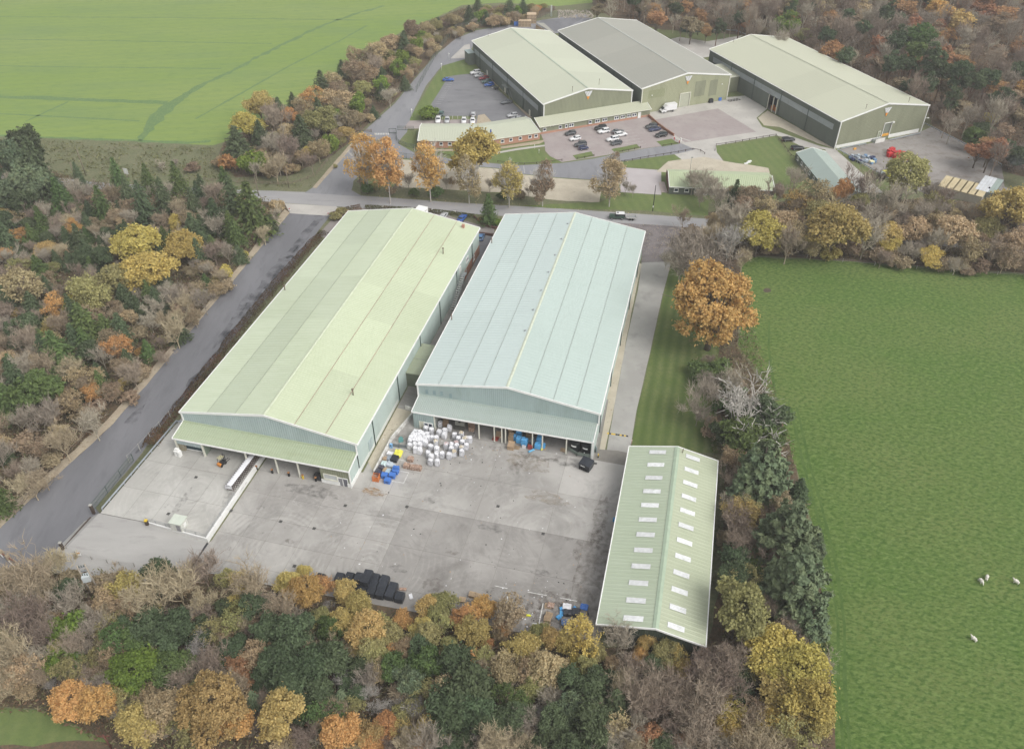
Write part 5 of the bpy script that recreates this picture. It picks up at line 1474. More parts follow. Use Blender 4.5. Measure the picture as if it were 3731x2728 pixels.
for i,c in enumerate(cages.split(';')):
    x,y,k=c.split();p=zb_(float(x),float(y),.85)
    o=empty('lined_cage',(p.x,p.y,.07),-TH_B+prng.uniform(-.35,.35))
    put('sack',SACKS[i % 5],o).scale=(1,1,prng.uniform(.9,1.06))
    t=put('filling',LUMPS[i % 3],o,(prng.uniform(-.06,.06),prng.uniform(-.06,.06),1.22),prng.uniform(0,3));own(t,M_fill[k])
    put('base',CBASE,o)
    if k != 'w' or i % 3==0:put('cage',CAGE,o)
    auto(o,{'w':'white lined cage bulging with white sacking','g':'white lined cage with wire grid showing','t':'white lined cage with cream filling on top','p':'white lined cage with pinkish filling on top'}[k],(p.x,p.y,.9),'cage',G_CAGE)

# pallets, cardboard and blue wrapped loads under the canopy
PALLET=None
def pallet_mesh():
    mb=MB()
    for k in range(7):mb.box((-.54+k*.18,0,.13),(.13,1.0,.025))
    for y in (-.44,0,.44):mb.box((0,y,.06),(1.2,.1,.10))
    return mb.mesh('deck',M_pallet)
PALLET=pallet_mesh()
def pallet(p,rz,label=None,n=1,group=None,z=.07):
    for k in range(n):
        o=put('pallet',PALLET,None,(p.x,p.y,z+k*.15),rz+prng.uniform(-.03,.03))
        if label and n==1:tag(o,label,'pallet',group)
        else:auto(o,'wooden pallet',(p.x,p.y,z+k*.15),'pallet',group)
WRAP=[lumpy('wrap',1.15,1.0,1.9,M_bluewrap,40+s,.08,4,.25,.05) for s in range(3)]
def wrapped(x,y,sc,label,conv=zb_,z=1.0,m=None,rz=0.0,base=True,name='wrapped_pallet'):
    p=conv(x,y,z);o=empty(name,(p.x,p.y,.07),-TH_B+rz,label,'wrapped load')
    w=put('wrap',WRAP[prng.randrange(3)],o,(0,0,.14));w.scale=sc
    if m:own(w,m)
    if base:put('pallet_base',PALLET,o)
    return o
zd=Zm(1850,1520,5.65)
wrapped(235,330,(1.05,1.1,1.0),'tall bright blue wrapped load deepest under the canopy',zd,1.0)
wrapped(235,470,(1.0,1.0,.8),'bright blue wrapped load in front of the deepest one',zd,.8)
wrapped(150,430,(.5,.7,.75),'narrow blue wrapped load left of the tall blue ones',zd,.7)
wrapped(345,520,(1.1,1.0,.95),'bright blue wrapped load with a white panel against it',zd,.9)
wrapped(650,470,(.95,1.0,.85),'bright blue wrapped load under the canopy, rear one of the right pair',zd,.8)
wrapped(620,590,(1.1,1.0,.7),'bright blue wrapped load with white folds, front one of the right pair',zd,.7)
wrapped(740,600,(.6,.7,.5),'low blue bundle beside the front right blue load',zd,.5)
p=zd(335,610,.6);tag(MB().box((0,0,.55),(.8,.06,1.0)).build('white_sheet',M_sack,None,(p.x,p.y,.07),-TH_B-.1),'white panel leaning against a bright blue wrapped load','panel')
p=zd(485,690,.2);tag(MB().tube([(-.7,0,.22),(.7,0,.22)],.22,10).build('blue_roll',mat('pale_blue_roll',(.16,.45,.68),.4),None,(p.x,p.y,.07),R(35)),'light blue roll lying on the concrete before the blue loads','roll')
p=zd(690,640,.2);tag(lumpy_o := put('yellow_bag',lumpy('yellow_bag',.35,.9,.35,mat('yellow_film',(.72,.68,.10),.5,var=.1),3,.05),None,(p.x,p.y,.07),R(15)),'yellow bag lying beside the front right blue load','bag')
for x,y in ((440,610),(480,615)):
    p=zd(x,y,.4);auto(MB().box((0,0,.4),(.5,.7,.8)).build('red_crate',mat('dark_red_plastic',(.30,.06,.05),.6,var=.2,scale=4),None,(p.x,p.y,.07),-TH_B),'dark red crate between the blue loads',(p.x,p.y,.4),'crate','dark red crates between the blue loads')
BOXM=MB().box((0,0,.5),(1.1,1.0,1.0)).mesh('box',M_card)
def cardbox(x,y,s,label,conv=zd,z=.5,rz=0,m=None):
    p=conv(x,y,z);o=empty('cardboard_box',(p.x,p.y,.07),-TH_B+rz,label,'box')
    b=put('carton',BOXM,o);b.scale=s
    if m:own(b,m)
    mb=MB()
    for yy in (-.5,.5):mb.quad((-.55,yy,1),(.55,yy,1),(.55,yy*1.5,1.12),(-.55,yy*1.5,1.12))
    f=mb.build('flap',m or M_card,o);f.scale=s
    return o
cardbox(65,605,(1.2,1.2,1.1),'open cardboard bin full of scraps at the edge of the canopy')
cardbox(70,430,(.95,1.0,1.5),'stacked cardboard column left of the blue loads',zd,.8)
cardbox(440,350,(1.1,1.0,1.1),'brown cardboard box behind the blue loads')
cardbox(75,270,(1.0,1.0,1.6),'brown cardboard stack deepest under the canopy',zd,.9)
cardbox(1905,480,(1.1,1.0,.7),'cardboard box beside the dark red mat',zb_,.4,.1)
cardbox(800,240,(1.2,1.1,1.0),'brown cardboard box near the partition under the canopy',zb_,.6)
cardbox(1350,330,(1.0,1.0,1.2),'pinkish paper filled box under the middle of the canopy',zb_,.7,0,M_paper)
cardbox(1335,240,(1.0,1.0,1.6),'tall paper filled box deeper under the middle of the canopy',zb_,.9,0,M_paper)
for x,y in ((460,500),(540,480)):
    p=zd(x,y,.5);auto(MB().box((0,0,.5),(.7,.6,1.0),0,0,1.05).build('grey_bin',mat('grey_plastic_bin',(.15,.18,.21),.5),None,(p.x,p.y,.07),-TH_B),'grey bin between the blue loads',(p.x,p.y,.5),'bin','grey bins between the blue loads')
p=zb_(1840,550,.2);tag(MB().box((0,0,.15),(1.2,1.1,.3)).build('red_pallet',mat('dark_red_plastic',(.30,.06,.05),.6),None,(p.x,p.y,.07),-TH_B-.1),'low dark red pallet lying before the canopy columns','pallet')
p=zb_(1110,270,.8);o=empty('baling_machine',(p.x,p.y,.07),-TH_B,'grey baling machine in the shade under the canopy','machine')
MB().box((0,.4,.9),(2.0,1.2,1.8)).build('housing',mat('machine_grey',(.30,.30,.26),.5,var=.1),o);MB().box((0,-.5,.35),(2.1,.7,.7)).build('feed_table',mat('machine_dark',(.10,.10,.09),.5),o);MB().box((0,-.25,1.9),(.4,.4,.3)).build('motor',M_black,o)
for x,y in ((190,610),(1150,660)):
    p=zd(x,y,.3);pallet(p,-TH_B,'wooden pallet propped near the blue loads' if x<500 else 'wooden pallet standing beside the black water tanks')
# two black tanks behind steel rails
for k,(x,y) in enumerate(((1395,560),(1630,610))):
    p=zd(x,y,1.3);o=empty('water_tank',(p.x,p.y,.07),-TH_B,('left' if k==0 else 'right')+' black ribbed water tank with a white label under the canopy end','tank')
    mb=MB();pts=[];rr_=[]
    for i in range(13):pts.append((0,0,.02+i*.2));rr_.append(1.22 if i % 2 else 1.17)
    pts += [(0,0,2.62),(0,0,2.8)];rr_ += [.9,.3]
    mb.tube(pts,rr_,24);mb.build('shell',mat('tank_black',(.018,.022,.024),.4),o)
    mb=MB();mb.tube([(0,0,2.78),(0,0,2.9)],.32,12);mb.build('lid',M_black,o)
    mb=MB()
    for i in range(6):
        a0,a1=R(-128+i*9),R(-128+(i+1)*9)
        mb.quad((1.24*math.cos(a0),1.24*math.sin(a0),1.62-.0*i),(1.24*math.cos(a1),1.24*math.sin(a1),1.62),(1.24*math.cos(a1),1.24*math.sin(a1),1.98),(1.24*math.cos(a0),1.24*math.sin(a0),1.98))
    mb.build('label',M_trim,o)
    mb=MB();mb.tube([(-.3,-1.18,.7),(-.3,-1.34,.7)],.1,8);mb.build('outlet',M_trim,o)
def armco(name,pts,label,m,h=.75,rails=3,dz=.24,z=.07,post=2.2,thick=.10,rh=.16,cat='barrier'):
    """crash barrier: posts and rails as parts"""
    c=sum(pts,Vector())/len(pts)
    root=empty(name,(c.x,c.y,z),0,label,cat)
    for a,b in zip(pts[:-1],pts[1:]):
        a,b=Vector((a.x-c.x,a.y-c.y,0)),Vector((b.x-c.x,b.y-c.y,0));L=(b-a).length;n=max(1,round(L/post))
        for k in range(n+1):mb=MB();q_=a.lerp(b,k/n);mb.bx(q_.x-.06,q_.x+.06,q_.y-.06,q_.y+.06,0,h+.05);mb.build('post',m,root)
        for r in range(rails):mb=MB();u=Vector((0,0,h-r*dz));mb.bar(a+u,b+u,thick,rh);mb.build('rail',m,root)
    return root
armco('crash_barrier',[zd(1240,690),zd(1420,800),zd(1715,850)],'grey-green steel barrier bent round the two black tanks',mat('barrier_green',(.19,.23,.20),.5),1.0,3,.30)
armco('crash_barrier',[zz(560,210),zz(1010,270)],'grey steel barrier between the white wall and the white cages',mat('barrier_grey',(.16,.18,.19),.5),.9,3,.3)
# compactor skip with a raised lid
p=zd(1615,1000,.6);o=empty('black_compactor',(p.x,p.y,.07),-TH_B-R(18),'large black waste compactor with notched lid at the canopy corner','skip')
MB().box((0,0,.85),(2.3,2.0,1.5),0,0,1.06).build('body',M_blackwrap,o)
mb=MB();mb.add([(-1.2,-1.05,1.6),(1.25,-1.05,1.6),(1.25,1.05,1.85),(-1.2,1.05,1.85),(-1.2,-1.05,1.7),(.0,-1.05,1.72),(.0,1.05,2.0),(-1.2,1.05,1.98)],((0,1,2,3),(4,5,6,7),(0,1,5,4),(2,3,7,6),(3,0,4,7),(1,2,6,5)));mb.build('lid',M_blackwrap,o)
mb=MB()
for k in range(5):mb.box((-.9+k*.42,-1.12,.55),(.22,.16,.7))
mb.build('ram_guard',M_black,o);MB().box((-.3,-1.09,1.25),(.9,.04,.14)).build('label',M_trim,o)
# blue boxes, bags and bales in the marked bays
BB=lambda:None
mb=MB()
mb.box((0,0,.55),(1.2,1.0,.8),0,0,1.02)
for x in (-.5,0,.5):mb.box((x,0,.07),(.14,.9,.14))
mb.box((0,0,.97),(1.26,1.06,.06))
BLUEB=mb.mesh('tub',M_bluebox)
GB='blue plastic pallet boxes in the marked bay'
for x,y,z in ((470,1140,0),(600,1000,0),(690,880,0),(700,820,0),(390,1000,0)):
    p=zz(x,y,.55);o=empty('blue_pallet_box',(p.x,p.y,.07),-TH_B+prng.uniform(-.12,.12));put('tub',BLUEB,o);MB().box((0,-.52,.55),(.5,.03,.2)).build('slot',M_black,o)
    auto(o,'blue plastic pallet box',(p.x,p.y,.55),'box',GB)
o=empty('safety_cage',zz(165,1120)+Vector((0,0,.07)),-TH_B+.05,'orange steel man cage beside the blue pallet boxes','cage')
mo=mat('orange_steel',(.62,.20,.06),.5,var=.1)
mb=MB()
for x in (-.6,.6):
    for y in (-.55,.55):mb.bar((x,y,0),(x,y,1.5),.08)
for z in (.1,.5,.9,1.3):
    for y in (-.55,.55):mb.bar((-.6,y,z),(.6,y,z),.06)
    for x in (-.6,.6):mb.bar((x,-.55,z),(x,.55,z),.06)
mb.build('frame',mo,o);MB().box((.62,0,.7),(.05,1.0,1.2)).build('side_plate',mo,o);MB().box((0,0,.08),(1.2,1.1,.08)).build('floor',mo,o)
mb=MB()
for k in range(7):mb.bar((-.5+k*.17,-.55,.1),(-.5+k*.17,-.55,.9),.04)
mb.build('mesh_front',mo,o)
for x,y,sx,sy,sz,m,lab,nm,ct in (
    (760,400,1.5,1.8,.75,mat('yellow_film',(.72,.68,.10),.5),'heap of folded yellow plastic film on a pallet','yellow_film_heap','film heap'),
    (540,400,1.3,.9,.5,M_sack,'low white sheet covered stack beside the yellow film heap','white_stack','stack'),
    (660,540,1.4,1.5,.9,M_blackwrap,'shiny black bag bulging between yellow film and grey bundles','black_bag','bag'),
    (510,540,.9,1.2,.8,mat('grey_film',(.24,.28,.33),.3,var=.3,scale=4),'grey film bag squeezed beside the shiny black bag','film_bag','bag'),
    (400,555,.9,.9,.8,M_card,'brown cardboard bundle against the white wall','cardboard_bundle','bundle'),
    (520,690,1.1,1.2,.6,mat('pale_grey_film',(.45,.50,.54),.5,var=.15,scale=4),'pale grey bundle of flattened film','film_bundle','bundle'),
    (600,730,1.2,.9,.5,mat('pale_grey_film',(.45,.50,.54),.5),'pale grey film bundle touching the rear blue box','film_bundle','bundle'),
    (370,680,1.0,1.2,.7,mat('pale_aqua_film',(.48,.58,.58),.5,var=.15,scale=4),'pale aqua bundle against the white wall','film_bundle','bundle'),
    (300,780,1.0,.9,.7,mat('charcoal_crates',(.07,.07,.09),.6,var=.2),'stack of charcoal crates against the white wall','crate_stack','crates'),
    (190,890,1.0,1.1,.8,mat('charcoal_crates',(.07,.07,.09),.6),'charcoal crate stack nearest the orange cage','crate_stack','crates'),
    (270,950,.9,1.0,.8,mat('navy_crates',(.03,.04,.10),.5,var=.2),'navy crate stack behind the orange cage','crate_stack','crates'),
    (390,850,.8,1.1,.4,M_pallet,'stack of wooden boards beside the pale blue sheet','board_stack','boards'),
    (490,890,1.0,1.2,.5,mat('pale_blue_sheet',(.38,.50,.58),.5,var=.1),'flat pale blue sheet stack behind the blue boxes','sheet_stack','sheets')):
    p=zz(x,y,sz/2);o=put(nm,lumpy(nm,sx,sy,sz,m,x*.1,.09,4,.25,.04),None,(p.x,p.y,.07),-TH_B);tag(o,lab,ct)
p=zz(570,190,.4);o=empty('blue_bin',(p.x,p.y,.07),-TH_B,'small blue bin with a dark opening against the white wall','bin');MB().box((0,0,.5),(.55,.5,1.0)).build('body',mat('light_blue_plastic',(.22,.42,.66),.4),o);MB().tube([(0,-.26,.75),(0,-.27,.75)],.16,12).build('opening',M_black,o)
BALE=[lumpy('bale',1.2,1.0,.95,M_paper,60+s,.10,5,.12,.05) for s in range(3)]
for k,(x,y,lab) in enumerate(((1100,550,'pinkish paper bale behind the row of three'),(990,730,'brownish paper bale, left of the front three'),(1170,770,'pinkish paper bale in the middle of the front three'),(1320,790,'paper bale with white and purple scraps, right of the front three'))):
    p=zz(x,y,.45);tag(put('paper_bale',BALE[k % 3],None,(p.x,p.y,.07),-TH_B+prng.uniform(-.06,.06)),lab,'bale')
p=Zm(1350,1600,7.5333)(840,60,.3);tag(MB().poly([(-.5,0,0),(.5,0,0),(.5,.06,1.1),(0,.08,1.7),(-.5,.06,1.1)]).poly([(-.5,.05,0),(.5,.05,0),(.5,.11,1.1),(0,.13,1.7),(-.5,.11,1.1)]).build('teal_sheet',mat('teal_plastic',(.13,.33,.32),.5),None,(p.x,p.y,.07),-TH_B+.5),'teal plastic sheet propped up beside the white cages','sheet')
# white kerb wall between the pale green warehouse and the marked bays
mb=MB();a_,b_=zz(105,960),zz(590,20);d_=zb_(165,-70)
for p0,p1 in ((a_,b_),(b_,LB(-20.4,-.5)),(LB(-20.4,-.5),LB(-23.0,.2))):mb.bar(Vector((p0.x,p0.y,.55)),Vector((p1.x,p1.y,.55)),.3,1.0)
tag(mb.build('kerb_wall',mat('flaking_white_paint',(.70,.69,.66),.7,var=.1,scale=1,spot=((.25,.23,.21),.9,.8))),'low flaking white wall between pale green warehouse and waste bays','wall')
mb=MB();pts=[IB(p) for p in (a_,b_)]+[(-20.6,-.5),(-24.9,0),(-24.9,-17)]
sheet('wall_bed',[LB(*p) for p in pts],.085,M_gravel)

# black wrapped bales piled at the edge of the wood
BLK=[lumpy('bale',1.55,1.7,1.3,M_blackwrap,80+s,.03,5,.05,.01) for s in range(4)]
GBL='black wrapped bales piled at the edge of the yard'
for x,y,t in ((590,1212,0),(645,1222,0),(537,1226,0),(580,1250,0),(635,1260,0),(695,1264,0),(525,1262,0),(570,1288,0),(622,1298,0),(678,1304,0),(735,1320,0),(382,1208,0),(440,1206,0),(492,1215,0),(478,1242,0),(268,1212,0),(548,1190,1),(534,1222,1),(498,1208,1)):
    z=2.65 if t else 1.35;p=z6(x,y,z);o=put('black_bale',BLK[prng.randrange(4)],None,(p.x,p.y,1.36 if t else .07),-TH_B+prng.uniform(-.05,.05))
    auto(o,'black wrapped bale on the upper tier' if t else 'black wrapped bale on the ground',(p.x,p.y,z),'bale',GBL)
z6b=z6
for x,y,n,lab in ((1165,1325,4,None),(1200,1335,4,None),(1105,1350,2,None),(1610,1385,1,'wooden pallet at the upper end of the waste corner'),(1605,1465,3,None),(1600,1500,1,'grey pallet lying below the other pallets of the waste corner'),(1615,1440,2,None)):
    pallet(z6(x,y),-TH_B+prng.uniform(-.1,.1),lab,n,'wooden pallets along the wood edge')
for x,y,sx,sy,sz,m,lab,nm,ct,rz in (
    (1720,1390,1.5,1.2,.5,M_sack,'white topped stack at the head of the waste corner','white_stack','stack',.1),
    (1822,1390,1.3,1.2,.25,M_bluebox,'bright blue tray beside the shed gutter','blue_tray','tray',0),
    (1725,1425,1.5,1.1,.8,M_blackwrap,'black crate left of the other black one in the waste corner','black_crate','crate',.1),
    (1775,1425,1.4,1.5,.9,M_blackwrap,'largest black crate in the middle of the waste corner','black_crate','crate',.05),
    (1808,1445,.5,1.2,.2,mat('yellow_film',(.72,.68,.10),.5),'yellow tray leaning on the largest black crate','yellow_tray','tray',.3),
    (1710,1485,1.4,1.2,.7,mat('dull_blue_box',(.10,.16,.30),.5,var=.3,scale=5),'dull blue box of scraps at the lower left of the waste corner','scrap_box','box',.2),
    (1755,1490,1.3,1.2,.6,M_blackwrap,'black box of scraps between two blue ones','scrap_box','box',0),
    (1798,1503,1.4,1.1,.6,M_bluebox,'blue box of scraps at the lower right of the waste corner','scrap_box','box',-.05),
    (1690,1400,.8,.6,.4,M_bluewrap,'light blue bag left of the white topped stack','blue_bag','bag',.5),
    (1688,1430,.6,.9,.35,M_bluewrap,'light blue bag beside the left black crate','blue_bag','bag',.2),
    (1672,1450,.8,.7,.35,M_bluewrap,'lowest light blue bag of the waste corner','blue_bag','bag',.9),
    (1765,1395,.5,.5,.3,M_bluewrap,'small light blue bag right of the white topped stack','blue_bag','bag',.9),
    (1840,1430,.5,.4,.3,mat('navy_crates',(.03,.04,.10),.5),'small navy crate nearest the shed','navy_crate','crate',.2),
    (1495,1440,.8,.3,.15,mat('hi_vis_yellow',(.75,.75,.05),.6),'crumpled hi-vis yellow cloth at the wood edge','yellow_cloth','cloth',.1),
    (1625,1380,1.2,1.0,.4,M_paper,'flat bale of mixed paper on the upper pallets','paper_bale','bale',.0),
    (1530,1500,.7,1.0,.1,M_sack,'white board lying among leaves at the wood edge','white_board','board',.2),
    (755,1285,1.2,.5,.3,M_paper,'loose paper scraps beside the black bales','paper_scraps','scraps',.1),
    (802,1328,.6,1.1,.12,M_sack,'white board lying right of the black bales','white_board','board',.6),
    (1998,877,.5,.6,.7,M_bluewrap,'blue drum standing against the shed wall','blue_drum','drum',0)):
    p=z6(x,y,sz/2);tag(put(nm,lumpy(nm,sx,sy,sz,m,x*.13,.06,4,.2,.02),None,(p.x,p.y,.07),-TH_B+rz),lab,ct)

# long row of nested trolleys under white film along the dock wall
zt=Zm(600,1560,7.5333)
t0,t1=LB(-47.6,-31.8,0),LB(-47.0,-19.5,0)
o=empty('trolley_row',(t0.x,t0.y,PLZ+.05),0,'long row of nested dark trolleys under white film beside the dock wall','trolleys')
dv=(t1-t0);L_t=dv.length;du=dv/L_t;dn=Vector((du.y,-du.x,0))
mb=MB();n=18
for i in range(n):
    for j in range(3):
        def fp(ii,jj):
            b=du*(L_t*ii/n)+dn*(-.75+jj*.5)
            return b+Vector((0,0,1.75-.35*(jj==0)-.05*(jj==3)+.06*mnoise.noise(Vector((ii*1.3,jj*.9,1)))))
        mb.quad(fp(i,j),fp(i+1,j),fp(i+1,j+1),fp(i,j+1))
    mb.quad(fp(i,0),fp(i+1,0),fp(i+1,0)+Vector((0,0,-.9))-dn*.1,fp(i,0)+Vector((0,0,-.9))-dn*.1)
mb.quad(fp(0,0),fp(0,3),fp(0,3)+Vector((0,0,-.8)),fp(0,0)+Vector((0,0,-.8)))
mb.build('film_cover',M_sack,o)
fm=MB()
for z in (.15,.7,1.25,1.65):fm.bar(Vector((0,0,z))+dn*-.6,Vector((0,0,z))+dn*.8,.05)
for s in (-.6,.8):fm.bar(dn*s+Vector((0,0,.05)),dn*s+Vector((0,0,1.68)),.07)
FRM=fm.mesh('frame',mat('dark_brown_steel',(.09,.06,.055),.6))
for k in range(24):put('frame',FRM,o,tuple(du*(.3+k*(L_t-.5)/23)))
# cabin, bins and cabinets on the platform
p=P(398,1163,PLZ);o=empty('store_cabin',(p.x,p.y,PLZ+.03),-TH_B,'small off-white store cabin at the tip of the loading platform','cabin')
MB().box((0,0,1.0),(2.3,2.0,1.9)).build('wall',mat('offwhite_panel',(.60,.60,.55),.5,var=.1),o);MB().box((0,.05,2.02),(2.6,2.3,.16)).build('roof',mat('pale_roof',(.56,.60,.52),.5,var=.06),o);MB().box((.5,-1.02,.9),(.8,.05,1.5)).build('door',mat('grey_door',(.25,.25,.26),.5),o);MB().box((1.17,.1,1.0),(.05,.7,.8)).build('notice',M_trim,o);MB().box((-1.4,.2,.5),(.5,.5,1.0)).build('meter_box',M_trim,o)
p=zt(370,690,PLZ+.6);o=empty('white_cabinet',(p.x,p.y,PLZ+.03),-TH_B-.15,'white cabinet at the left corner of the truck dock canopy','cabinet')
MB().box((0,0,.7),(1.3,.8,1.4)).build('body',M_trim,o);MB().box((-.1,.1,1.6),(.8,.6,.5)).build('top_unit',M_trim,o);MB().box((.15,-.41,.7),(.03,.03,1.2)).build('door_gap',M_black,o)
p=zt(1565,940,PLZ+.6);o=empty('forklift',(p.x,p.y,PLZ+.04),-TH_B+R(75),'small forklift with orange counterweight next to the trolley row','forklift')
MB().box((-.65,0,.6),(.5,.9,.6),0,0,.9).build('counterweight',mat('forklift_orange',(.62,.24,.05),.45),o);MB().box((.2,0,.45),(1.1,1.0,.5)).build('chassis',M_trimblk,o)
mb=MB()
for x in (-.5,.55):
    for y in (-.42,.42):mb.bar((x,y,.9),(x*.8,y,2.0),.07)
mb.build('overhead_guard',M_trimblk,o);mb=MB()
for k in range(5):mb.box((-.42+k*.22,0,2.03),(.08,.95,.04))
mb.build('guard_slats',mat('guard_yellow',(.72,.66,.35),.5),o);mb=MB()
for y in (-.25,.25):mb.bar((.85,y,.1),(.85,y,2.3),.1);mb.box((1.4,y,.1),(1.1,.12,.05))
mb.build('mast',M_trimblk,o)
for x in (-.55,.5):
    for y in (-.5,.5):put('wheel',car_meshes('small')['wheel'],o,(x,y,.3)).scale=(.85,.8,.85)
# dock buffers and bollards
for k,(x,y) in enumerate(((-1.5,-4.4),(2.0,-4.5),(5.6,-4.45),(8.6,-4.4),(11.4,-4.4))):
    p=LA(x,y);o=empty('dock_bollard',(p.x,p.y,.07),-TH_A,None,'bollard','dock bollards under the pale green canopy');MB().box((0,0,.5),(.3,.3,1.0)).build('post',M_black if k != 3 else M_yel,o);MB().box((0,0,1.04),(.4,.4,.12)).build('cap',mat('rusty_cap',(.36,.18,.08),.8),o)
    AUTO.append((o,'dock bollard' if k != 3 else 'yellow dock bollard',p+Vector((0,0,.6))))
o=empty('tyre_bin',LA(11.6,-3.6)+Vector((0,0,.07)),-TH_A,'dark bin beside the white office plinth under the canopy','bin');MB().box((0,0,.6),(1.3,1.1,1.2),0,0,1.05).build('body',M_blackwrap,o);MB().box((0,-.1,1.25),(1.4,1.0,.08)).build('lid',M_black,o)
# drain covers
DC=MB().box((0,0,0),(.6,.6,.02)).mesh('drain_cover',mat('cast_iron',(.075,.072,.07),.6))
for x,y in ((417,795),(779,801),(37,888),(234,929),(1580,960),(1888,547),(1315,799),(118,1150)):
    p=z6(x,y);auto(put('drain_cover',DC,None,(p.x,p.y,.088),-TH_B),'square iron drain cover',p,'drain cover','iron drain covers in the concrete yard')
for x,y,on in ((1345,542,1),(1155,793,1),(872,884,.5),(1283,1005,0),(1585,772,0)):
    z=PLZ+.045 if on==1 else (.62 if on else .09);p=z5(x,y,z if on != .5 else .75)
    auto(put('drain_cover',DC,None,(p.x,p.y,z if on != .5 else .78),-TH_B),'square iron drain cover',p,'drain cover','iron drain covers in the concrete yard')
for x,y in ((1193,1180),(1280,1055),(1840,440)):
    p=z4(x,y);auto(put('drain_cover',DC,None,(p.x,p.y,.03),-TH_B),'drain grating in the lane',p,'drain cover','drain gratings in the lane')
# black and yellow speed hump across the drive
za=Zm(2000,1450,5.5075)
o=empty('speed_hump',(0,0,.03),0,'black and yellow speed hump across the drive beside the blue-green warehouse','speed hump')
h0,h1=za(1165,705),za(1590,765);hd=(h1-h0);L_h=hd.length;hu=hd/L_h;cols='ybyybbybyb'
hm={}
for k,c in enumerate(cols):
    mb=MB();c0,c1=h0+hu*(L_h*k/10+.02),h0+hu*(L_h*(k+1)/10-.02);nn_=Vector((-hu.y,hu.x,0))
    mb.add([c0-nn_*.22,c1-nn_*.22,c1+nn_*.22,c0+nn_*.22,c0-nn_*.1+Vector((0,0,.09)),c1-nn_*.1+Vector((0,0,.09)),c1+nn_*.1+Vector((0,0,.09)),c0+nn_*.1+Vector((0,0,.09))],((4,5,6,7),(0,1,5,4),(2,3,7,6),(1,2,6,5),(3,0,4,7)))
    mb.build('segment',M_yel if c=='y' else M_black,o)
p=za(990,1160,.5);o=empty('bollard',(p.x,p.y,.05),0,'yellow and black bollard at the canopy end of the blue-green warehouse','bollard');MB().tube([(0,0,0),(0,0,.5)],.12,8).build('lower_post',M_black,o);MB().tube([(0,0,.5),(0,0,1.0)],.12,8).build('upper_post',M_yel,o)
p=za(945,1030,.7);tag(MB().box((0,0,.75),(.08,.9,1.4)).build('grey_sheet',mat('panel_grey',(.34,.40,.42),.5),None,(p.x,p.y,.05),-TH_B+.5),'grey panel leaning at the corner of the canopy end wall','panel')
p=za(1660,890,.6);tag(MB().tube([(0,0,0),(0,0,1.4)],.08,6).build('striped_post',mat('faded_red_white',(.6,.42,.38),.6),None,(p.x,p.y,.02)),'faded red and white post at the upper corner of the shed','post')

# ---------------------------------------------------------------- things on the far estate
o=empty('black_wheelie_bin',z8(1660,66)+Vector((0,0,.04)),AD,'round shouldered black container beside two blue bins','bin');MB().box((0,0,.7),(1.8,1.6,1.4),0,0,.85).build('body',M_blackwrap,o);MB().box((0,0,1.45),(1.5,1.3,.12),0,0,.8).build('lid',M_black,o)
for k,x in enumerate((1715,1755)):
    o=empty('blue_bin',z8(x,48)+Vector((0,0,.04)),AD,('left' if k==0 else 'right')+' blue bin beside the round shouldered black container','bin');MB().box((0,0,.6),(1.1,1.0,1.1),0,0,1.05).build('body',M_bluebox,o);MB().box((0,0,1.18),(1.2,1.1,.08)).build('lid',M_bluebox,o)
mg=mat('pale_rail',(.5,.52,.5),.4,.3)
o=empty('ramp_railing',z2(320,672)+Vector((0,0,.03)),AD,'galvanised railings round a sunken ramp by the link block','railing')
for k in range(5):MB().bar((-2.6+k*1.3,-.9,0),(-2.6+k*1.3,-.9,1.3),.09).build('post',mg,o)
for z in (.6,1.2):MB().bar((-2.7,-.9,z),(2.7,-.9,z),.07).build('rail',mg,o)
for k in range(3):MB().bar((-2.6,.9+k*.0+(k-1)*.6,0),(-2.6,.9+(k-1)*.6,1.2),.07).build('post',mg,o)
MB().bx(-2.7,2.7,-.8,1.2,0,.02).build('ramp_floor',mat('damp_ramp',(.10,.09,.085),.8),o)
o=empty('railing',z2(440,668)+Vector((0,0,.03)),AD,'short pale railing beside the open warehouse door','railing')
for k in range(2):MB().bar((k*1.0,0,0),(k*1.0,0,2.0),.09).build('post',mg,o)
MB().bar((0,0,2.0),(1.0,0,2.0),.08).build('rail',mg,o)
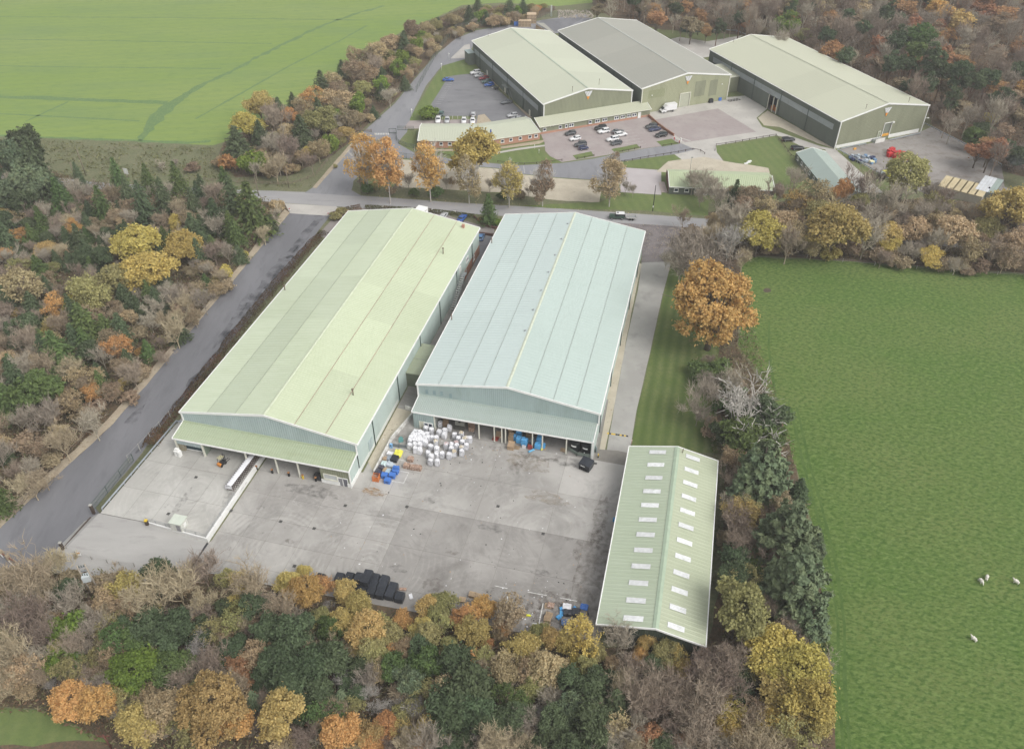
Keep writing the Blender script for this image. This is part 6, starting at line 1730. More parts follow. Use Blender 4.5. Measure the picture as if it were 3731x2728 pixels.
# red bins on the stained yard
rb=MB().box((0,0,.55),(1.2,1.0,1.1),0,0,1.06).mesh('tub',mat('red_plastic',(.52,.03,.035),.45,objvar=.12));rl_=MB().box((0,0,1.13),(1.3,1.1,.08)).mesh('lid',mat('red_plastic',(.52,.03,.035),.45))
ze_=Zm(2900,300,4.52)
for x,y in ((1580,1120),(1545,1150),(1540,1200),(1610,1170),(1650,1190),(1640,1230),(1690,1240),(1700,1175),(1760,1190),(1800,1215),(1790,1250),(1830,1235)):
    p=ze_(x,y,.6);o=empty('red_bin',(p.x,p.y,.04),AD+prng.uniform(-.2,.2));o.scale=(1.25,)*3;put('tub',rb,o);put('lid',rl_,o);auto(o,'red plastic bin',(p.x,p.y,.6),'bin','red plastic bins on the stained yard')
for k in range(26):
    x,y=prng.uniform(900,1310),prng.uniform(1190,1330);y=max(y,1180+(x-900)*.12)
    kind=prng.choice(('blue','grey','navy','pale'));s=prng.uniform(.7,1.2)
    m={'blue':mat('dusty_blue_film',(.16,.27,.42),.5,var=.2,scale=3),'grey':mat('grey_film',(.24,.28,.33),.3),'navy':mat('navy_crates',(.03,.04,.10),.5),'pale':mat('pale_grey_film',(.45,.50,.54),.5)}[kind]
    p=ze_(x,y,.4);auto(put('waste_bag',lumpy('waste_bag',s,s*prng.uniform(.8,1.2),s*.7,m,k,.12,3,.2),None,(p.x,p.y,.03),prng.uniform(0,3)),{'blue':'dusty blue','grey':'grey','navy':'navy','pale':'pale grey'}[kind]+' waste bag in the heap',(p.x,p.y,.4),'bag','waste bags heaped on the stained yard')
p=ze_(1245,1310,.5);tag(put('cream_bag',lumpy('cream_bag',1.6,1.2,.9,mat('cream_sack',(.66,.62,.40),.7),5,.12,4,.2),None,(p.x,p.y,.03),.3),'cream bag at the lower end of the blue waste heap','bag')
p=ze_(970,1095,.3);tag(MB().box((0,0,.25),(1.0,.5,.5)).build('orange_box',mat('orange_board',(.72,.36,.06),.6),None,(p.x,p.y,.03),AD),'orange box against the white plinth of the rightmost warehouse','box')
for k,(x,y,m,lab) in enumerate(((1330,1155,'yellow_film','yellow bundle, left of the pile half hidden by the olive tree'),(1355,1140,'pale_grey_film','white bundle on top of the pile half hidden by the olive tree'),(1360,1170,'yellow_film','yellow bundle at the right of the pile half hidden by the olive tree'),(1385,1195,'pale_grey_film','pale bundle lowest of the pile half hidden by the olive tree'),(1310,1165,'pale_aqua_film','aqua bundle at the edge of the pile by the olive tree'))):
    p=z2(x,y,.5);tag(put('film_bundle',lumpy('film_bundle',1.6,1.4,1.1,MATS[m],k+3,.12,4,.2),None,(p.x,p.y,.03),k),lab,'bundle')
# tan roofed units and a grey container in the corner
for k in range(6):
    a=z2(1740+k*48,1215+k*12,2.6)
    o=empty('storage_unit',(a.x,a.y,0),R(-38),None,'storage unit','tan roofed storage units in the corner of the stained yard')
    MB().box((0,0,1.25),(2.4,9.0,2.5)).build('wall',mat('cream_unit',(.42,.40,.33),.7),o);mb=MB();mb.box((0,0,2.56),(2.44,9.2,.12));mb.build('roof',mat('tan_roof',(.50,.42,.26),.7,var=.12,scale=.5,objvar=.08),o)
    AUTO.append((o,'tan roofed storage unit',a))
a=z2(2030,1235,2.6);o=empty('shipping_container',(a.x,a.y,0),R(-38),'grey-green shipping container with white streaked roof by the smoke','container')
MB().box((0,0,1.3),(5.4,12.0,2.6)).build('body',mat('grey_green_steel',(.2,.22,.2),.5),o);mb=MB()
for k in range(6):mb.box((-2.3+k*.92,0,2.64),(.86,11.9,.08),0,0 if k<4 else 1)
mb.build('roof',[mat('white_streaked_roof',(.58,.60,.62),.6,var=.15,scale=.5),M_roofH],o);MB().box((-2.0,-5.0,1.2),(1.2,2.6,2.2)).build('doors',mat('door_grey',(.12,.13,.14),.5),o);MB().tube([(.6,-3,2.7),(.6,-3,3.1)],.25,8).build('roof_vent',M_black,o)
# green containers, crates and stacks beyond the sheds
for k,x in enumerate((1515,1548)):
    p=P(x,69,0);o=empty('green_container',(p.x,p.y,0),R(-3),('left' if k==0 else 'right')+' dark green container at the forest edge behind the grey roofed warehouse','container')
    MB().box((0,0,1.3),(6.0,2.5,2.6)).build('body',mat('container_green',(.035,.085,.065),.5),o);MB().box((1.6,-1.27,.9),(1.4,.04,.5)).build('label',M_trim,o);MB().box((0,0,2.62),(6.1,2.6,.08)).build('roof',mat('container_green_roof',(.06,.11,.09),.6),o)
crate=MB()
for k in range(6):crate.box((-.5+k*.2,-.5,.5),(.12,.03,1.0));crate.box((-.5+k*.2,.5,.5),(.12,.03,1.0));crate.box((-.55,-.5+k*.2,.5),(.03,.12,1.0));crate.box((.55,-.5+k*.2,.5),(.03,.12,1.0))
crate.box((0,0,.97),(1.12,1.02,.05));crate.box((0,0,.5),(1.0,.9,.9),0,1)
CRATE=crate.mesh('crate',[mat('pale_crate_wood',(.52,.40,.27),.8,var=.15,objvar=.12),mat('dark_brown_steel',(.09,.06,.055),.6)])
for (x0,y0,nx,ny,nz_) in ((1150,196,4,2,2),(1262,140,3,3,3)):
    b=Zm(1650,50,4.52)(x0+60,y0+20)
    for i in range(nx):
        for j in range(ny):
            for k in range(nz_):
                o=put('wooden_crate',CRATE,None,(b.x+(i-nx/2)*1.5,b.y+j*1.3,.03+k*1.35),prng.uniform(-.05,.05));o.scale=(1.3,1.2,1.35)
                auto(o,'wooden slatted crate',o.location,'crate','wooden slatted crates stacked behind the warehouses')
p=Zm(1650,50,4.52)(1045,175,.6);tag(put('blue_crate',lumpy('blue_crate',2.2,1.8,1.6,M_bluebox,3,.1),None,(p.x,p.y,.03)),'blue stack left of the wooden crates at the back','crates')
p=Zm(1650,50,4.52)(1185,85,2.8);tag(put('covered_stack',lumpy('covered_stack',2.2,1.8,1.6,mat('pale_grey_film',(.45,.5,.54),.5),4,.1),None,(p.x,p.y+1.5,.03 )),'pale covered stack behind the nearer wooden crates','stack')
a,b=Zm(1650,50,4.52)(1385,250),Zm(1650,50,4.52)(1490,265)
o=empty('lean_to_roof',(0,0,0),0,'long low timber lean-to roof behind the stone green warehouse','shelter')
q0,q1,q2,q3=[Zm(1650,50,4.52)(x,y,3) for x,y in ((1370,150),(1500,155),(1690,320),(1600,290))]
MB().add([q0,q1,q2,q3,q0-Vector((0,0,.2)),q1-Vector((0,0,.2)),q2-Vector((0,0,.2)),q3-Vector((0,0,.2))],((0,1,2,3),(4,5,6,7),(0,1,5,4),(1,2,6,5),(2,3,7,6),(3,0,4,7))).build('roof',mat('weathered_roof_felt',(.34,.33,.29),.9),o)
for q_ in (q0,q3,q1):MB().bar((q_.x,q_.y,0),(q_.x,q_.y,2.9),.2).build('post',M_pallet,o)
MB().bar(q0+Vector((0,0,-1.8)),q3+Vector((0,0,-1.8)),.2,2.0).build('stacked_timber',M_pallet,o)
# rubble at the forest edge
rr=random.Random(5);mb=MB()
for k in range(260):
    p=Zm(1400,0,2.0545)(rr.uniform(1300,1560),rr.uniform(80,140));s=rr.uniform(.2,.9)
    mb.box((p.x,p.y,s*.25),(s,s*rr.uniform(.6,1.6),s*.6),rr.uniform(0,3),0,rr.uniform(.5,.9))
o=mb.build('rubble',mat('broken_rubble',(.36,.32,.27),.9,var=.3,scale=1.5));tag(o,kind='stuff')

# ---------------------------------------------------------------- sheep
def sheep_mesh(seed,graze=True):
    me=bpy.data.meshes.new('fleece');
    vs=[(0,0,.62),(.32,0,.66),(-.34,0,.66),(.52,0,.74),(.66,0,.62 if graze else .95),(.80,0,.30 if graze else 1.02),(.32,.14,.40),(.34,.15,.02),(.32,-.14,.40),(.36,-.15,.02),(-.38,.14,.42),(-.34,.15,.02),(-.38,-.14,.42),(-.40,-.15,.02),(-.50,0,.62)]
    es=[(0,1),(0,2),(1,3),(3,4),(4,5),(1,6),(6,7),(1,8),(8,9),(2,10),(10,11),(2,12),(12,13),(2,14)]
    me.from_pydata(vs,es,[]);o=put('fleece',me)
    o.modifiers.new('s','SKIN')
    rad=[.29,.27,.29,.17,.12,.075,.10,.035,.10,.035,.11,.035,.11,.035,.06]
    for v,r in zip(me.skin_vertices[0].data,rad):v.radius=(r,r)
    me.skin_vertices[0].data[0].use_root=True
    m=o.modifiers.new('u','SUBSURF');m.levels=2;m.render_levels=2
    dg=bpy.context.evaluated_depsgraph_get();dg.update()
    r=bpy.data.meshes.new_from_object(o.evaluated_get(dg));r.name='fleece'
    bpy.data.objects.remove(o);r.materials.clear();r.materials.append(mat('fleece',(.70,.67,.60),.95,var=.08,scale=8,bump=.5,bscale=20))
    for p_ in r.polygons:p_.use_smooth=True
    return r
SHP=[sheep_mesh(1,True),sheep_mesh(2,False)]
ear=MB().box((0,0,0),(.05,.26,.04)).mesh('ears',mat('sheep_face',(.45,.41,.36),.9));face_=MB().tube([(-.06,0,0),(.12,0,-.04)],[.085,.05],8).mesh('face',MATS['sheep_face'])
for k,(x,y,rz,g,lab) in enumerate(((1460,890,-80,0,'white sheep grazing, left of the close pair in the pasture'),(1487,877,60,0,'white sheep grazing, right of the close pair in the pasture'),(1622,895,140,1,'white sheep at the right edge of the photo'),(1430,1155,130,1,'white sheep lowest in the pasture'))):
    p=Zm(2400,1400,1.2442)(x,y,.4);o=empty('sheep',(p.x,p.y,.01),R(rz),lab,'sheep');o.scale=(.95,)*3
    put('fleece',SHP[g],o);put('ears',ear,o,(.76,0,.42 if not g else 1.07));put('face',face_,o,(.80,0,.28 if not g else 1.0))

# ---------------------------------------------------------------- smoke from the burning heap in the corner
def smoke_box():
    p=z2(2200,1215,0)
    mb=MB();mb.box((p.x+8,p.y+6,6),(34,26,11));o=mb.build('smoke',smoke_mat());tag(o,kind='stuff');o.location=(0,0,0)
def smoke_mat():
    m=bpy.data.materials.new('drifting_smoke');m.use_nodes=True;nt=m.node_tree;L=nt.links.new
    nt.nodes.remove(nt.nodes['Principled BSDF']);out=nt.nodes['Material Output']
    v=_n(nt,'ShaderNodeVolumePrincipled');v.inputs['Color'].default_value=(.78,.82,.9,1)
    tc=_n(nt,'ShaderNodeTexCoord');nz=_n(nt,'ShaderNodeTexNoise',Scale=.13,Detail=4.0);L(tc.outputs['Object'],nz.inputs['Vector'])
    r=_n(nt,'ShaderNodeMapRange');r.inputs[1].default_value=.5;r.inputs[2].default_value=.75;r.inputs[4].default_value=.055;L(nz.outputs[0],r.inputs[0])
    g=_n(nt,'ShaderNodeTexGradient',gradient_type='SPHERICAL');mp=_n(nt,'ShaderNodeMapping');mp.vector_type='TEXTURE'
    p=z2(2200,1215,0);mp.inputs['Location'].default_value=(p.x+8,p.y+6,6);mp.inputs['Scale'].default_value=(17,13,5.5)
    L(tc.outputs['Object'],mp.inputs[0]);L(mp.outputs[0],g.inputs[0]);mu=_n(nt,'ShaderNodeMath',operation='MULTIPLY');L(g.outputs['Fac'],mu.inputs[0]);L(r.outputs[0],mu.inputs[1])
    m2=_n(nt,'ShaderNodeMath',operation='MULTIPLY');m2.inputs[1].default_value=2.2;L(mu.outputs[0],m2.inputs[0])
    L(m2.outputs[0],v.inputs['Density']);L(v.outputs[0],out.inputs['Volume']);return m
smoke_box()

# bits of litter trodden into the concrete
rr=random.Random(8);mb=MB()
for k in range(420):
    x,y=(rr.gauss(1000,90),rr.gauss(985,30)) if k<200 else ((rr.uniform(700,1330),rr.uniform(1040,1340)) if k<330 else (rr.gauss(1170,60),rr.gauss(1340,30)))
    p=P(x,y);s_=rr.uniform(.05,.22)
    if IB(p)[0]<-25 or IB(p)[0]>26:continue
    mb.box((p.x,p.y,.09),(s_,s_*rr.uniform(.5,1.5),.03),rr.uniform(0,3),rr.randrange(3))
tag(mb.build('litter',[M_sack,M_card,M_black]),kind='stuff')
# ================================================================ FENCES, POLES, SIGNS
M_timber=mat('weathered_timber',(.24,.19,.145),.9,var=.25,scale=2,objvar=.15)
M_dkwood=mat('dark_stained_wood',(.075,.055,.045),.8,var=.2,objvar=.1)
M_pole=mat('pole_timber',(.20,.16,.125),.9,var=.2)
M_conp=mat('concrete_post',(.38,.37,.34),.9,var=.1)
M_arm=mat('galvanised_rail',(.46,.50,.55),.4,.5,var=.1)

def fence(name,pts,label,m,h=1.1,post=.12,every=2.6,rails=(.35,.7,1.0),rw=(.05,.11),z=.0,cat='fence',wire=False,mpost=None,mesh=None):
    """posts and rails, each a part"""
    c=sum(pts,Vector())/len(pts)
    root=empty(name,(c.x,c.y,z),0,label,cat)
    pm=MB().bx(-post/2,post/2,-post/2,post/2,0,h).mesh('post',mpost or m)
    for s,(a,b) in enumerate(zip(pts[:-1],pts[1:])):
        a,b=Vector((a.x-c.x,a.y-c.y,0)),Vector((b.x-c.x,b.y-c.y,0));L=(b-a).length
        if L<.2:continue
        n=max(1,round(L/every))
        for k in range(n+(1 if s==len(pts)-2 else 0)):put('post',pm,root,tuple(a.lerp(b,k/n)))
        for r in rails:
            u=Vector((0,0,r))
            if wire:MB().bar(a+u,b+u,rw[0],rw[1]).build('wire',m,root)
            else:
                for k in range(n):MB().bar(a.lerp(b,(k+.01)/n)+u,a.lerp(b,(k+.99)/n)+u,rw[0],rw[1]).build('rail',m,root)
        if mesh:MB().quad(a+Vector((0,0,.05)),b+Vector((0,0,.05)),b+Vector((0,0,h-.1)),a+Vector((0,0,h-.1))).build('mesh_panel',mesh,root)
    return root
def mesh_mat():
    """woven wire: fine lattice of wires with gaps between"""
    m=bpy.data.materials.new('woven_wire');m.use_nodes=True;nt=m.node_tree;b=nt.nodes['Principled BSDF']
    b.inputs['Base Color'].default_value=(.20,.23,.19,1);b.inputs['Alpha'].default_value=.22;b.inputs['Roughness'].default_value=.6
    return m
M_mesh=mesh_mat()
fence('timber_fence',[z4(*p) for p in ((1905,255),(1690,500),(1440,790),(1210,1040),(1030,1210),(860,1400),(690,1590))]+[z5(*p) for p in ((560,290),(300,560),(110,800))],'weathered timber post and rail fence along the left verge of the lane',M_timber,1.15,.13,2.6,(.4,.95),(.05,.12))
fence('timber_fence',[z3(*p) for p in ((1200,1062),(1400,1078),(1640,1088),(1730,1082),(1850,1040))],'weathered timber rail fence on the verge at the road junction',M_timber,1.1,.12,2.8,(.4,.9),(.05,.11))
fence('timber_fence',[z3(*p) for p in ((1862,1028),(1940,930),(2020,850),(2100,770))],'timber rail fence beside the estate drive below the tree belt',M_timber,1.1,.12,2.6,(.4,.9),(.05,.11))
fence('field_gate',[z3(2100,770),z3(2185,778)],'wooden gate where the tree belt meets the estate drive',M_timber,1.2,.2,8.5,(.25,.5,.75,1.0),(.05,.1),cat='gate')
fence('mesh_fence',[z1(*p) for p in ((240,690),(370,450),(460,320),(540,218),(640,205),(820,190),(1000,160),(1250,128),(1400,128))],'tall green mesh fence round the back of the estate',M_dpipe,2.4,.09,3.2,(2.3,),(.05,.05),mesh=M_mesh,wire=True)
p=z1(1250,125);tag(MB().bx(-.35,.35,-.35,.35,0,5.2).build('gate_pillar',mat('pale_pillar',(.5,.52,.47),.7),None,(p.x,p.y,0)),'pale square pillar in the mesh fence behind the crates','pillar')
for lab,pts in (('dark low rail fence between service road and gravel hut yard',[z8(*p) for p in ((700,690),(860,665),(1020,635),(1180,610),(1330,585),(1480,555),(1560,570),(1602,600))]),
                 ('dark low rail fence round the mown lawn beside the grey hut',[z2(*p) for p in ((192,1010),(200,975),(330,955),(470,930),(600,908),(640,960),(700,1045),(735,1062))]),
                 ('dark low rail fence along the lower edge of the office lawn',[z1(*p) for p in ((850,1216),(950,1228),(1050,1234),(1140,1228),(1240,1218),(1330,1205))]),
                 ('short dark rail fence on the lawn behind the roadside birches',[z1(*p) for p in ((395,1150),(440,1162),(495,1172))]),
                 ('dark rails round the leftmost grass island',[z1(*p) for p in ((1445,1192),(1500,1185),(1570,1170))]),
                 ('dark rails round the long middle grass island',[z1(*p) for p in ((1735,1147),(1830,1130),(1918,1110))]),
                 ('dark rails round the rightmost grass island',[z1(*p) for p in ((2085,1098),(2150,1088),(2210,1076))])):
    fence('rail_fence',pts,lab,M_dkwood,.75,.16,3.2,(.55,),(.09,.12))
fence('wire_fence',[z9(*p) for p in ((905,527),(1010,538),(1115,549),(1215,560),(1400,580),(1640,600),(1840,615),(1950,624),(2260,645),(2500,665))],'post and wire fence along the head of the pasture',M_conp,1.1,.10,6.5,(.5,.95),(.02,.02),wire=True)
fence('wire_fence',[z5(*p) for p in ((470,1050),(530,1085),(640,1120),(745,1140),(830,1155),(930,1165))],'post and wire fence on the grass at the lower left corner of the yard',M_conp,1.5,.12,4.0,(.5,.9,1.3),(.02,.02),wire=True)
r_=fence('mesh_fence',[LB(-71.0,-15),LB(-71.3,-22),LB(-71.8,-29)],'leaning mesh fence on the bank beside the loading platform',M_conp,2.0,.12,4.0,(1.9,),(.03,.03),wire=True,z=.25)
r_=fence('sliding_gate',[LB(-71.0,-28.5),LB(-70.6,-42.0)],'long black mesh sliding gate drawn open beside the platform',M_dpipe,1.9,.1,4.5,(.1,1.0,1.8),(.07,.07),wire=True,z=.55,cat='gate',mesh=M_mesh)
armco('crash_barrier',[LB(-61.9,-16.6),LB(-68.2,-16.8),LB(-68.6,-42.0)],'pale galvanised crash barrier round the upper edge of the loading platform',M_arm,.7,1,.2,PLZ,2.4,.12,.34)
fence('guard_rail',[LB(-46.1,-32.5),LB(-46.1,-43.2),LB(-52.5,-42.8),LB(-59.0,-42.35)],'steel guard rail at the tip of the loading platform',M_steel,1.1,.07,2.4,(.55,1.05),(.05,.05),z=PLZ,cat='railing')
for (x,y,lab) in ((207,1131,'dark timber gate post with pale cap at the upper side of the yard gate'),(141,1214,'dark timber gate post with pale cap at the lower side of the yard gate')):
    p=P(x,y,.5);o=empty('gate_post',(p.x,p.y,.3),0,lab,'post');MB().bx(-.22,.22,-.22,.22,0,2.3).build('post',M_dkwood,o);MB().bx(-.26,.26,-.26,.26,2.3,2.45).build('cap',M_conp,o)
p=z5(1012,868,PLZ);o=empty('gate_post',(p.x,p.y,PLZ),0,'short dark post with yellow cap at the low end of the guard rail','post');MB().bx(-.25,.25,-.25,.25,0,1.1).build('post',M_dkwood,o);MB().bx(-.27,.27,-.27,.27,1.1,1.3).build('cap',M_yel,o)
tag(strip('gate_track',[z5(630,830),z5(540,930),z5(450,1035)],.35,.62,M_dkwood,0,None,'thing'),'dark steel gate track across the yard entrance','track')
def sign(x,y,conv,h,w,bh,face,lab,rz=0,top=None,cat='sign'):
    p=conv(x,y,0);o=empty('sign',(p.x,p.y,0),rz,lab,cat);MB().bx(-.05,.05,-.05,.05,0,h-bh*.2).build('post',M_conp,o);MB().bx(-w/2,w/2,-.1,-.05,h-bh,h).build('board',face,o)
    if top:MB().bx(-w/2+.05,w/2-.05,-.115,-.1,h-bh*.42,h-.05).build('panel',top,o)
    return o
M_red=mat('sign_red',(.55,.06,.05),.5)
sign(556,1100,z5,1.9,.7,1.0,M_trim,'white notice with orange panel on a post at the yard corner',.2,mat('sign_orange',(.75,.28,.05),.5))
sign(1443,790,z4,1.3,.7,.8,M_trim,'small white and red notice on the lane fence',-.6,M_red)
sign(1990,230,z4,1.3,.6,.7,M_trim,'small red and white sign where the lane meets the road, left side',0,M_red)
sign(2256,262,z4,1.3,.6,.7,M_trim,'small red and white sign where the lane meets the road, right side',0,M_red)
sign(752,1045,z3,3.2,1.6,1.9,M_trim,'large white hexagonal looking board on the road verge among the conifers',-.3)
for (x,y,lab) in ((555,885,'white marker board in the hedge, first from the junction'),(1062,915,'white marker board in the hedge, second from the junction'),(1290,932,'white marker board in the hedge, nearest the verge conifer')):sign(x,y,z7,1.2,.6,.5,M_trim,lab)
p=z5(60,1105);o=empty('barrier_gate',(p.x,p.y,0),R(-30),'brown timber gate with white plate at the lower end of the lane','gate');MB().bx(-2.2,2.2,-.1,.1,.5,.75).build('bar',mat('gate_brown',(.22,.10,.07),.7),o)
for x in (-1.8,.2):MB().bx(x-.3,x+.3,-.35,.35,0,1.3).build('pier',mat('gate_stone',(.34,.27,.19),.9,var=.2),o)
MB().bx(-1.2,-.6,-.42,-.36,.5,1.1).build('plate',M_trim,o);MB().bar((.6,-.3,.3),(3.0,-.6,.3),.12).build('white_rail',M_trim,o)
def pole(x,y,conv,h,lab,m=None,r=.13,arms=0,name='telegraph_pole',z=0.0,lean=(0,0)):
    p=conv(x,y,z);o=empty(name,(p.x,p.y,z),0,lab,'pole');MB().tube([(0,0,0),(lean[0],lean[1],h)],[r,r*.75],8).build('shaft',m or M_pole,o)
    if arms:MB().bx(-.9,.9,-.06,.06,h-.5,h-.35).build('crossarm',m or M_pole,o)
    return o
pole(505,1032,z3,9,'pale timber pole in the rough grass left of the white board',None,.14)
pole(1522,1152,z3,7,'timber pole beside the road, left of the junction',None,.14)
pole(1700,1106,z3,7,'timber pole on the verge below the tree belt',None,.12)
pole(440,1040,z3,5,'short pale pole on the road verge by the far left conifers',None,.12)
pole(330,720,z7,6,'timber pole on the verge left of the birches',None,.12)
o=pole(1068,1185,z8,8.5,'black lamp post with white plate between road and hut lawn',M_trimblk,.13,name='lamp_post');MB().box((0,-.16,1.6),(.3,.1,.5)).build('plate',M_trim,o)
o=pole(1450,780,z8,5.0,'slim grey lamp post above the long hut roof',M_conp,.09,name='lamp_post');MB().box((.1,0,5.0),(.5,.25,.15)).build('lantern',M_dpipe,o)
for (x,y,lab,f) in ((655,1092,'white flagpole left of the office entrance',0),(806,1116,'white flagpole with a drooping blue flag right of the office entrance',1)):
    o=pole(x,y,z1,7.2,lab,M_trim,.07,name='flagpole')
    mb=MB();mb.add([(0,-.05,7.1),(-.55,-.15,6.9),(-.5,-.1,5.4),(0,-.05,5.7),(-.28,.08,7.0),(-.25,.08,5.5)],((0,4,5,3),(4,1,2,5)));mb.build('flag',mat('flag_blue',(.04,.08,.30),.8) if f else mat('flag_pale',(.45,.50,.58),.8),o)
for x,y,lab in ((430,530,'white globe lamp beside the drive, second from the top'),(485,452,'white globe lamp beside the drive, topmost'),(208,875,'white globe lamp beside the drive, next to the lime bush'),(635,228,'white lamp on the back fence'),(1125,1115,'short white marker post on the office lawn edge'),(1158,1150,'short white marker post at the car park corner')):
    p=z1(x,y);o=empty('lamp_post' if 'lamp' in lab else 'marker_post',(p.x,p.y,0),0,lab,'post');hh_=2.6 if 'lamp' in lab else 1.1
    MB().tube([(0,0,0),(0,0,hh_)],.06,6).build('shaft',M_trim,o);MB().tube([(0,0,hh_),(0,0,hh_+.25),(0,0,hh_+.4)],[.3 if hh_>2 else .1,.32 if hh_>2 else .1,.1],10).build('globe' if hh_>2 else 'cap',M_trim,o)
# twin pole transformer in the wood
b1,b2=z5(640,1362),z5(692,1350)
o=empty('pole_transformer',(b1.x,b1.y,0),0,'pale transformer slung between two timber poles at the edge of the wood','transformer')
d=b2-b1;d.z=0
for q_ in (Vector((0,0,0)),d):MB().tube([q_,q_+Vector((0,0,8.6))],[.17,.13],8).build('pole',mat('grey_pole',(.33,.29,.24),.9,var=.2),o)
MB().bar(d*-.15+Vector((0,0,8.0)),d*1.15+Vector((0,0,8.0)),.14,.2).build('crossarm',M_steel,o);MB().bar(d*-.1+Vector((0,0,4.6)),d*1.1+Vector((0,0,4.6)),.2,.2).build('platform_beam',M_steel,o)
MB().box(tuple(d*.5+Vector((0,-.2,5.4))),(1.2,1.0,1.3),math.atan2(d.y,d.x)).build('tank',mat('transformer_grey',(.50,.54,.55),.5,var=.05),o)
for k in range(3):
    q_=d*(.2+.3*k)+Vector((0,0,8.1));MB().tube([q_,q_+Vector((0,0,.4))],[.1,.05],6).build('insulator',M_dpipe,o);MB().tube([d*.5+Vector((-.4+.4*k,-.2,6.05)),d*.5+Vector((-.4+.4*k,-.2,6.5))],[.09,.05],6).build('bushing',M_dpipe,o)
MB().bar(d*.1+Vector((0,0,7.0)),d*.9+Vector((0,0,7.0)),.1,.4).build('switchgear',M_steel,o)
pole(655,1168,c7 and (lambda x,y,z=0:P(*c7(x,y),z)),4.0,'rust brown post with pale cross piece at the edge of the bottom lawn',mat('rust_brown_post',(.13,.055,.04),.8),.16,1,'post') if 'c7' in globals() else pole(246,1650,P,4.0,'rust brown post with pale cross piece at the edge of the bottom lawn',mat('rust_brown_post',(.13,.055,.04),.8),.16,1,'post')
# entrance gates of the estate and its low walls
armco('entrance_gate',[z7(618,105),z7(690,105)],'square framed steel gate at the estate entrance',M_dpipe,1.8,2,1.5,.03,3,.12,.12,'gate')
fence('entrance_fence',[z7(705,70),z7(868,70)],'black railing set back at the estate entrance',M_dpipe,1.6,.1,3.0,(.2,1.0,1.5),(.06,.06),wire=True,mesh=M_mesh,cat='railing')
fence('entrance_fence',[z7(688,100),z7(690,170),z7(715,210),(z7(790,240)),z7(880,262)],'curved dark railing at the estate entrance beside the brick office',M_dpipe,1.6,.1,2.6,(.2,1.0,1.5),(.06,.06),wire=True,mesh=M_mesh,cat='railing')
fence('entrance_fence',[z7(905,130),z7(908,290)],'dark fence against the left end of the brick office',M_dpipe,2.0,.2,2.6,(.2,1.0,1.9),(.06,.06),wire=True,mesh=M_mesh)
fence('mesh_fence',[z7(560,330),z7(700,350),z7(890,372)],'see-through mesh fence across the drive above the birches',M_dpipe,1.9,.09,3.4,(1.8,),(.05,.05),mesh=M_mesh,wire=True)
mb=MB();pts=[z8(*p) for p in ((1025,215),(1120,300),(1200,360),(1285,415))]
for a,b in zip(pts[:-1],pts[1:]):mb.bar(Vector((a.x,a.y,.5)),Vector((b.x,b.y,.5)),.3,1.0)
tag(mb.build('boundary_wall',mat('brown_brick',(.30,.15,.10),.9)),'low brown brick wall between front car park and paved yard','wall')
for x,y,lab in ((1290,450,'red and white bollard nearest the low brick wall'),(1342,485,'red bollard at the tip of the car park exit')):
    p=z8(x,y);o=empty('bollard',(p.x,p.y,.03),0,lab,'bollard');MB().tube([(0,0,0),(0,0,1.0)],.16,8).build('post',M_red,o);MB().tube([(0,0,1.0),(0,0,1.15)],.17,8).build('cap',M_trim,o)
p=z8(1355,465);o=empty('lifting_barrier',(p.x,p.y,.03),R(-35),'white lifting barrier arm at the car park exit','barrier');MB().bx(-.2,.2,-.2,.2,0,1.1).build('cabinet',M_trim,o);MB().bar((0,0,1.0),(3.6,0,1.0),.1).build('arm',M_trim,o)
for x,y,lab in ((1080,275,'timber bench lying against the low brick wall, upper one'),(1140,325,'timber bench lying against the low brick wall, lower one')):
    p=z8(x,y);o=empty('bench',(p.x,p.y,.03),R(-35),lab,'bench');MB().box((0,0,.42),(1.8,.5,.07)).build('seat',M_pallet,o)
    for s in (-.7,.7):MB().box((s,0,.2),(.1,.45,.4)).build('leg',M_pallet,o)
armco('crash_barrier',[z2(*p) for p in ((1590,838),(1700,895),(1820,955),(1960,1030),(2105,1115))],'pale crash barrier curving between stained yard and forest',M_arm,.8,1,.2,.02,3.5,.14,.36)
armco('crash_barrier',[P(*p) for p in ((1568,70),(1600,70),(1625,72),(1645,80))],'pale crash barrier at the forest edge beside the green containers',M_arm,.8,1,.2,.02,3.5,.14,.4)
armco('crash_barrier',[z2(1010,1010),z2(1190,1115),z2(1350,1210)],'pale crash barrier between grey hut and stained yard',M_arm,.8,1,.2,.02,3.0,.14,.3)
armco('crash_barrier',[ze_(735,1118),ze_(940,1068),ze_(1150,1035)],'blue-grey buffer rail before the left white plinth of the rightmost warehouse',M_arm,.55,1,.2,.03,3.0,.2,.3)
armco('crash_barrier',[ze_(1530,975),ze_(1780,920),ze_(2040,862)],'blue-grey buffer rail before the right white plinth of the rightmost warehouse',M_arm,.55,1,.2,.03,3.0,.2,.3)
for k,(x,y) in enumerate(((300,1105),(335,1092),(350,1085))):
    p=z2(400+(x-300)*.5,1097-k*8);auto(MB().box((0,0,.12),(1.2,.7,.24)).build('white_slab',M_trim,None,(p.x,p.y,.03),.3),'white slab on the mown lawn',(p.x,p.y,.2),'slab','white slabs on the lawn by the grey hut')
for x,y,lab in ((1835,1248,'dark round waste container at the right end of the long hut'),):
    pass
p=z2(620,1255,.7);tag(put('black_cover',lumpy('black_cover',1.8,1.6,1.5,M_blackwrap,2,.1),None,(p.x,p.y,.02)),'black covered container at the right end of the long hut','container')
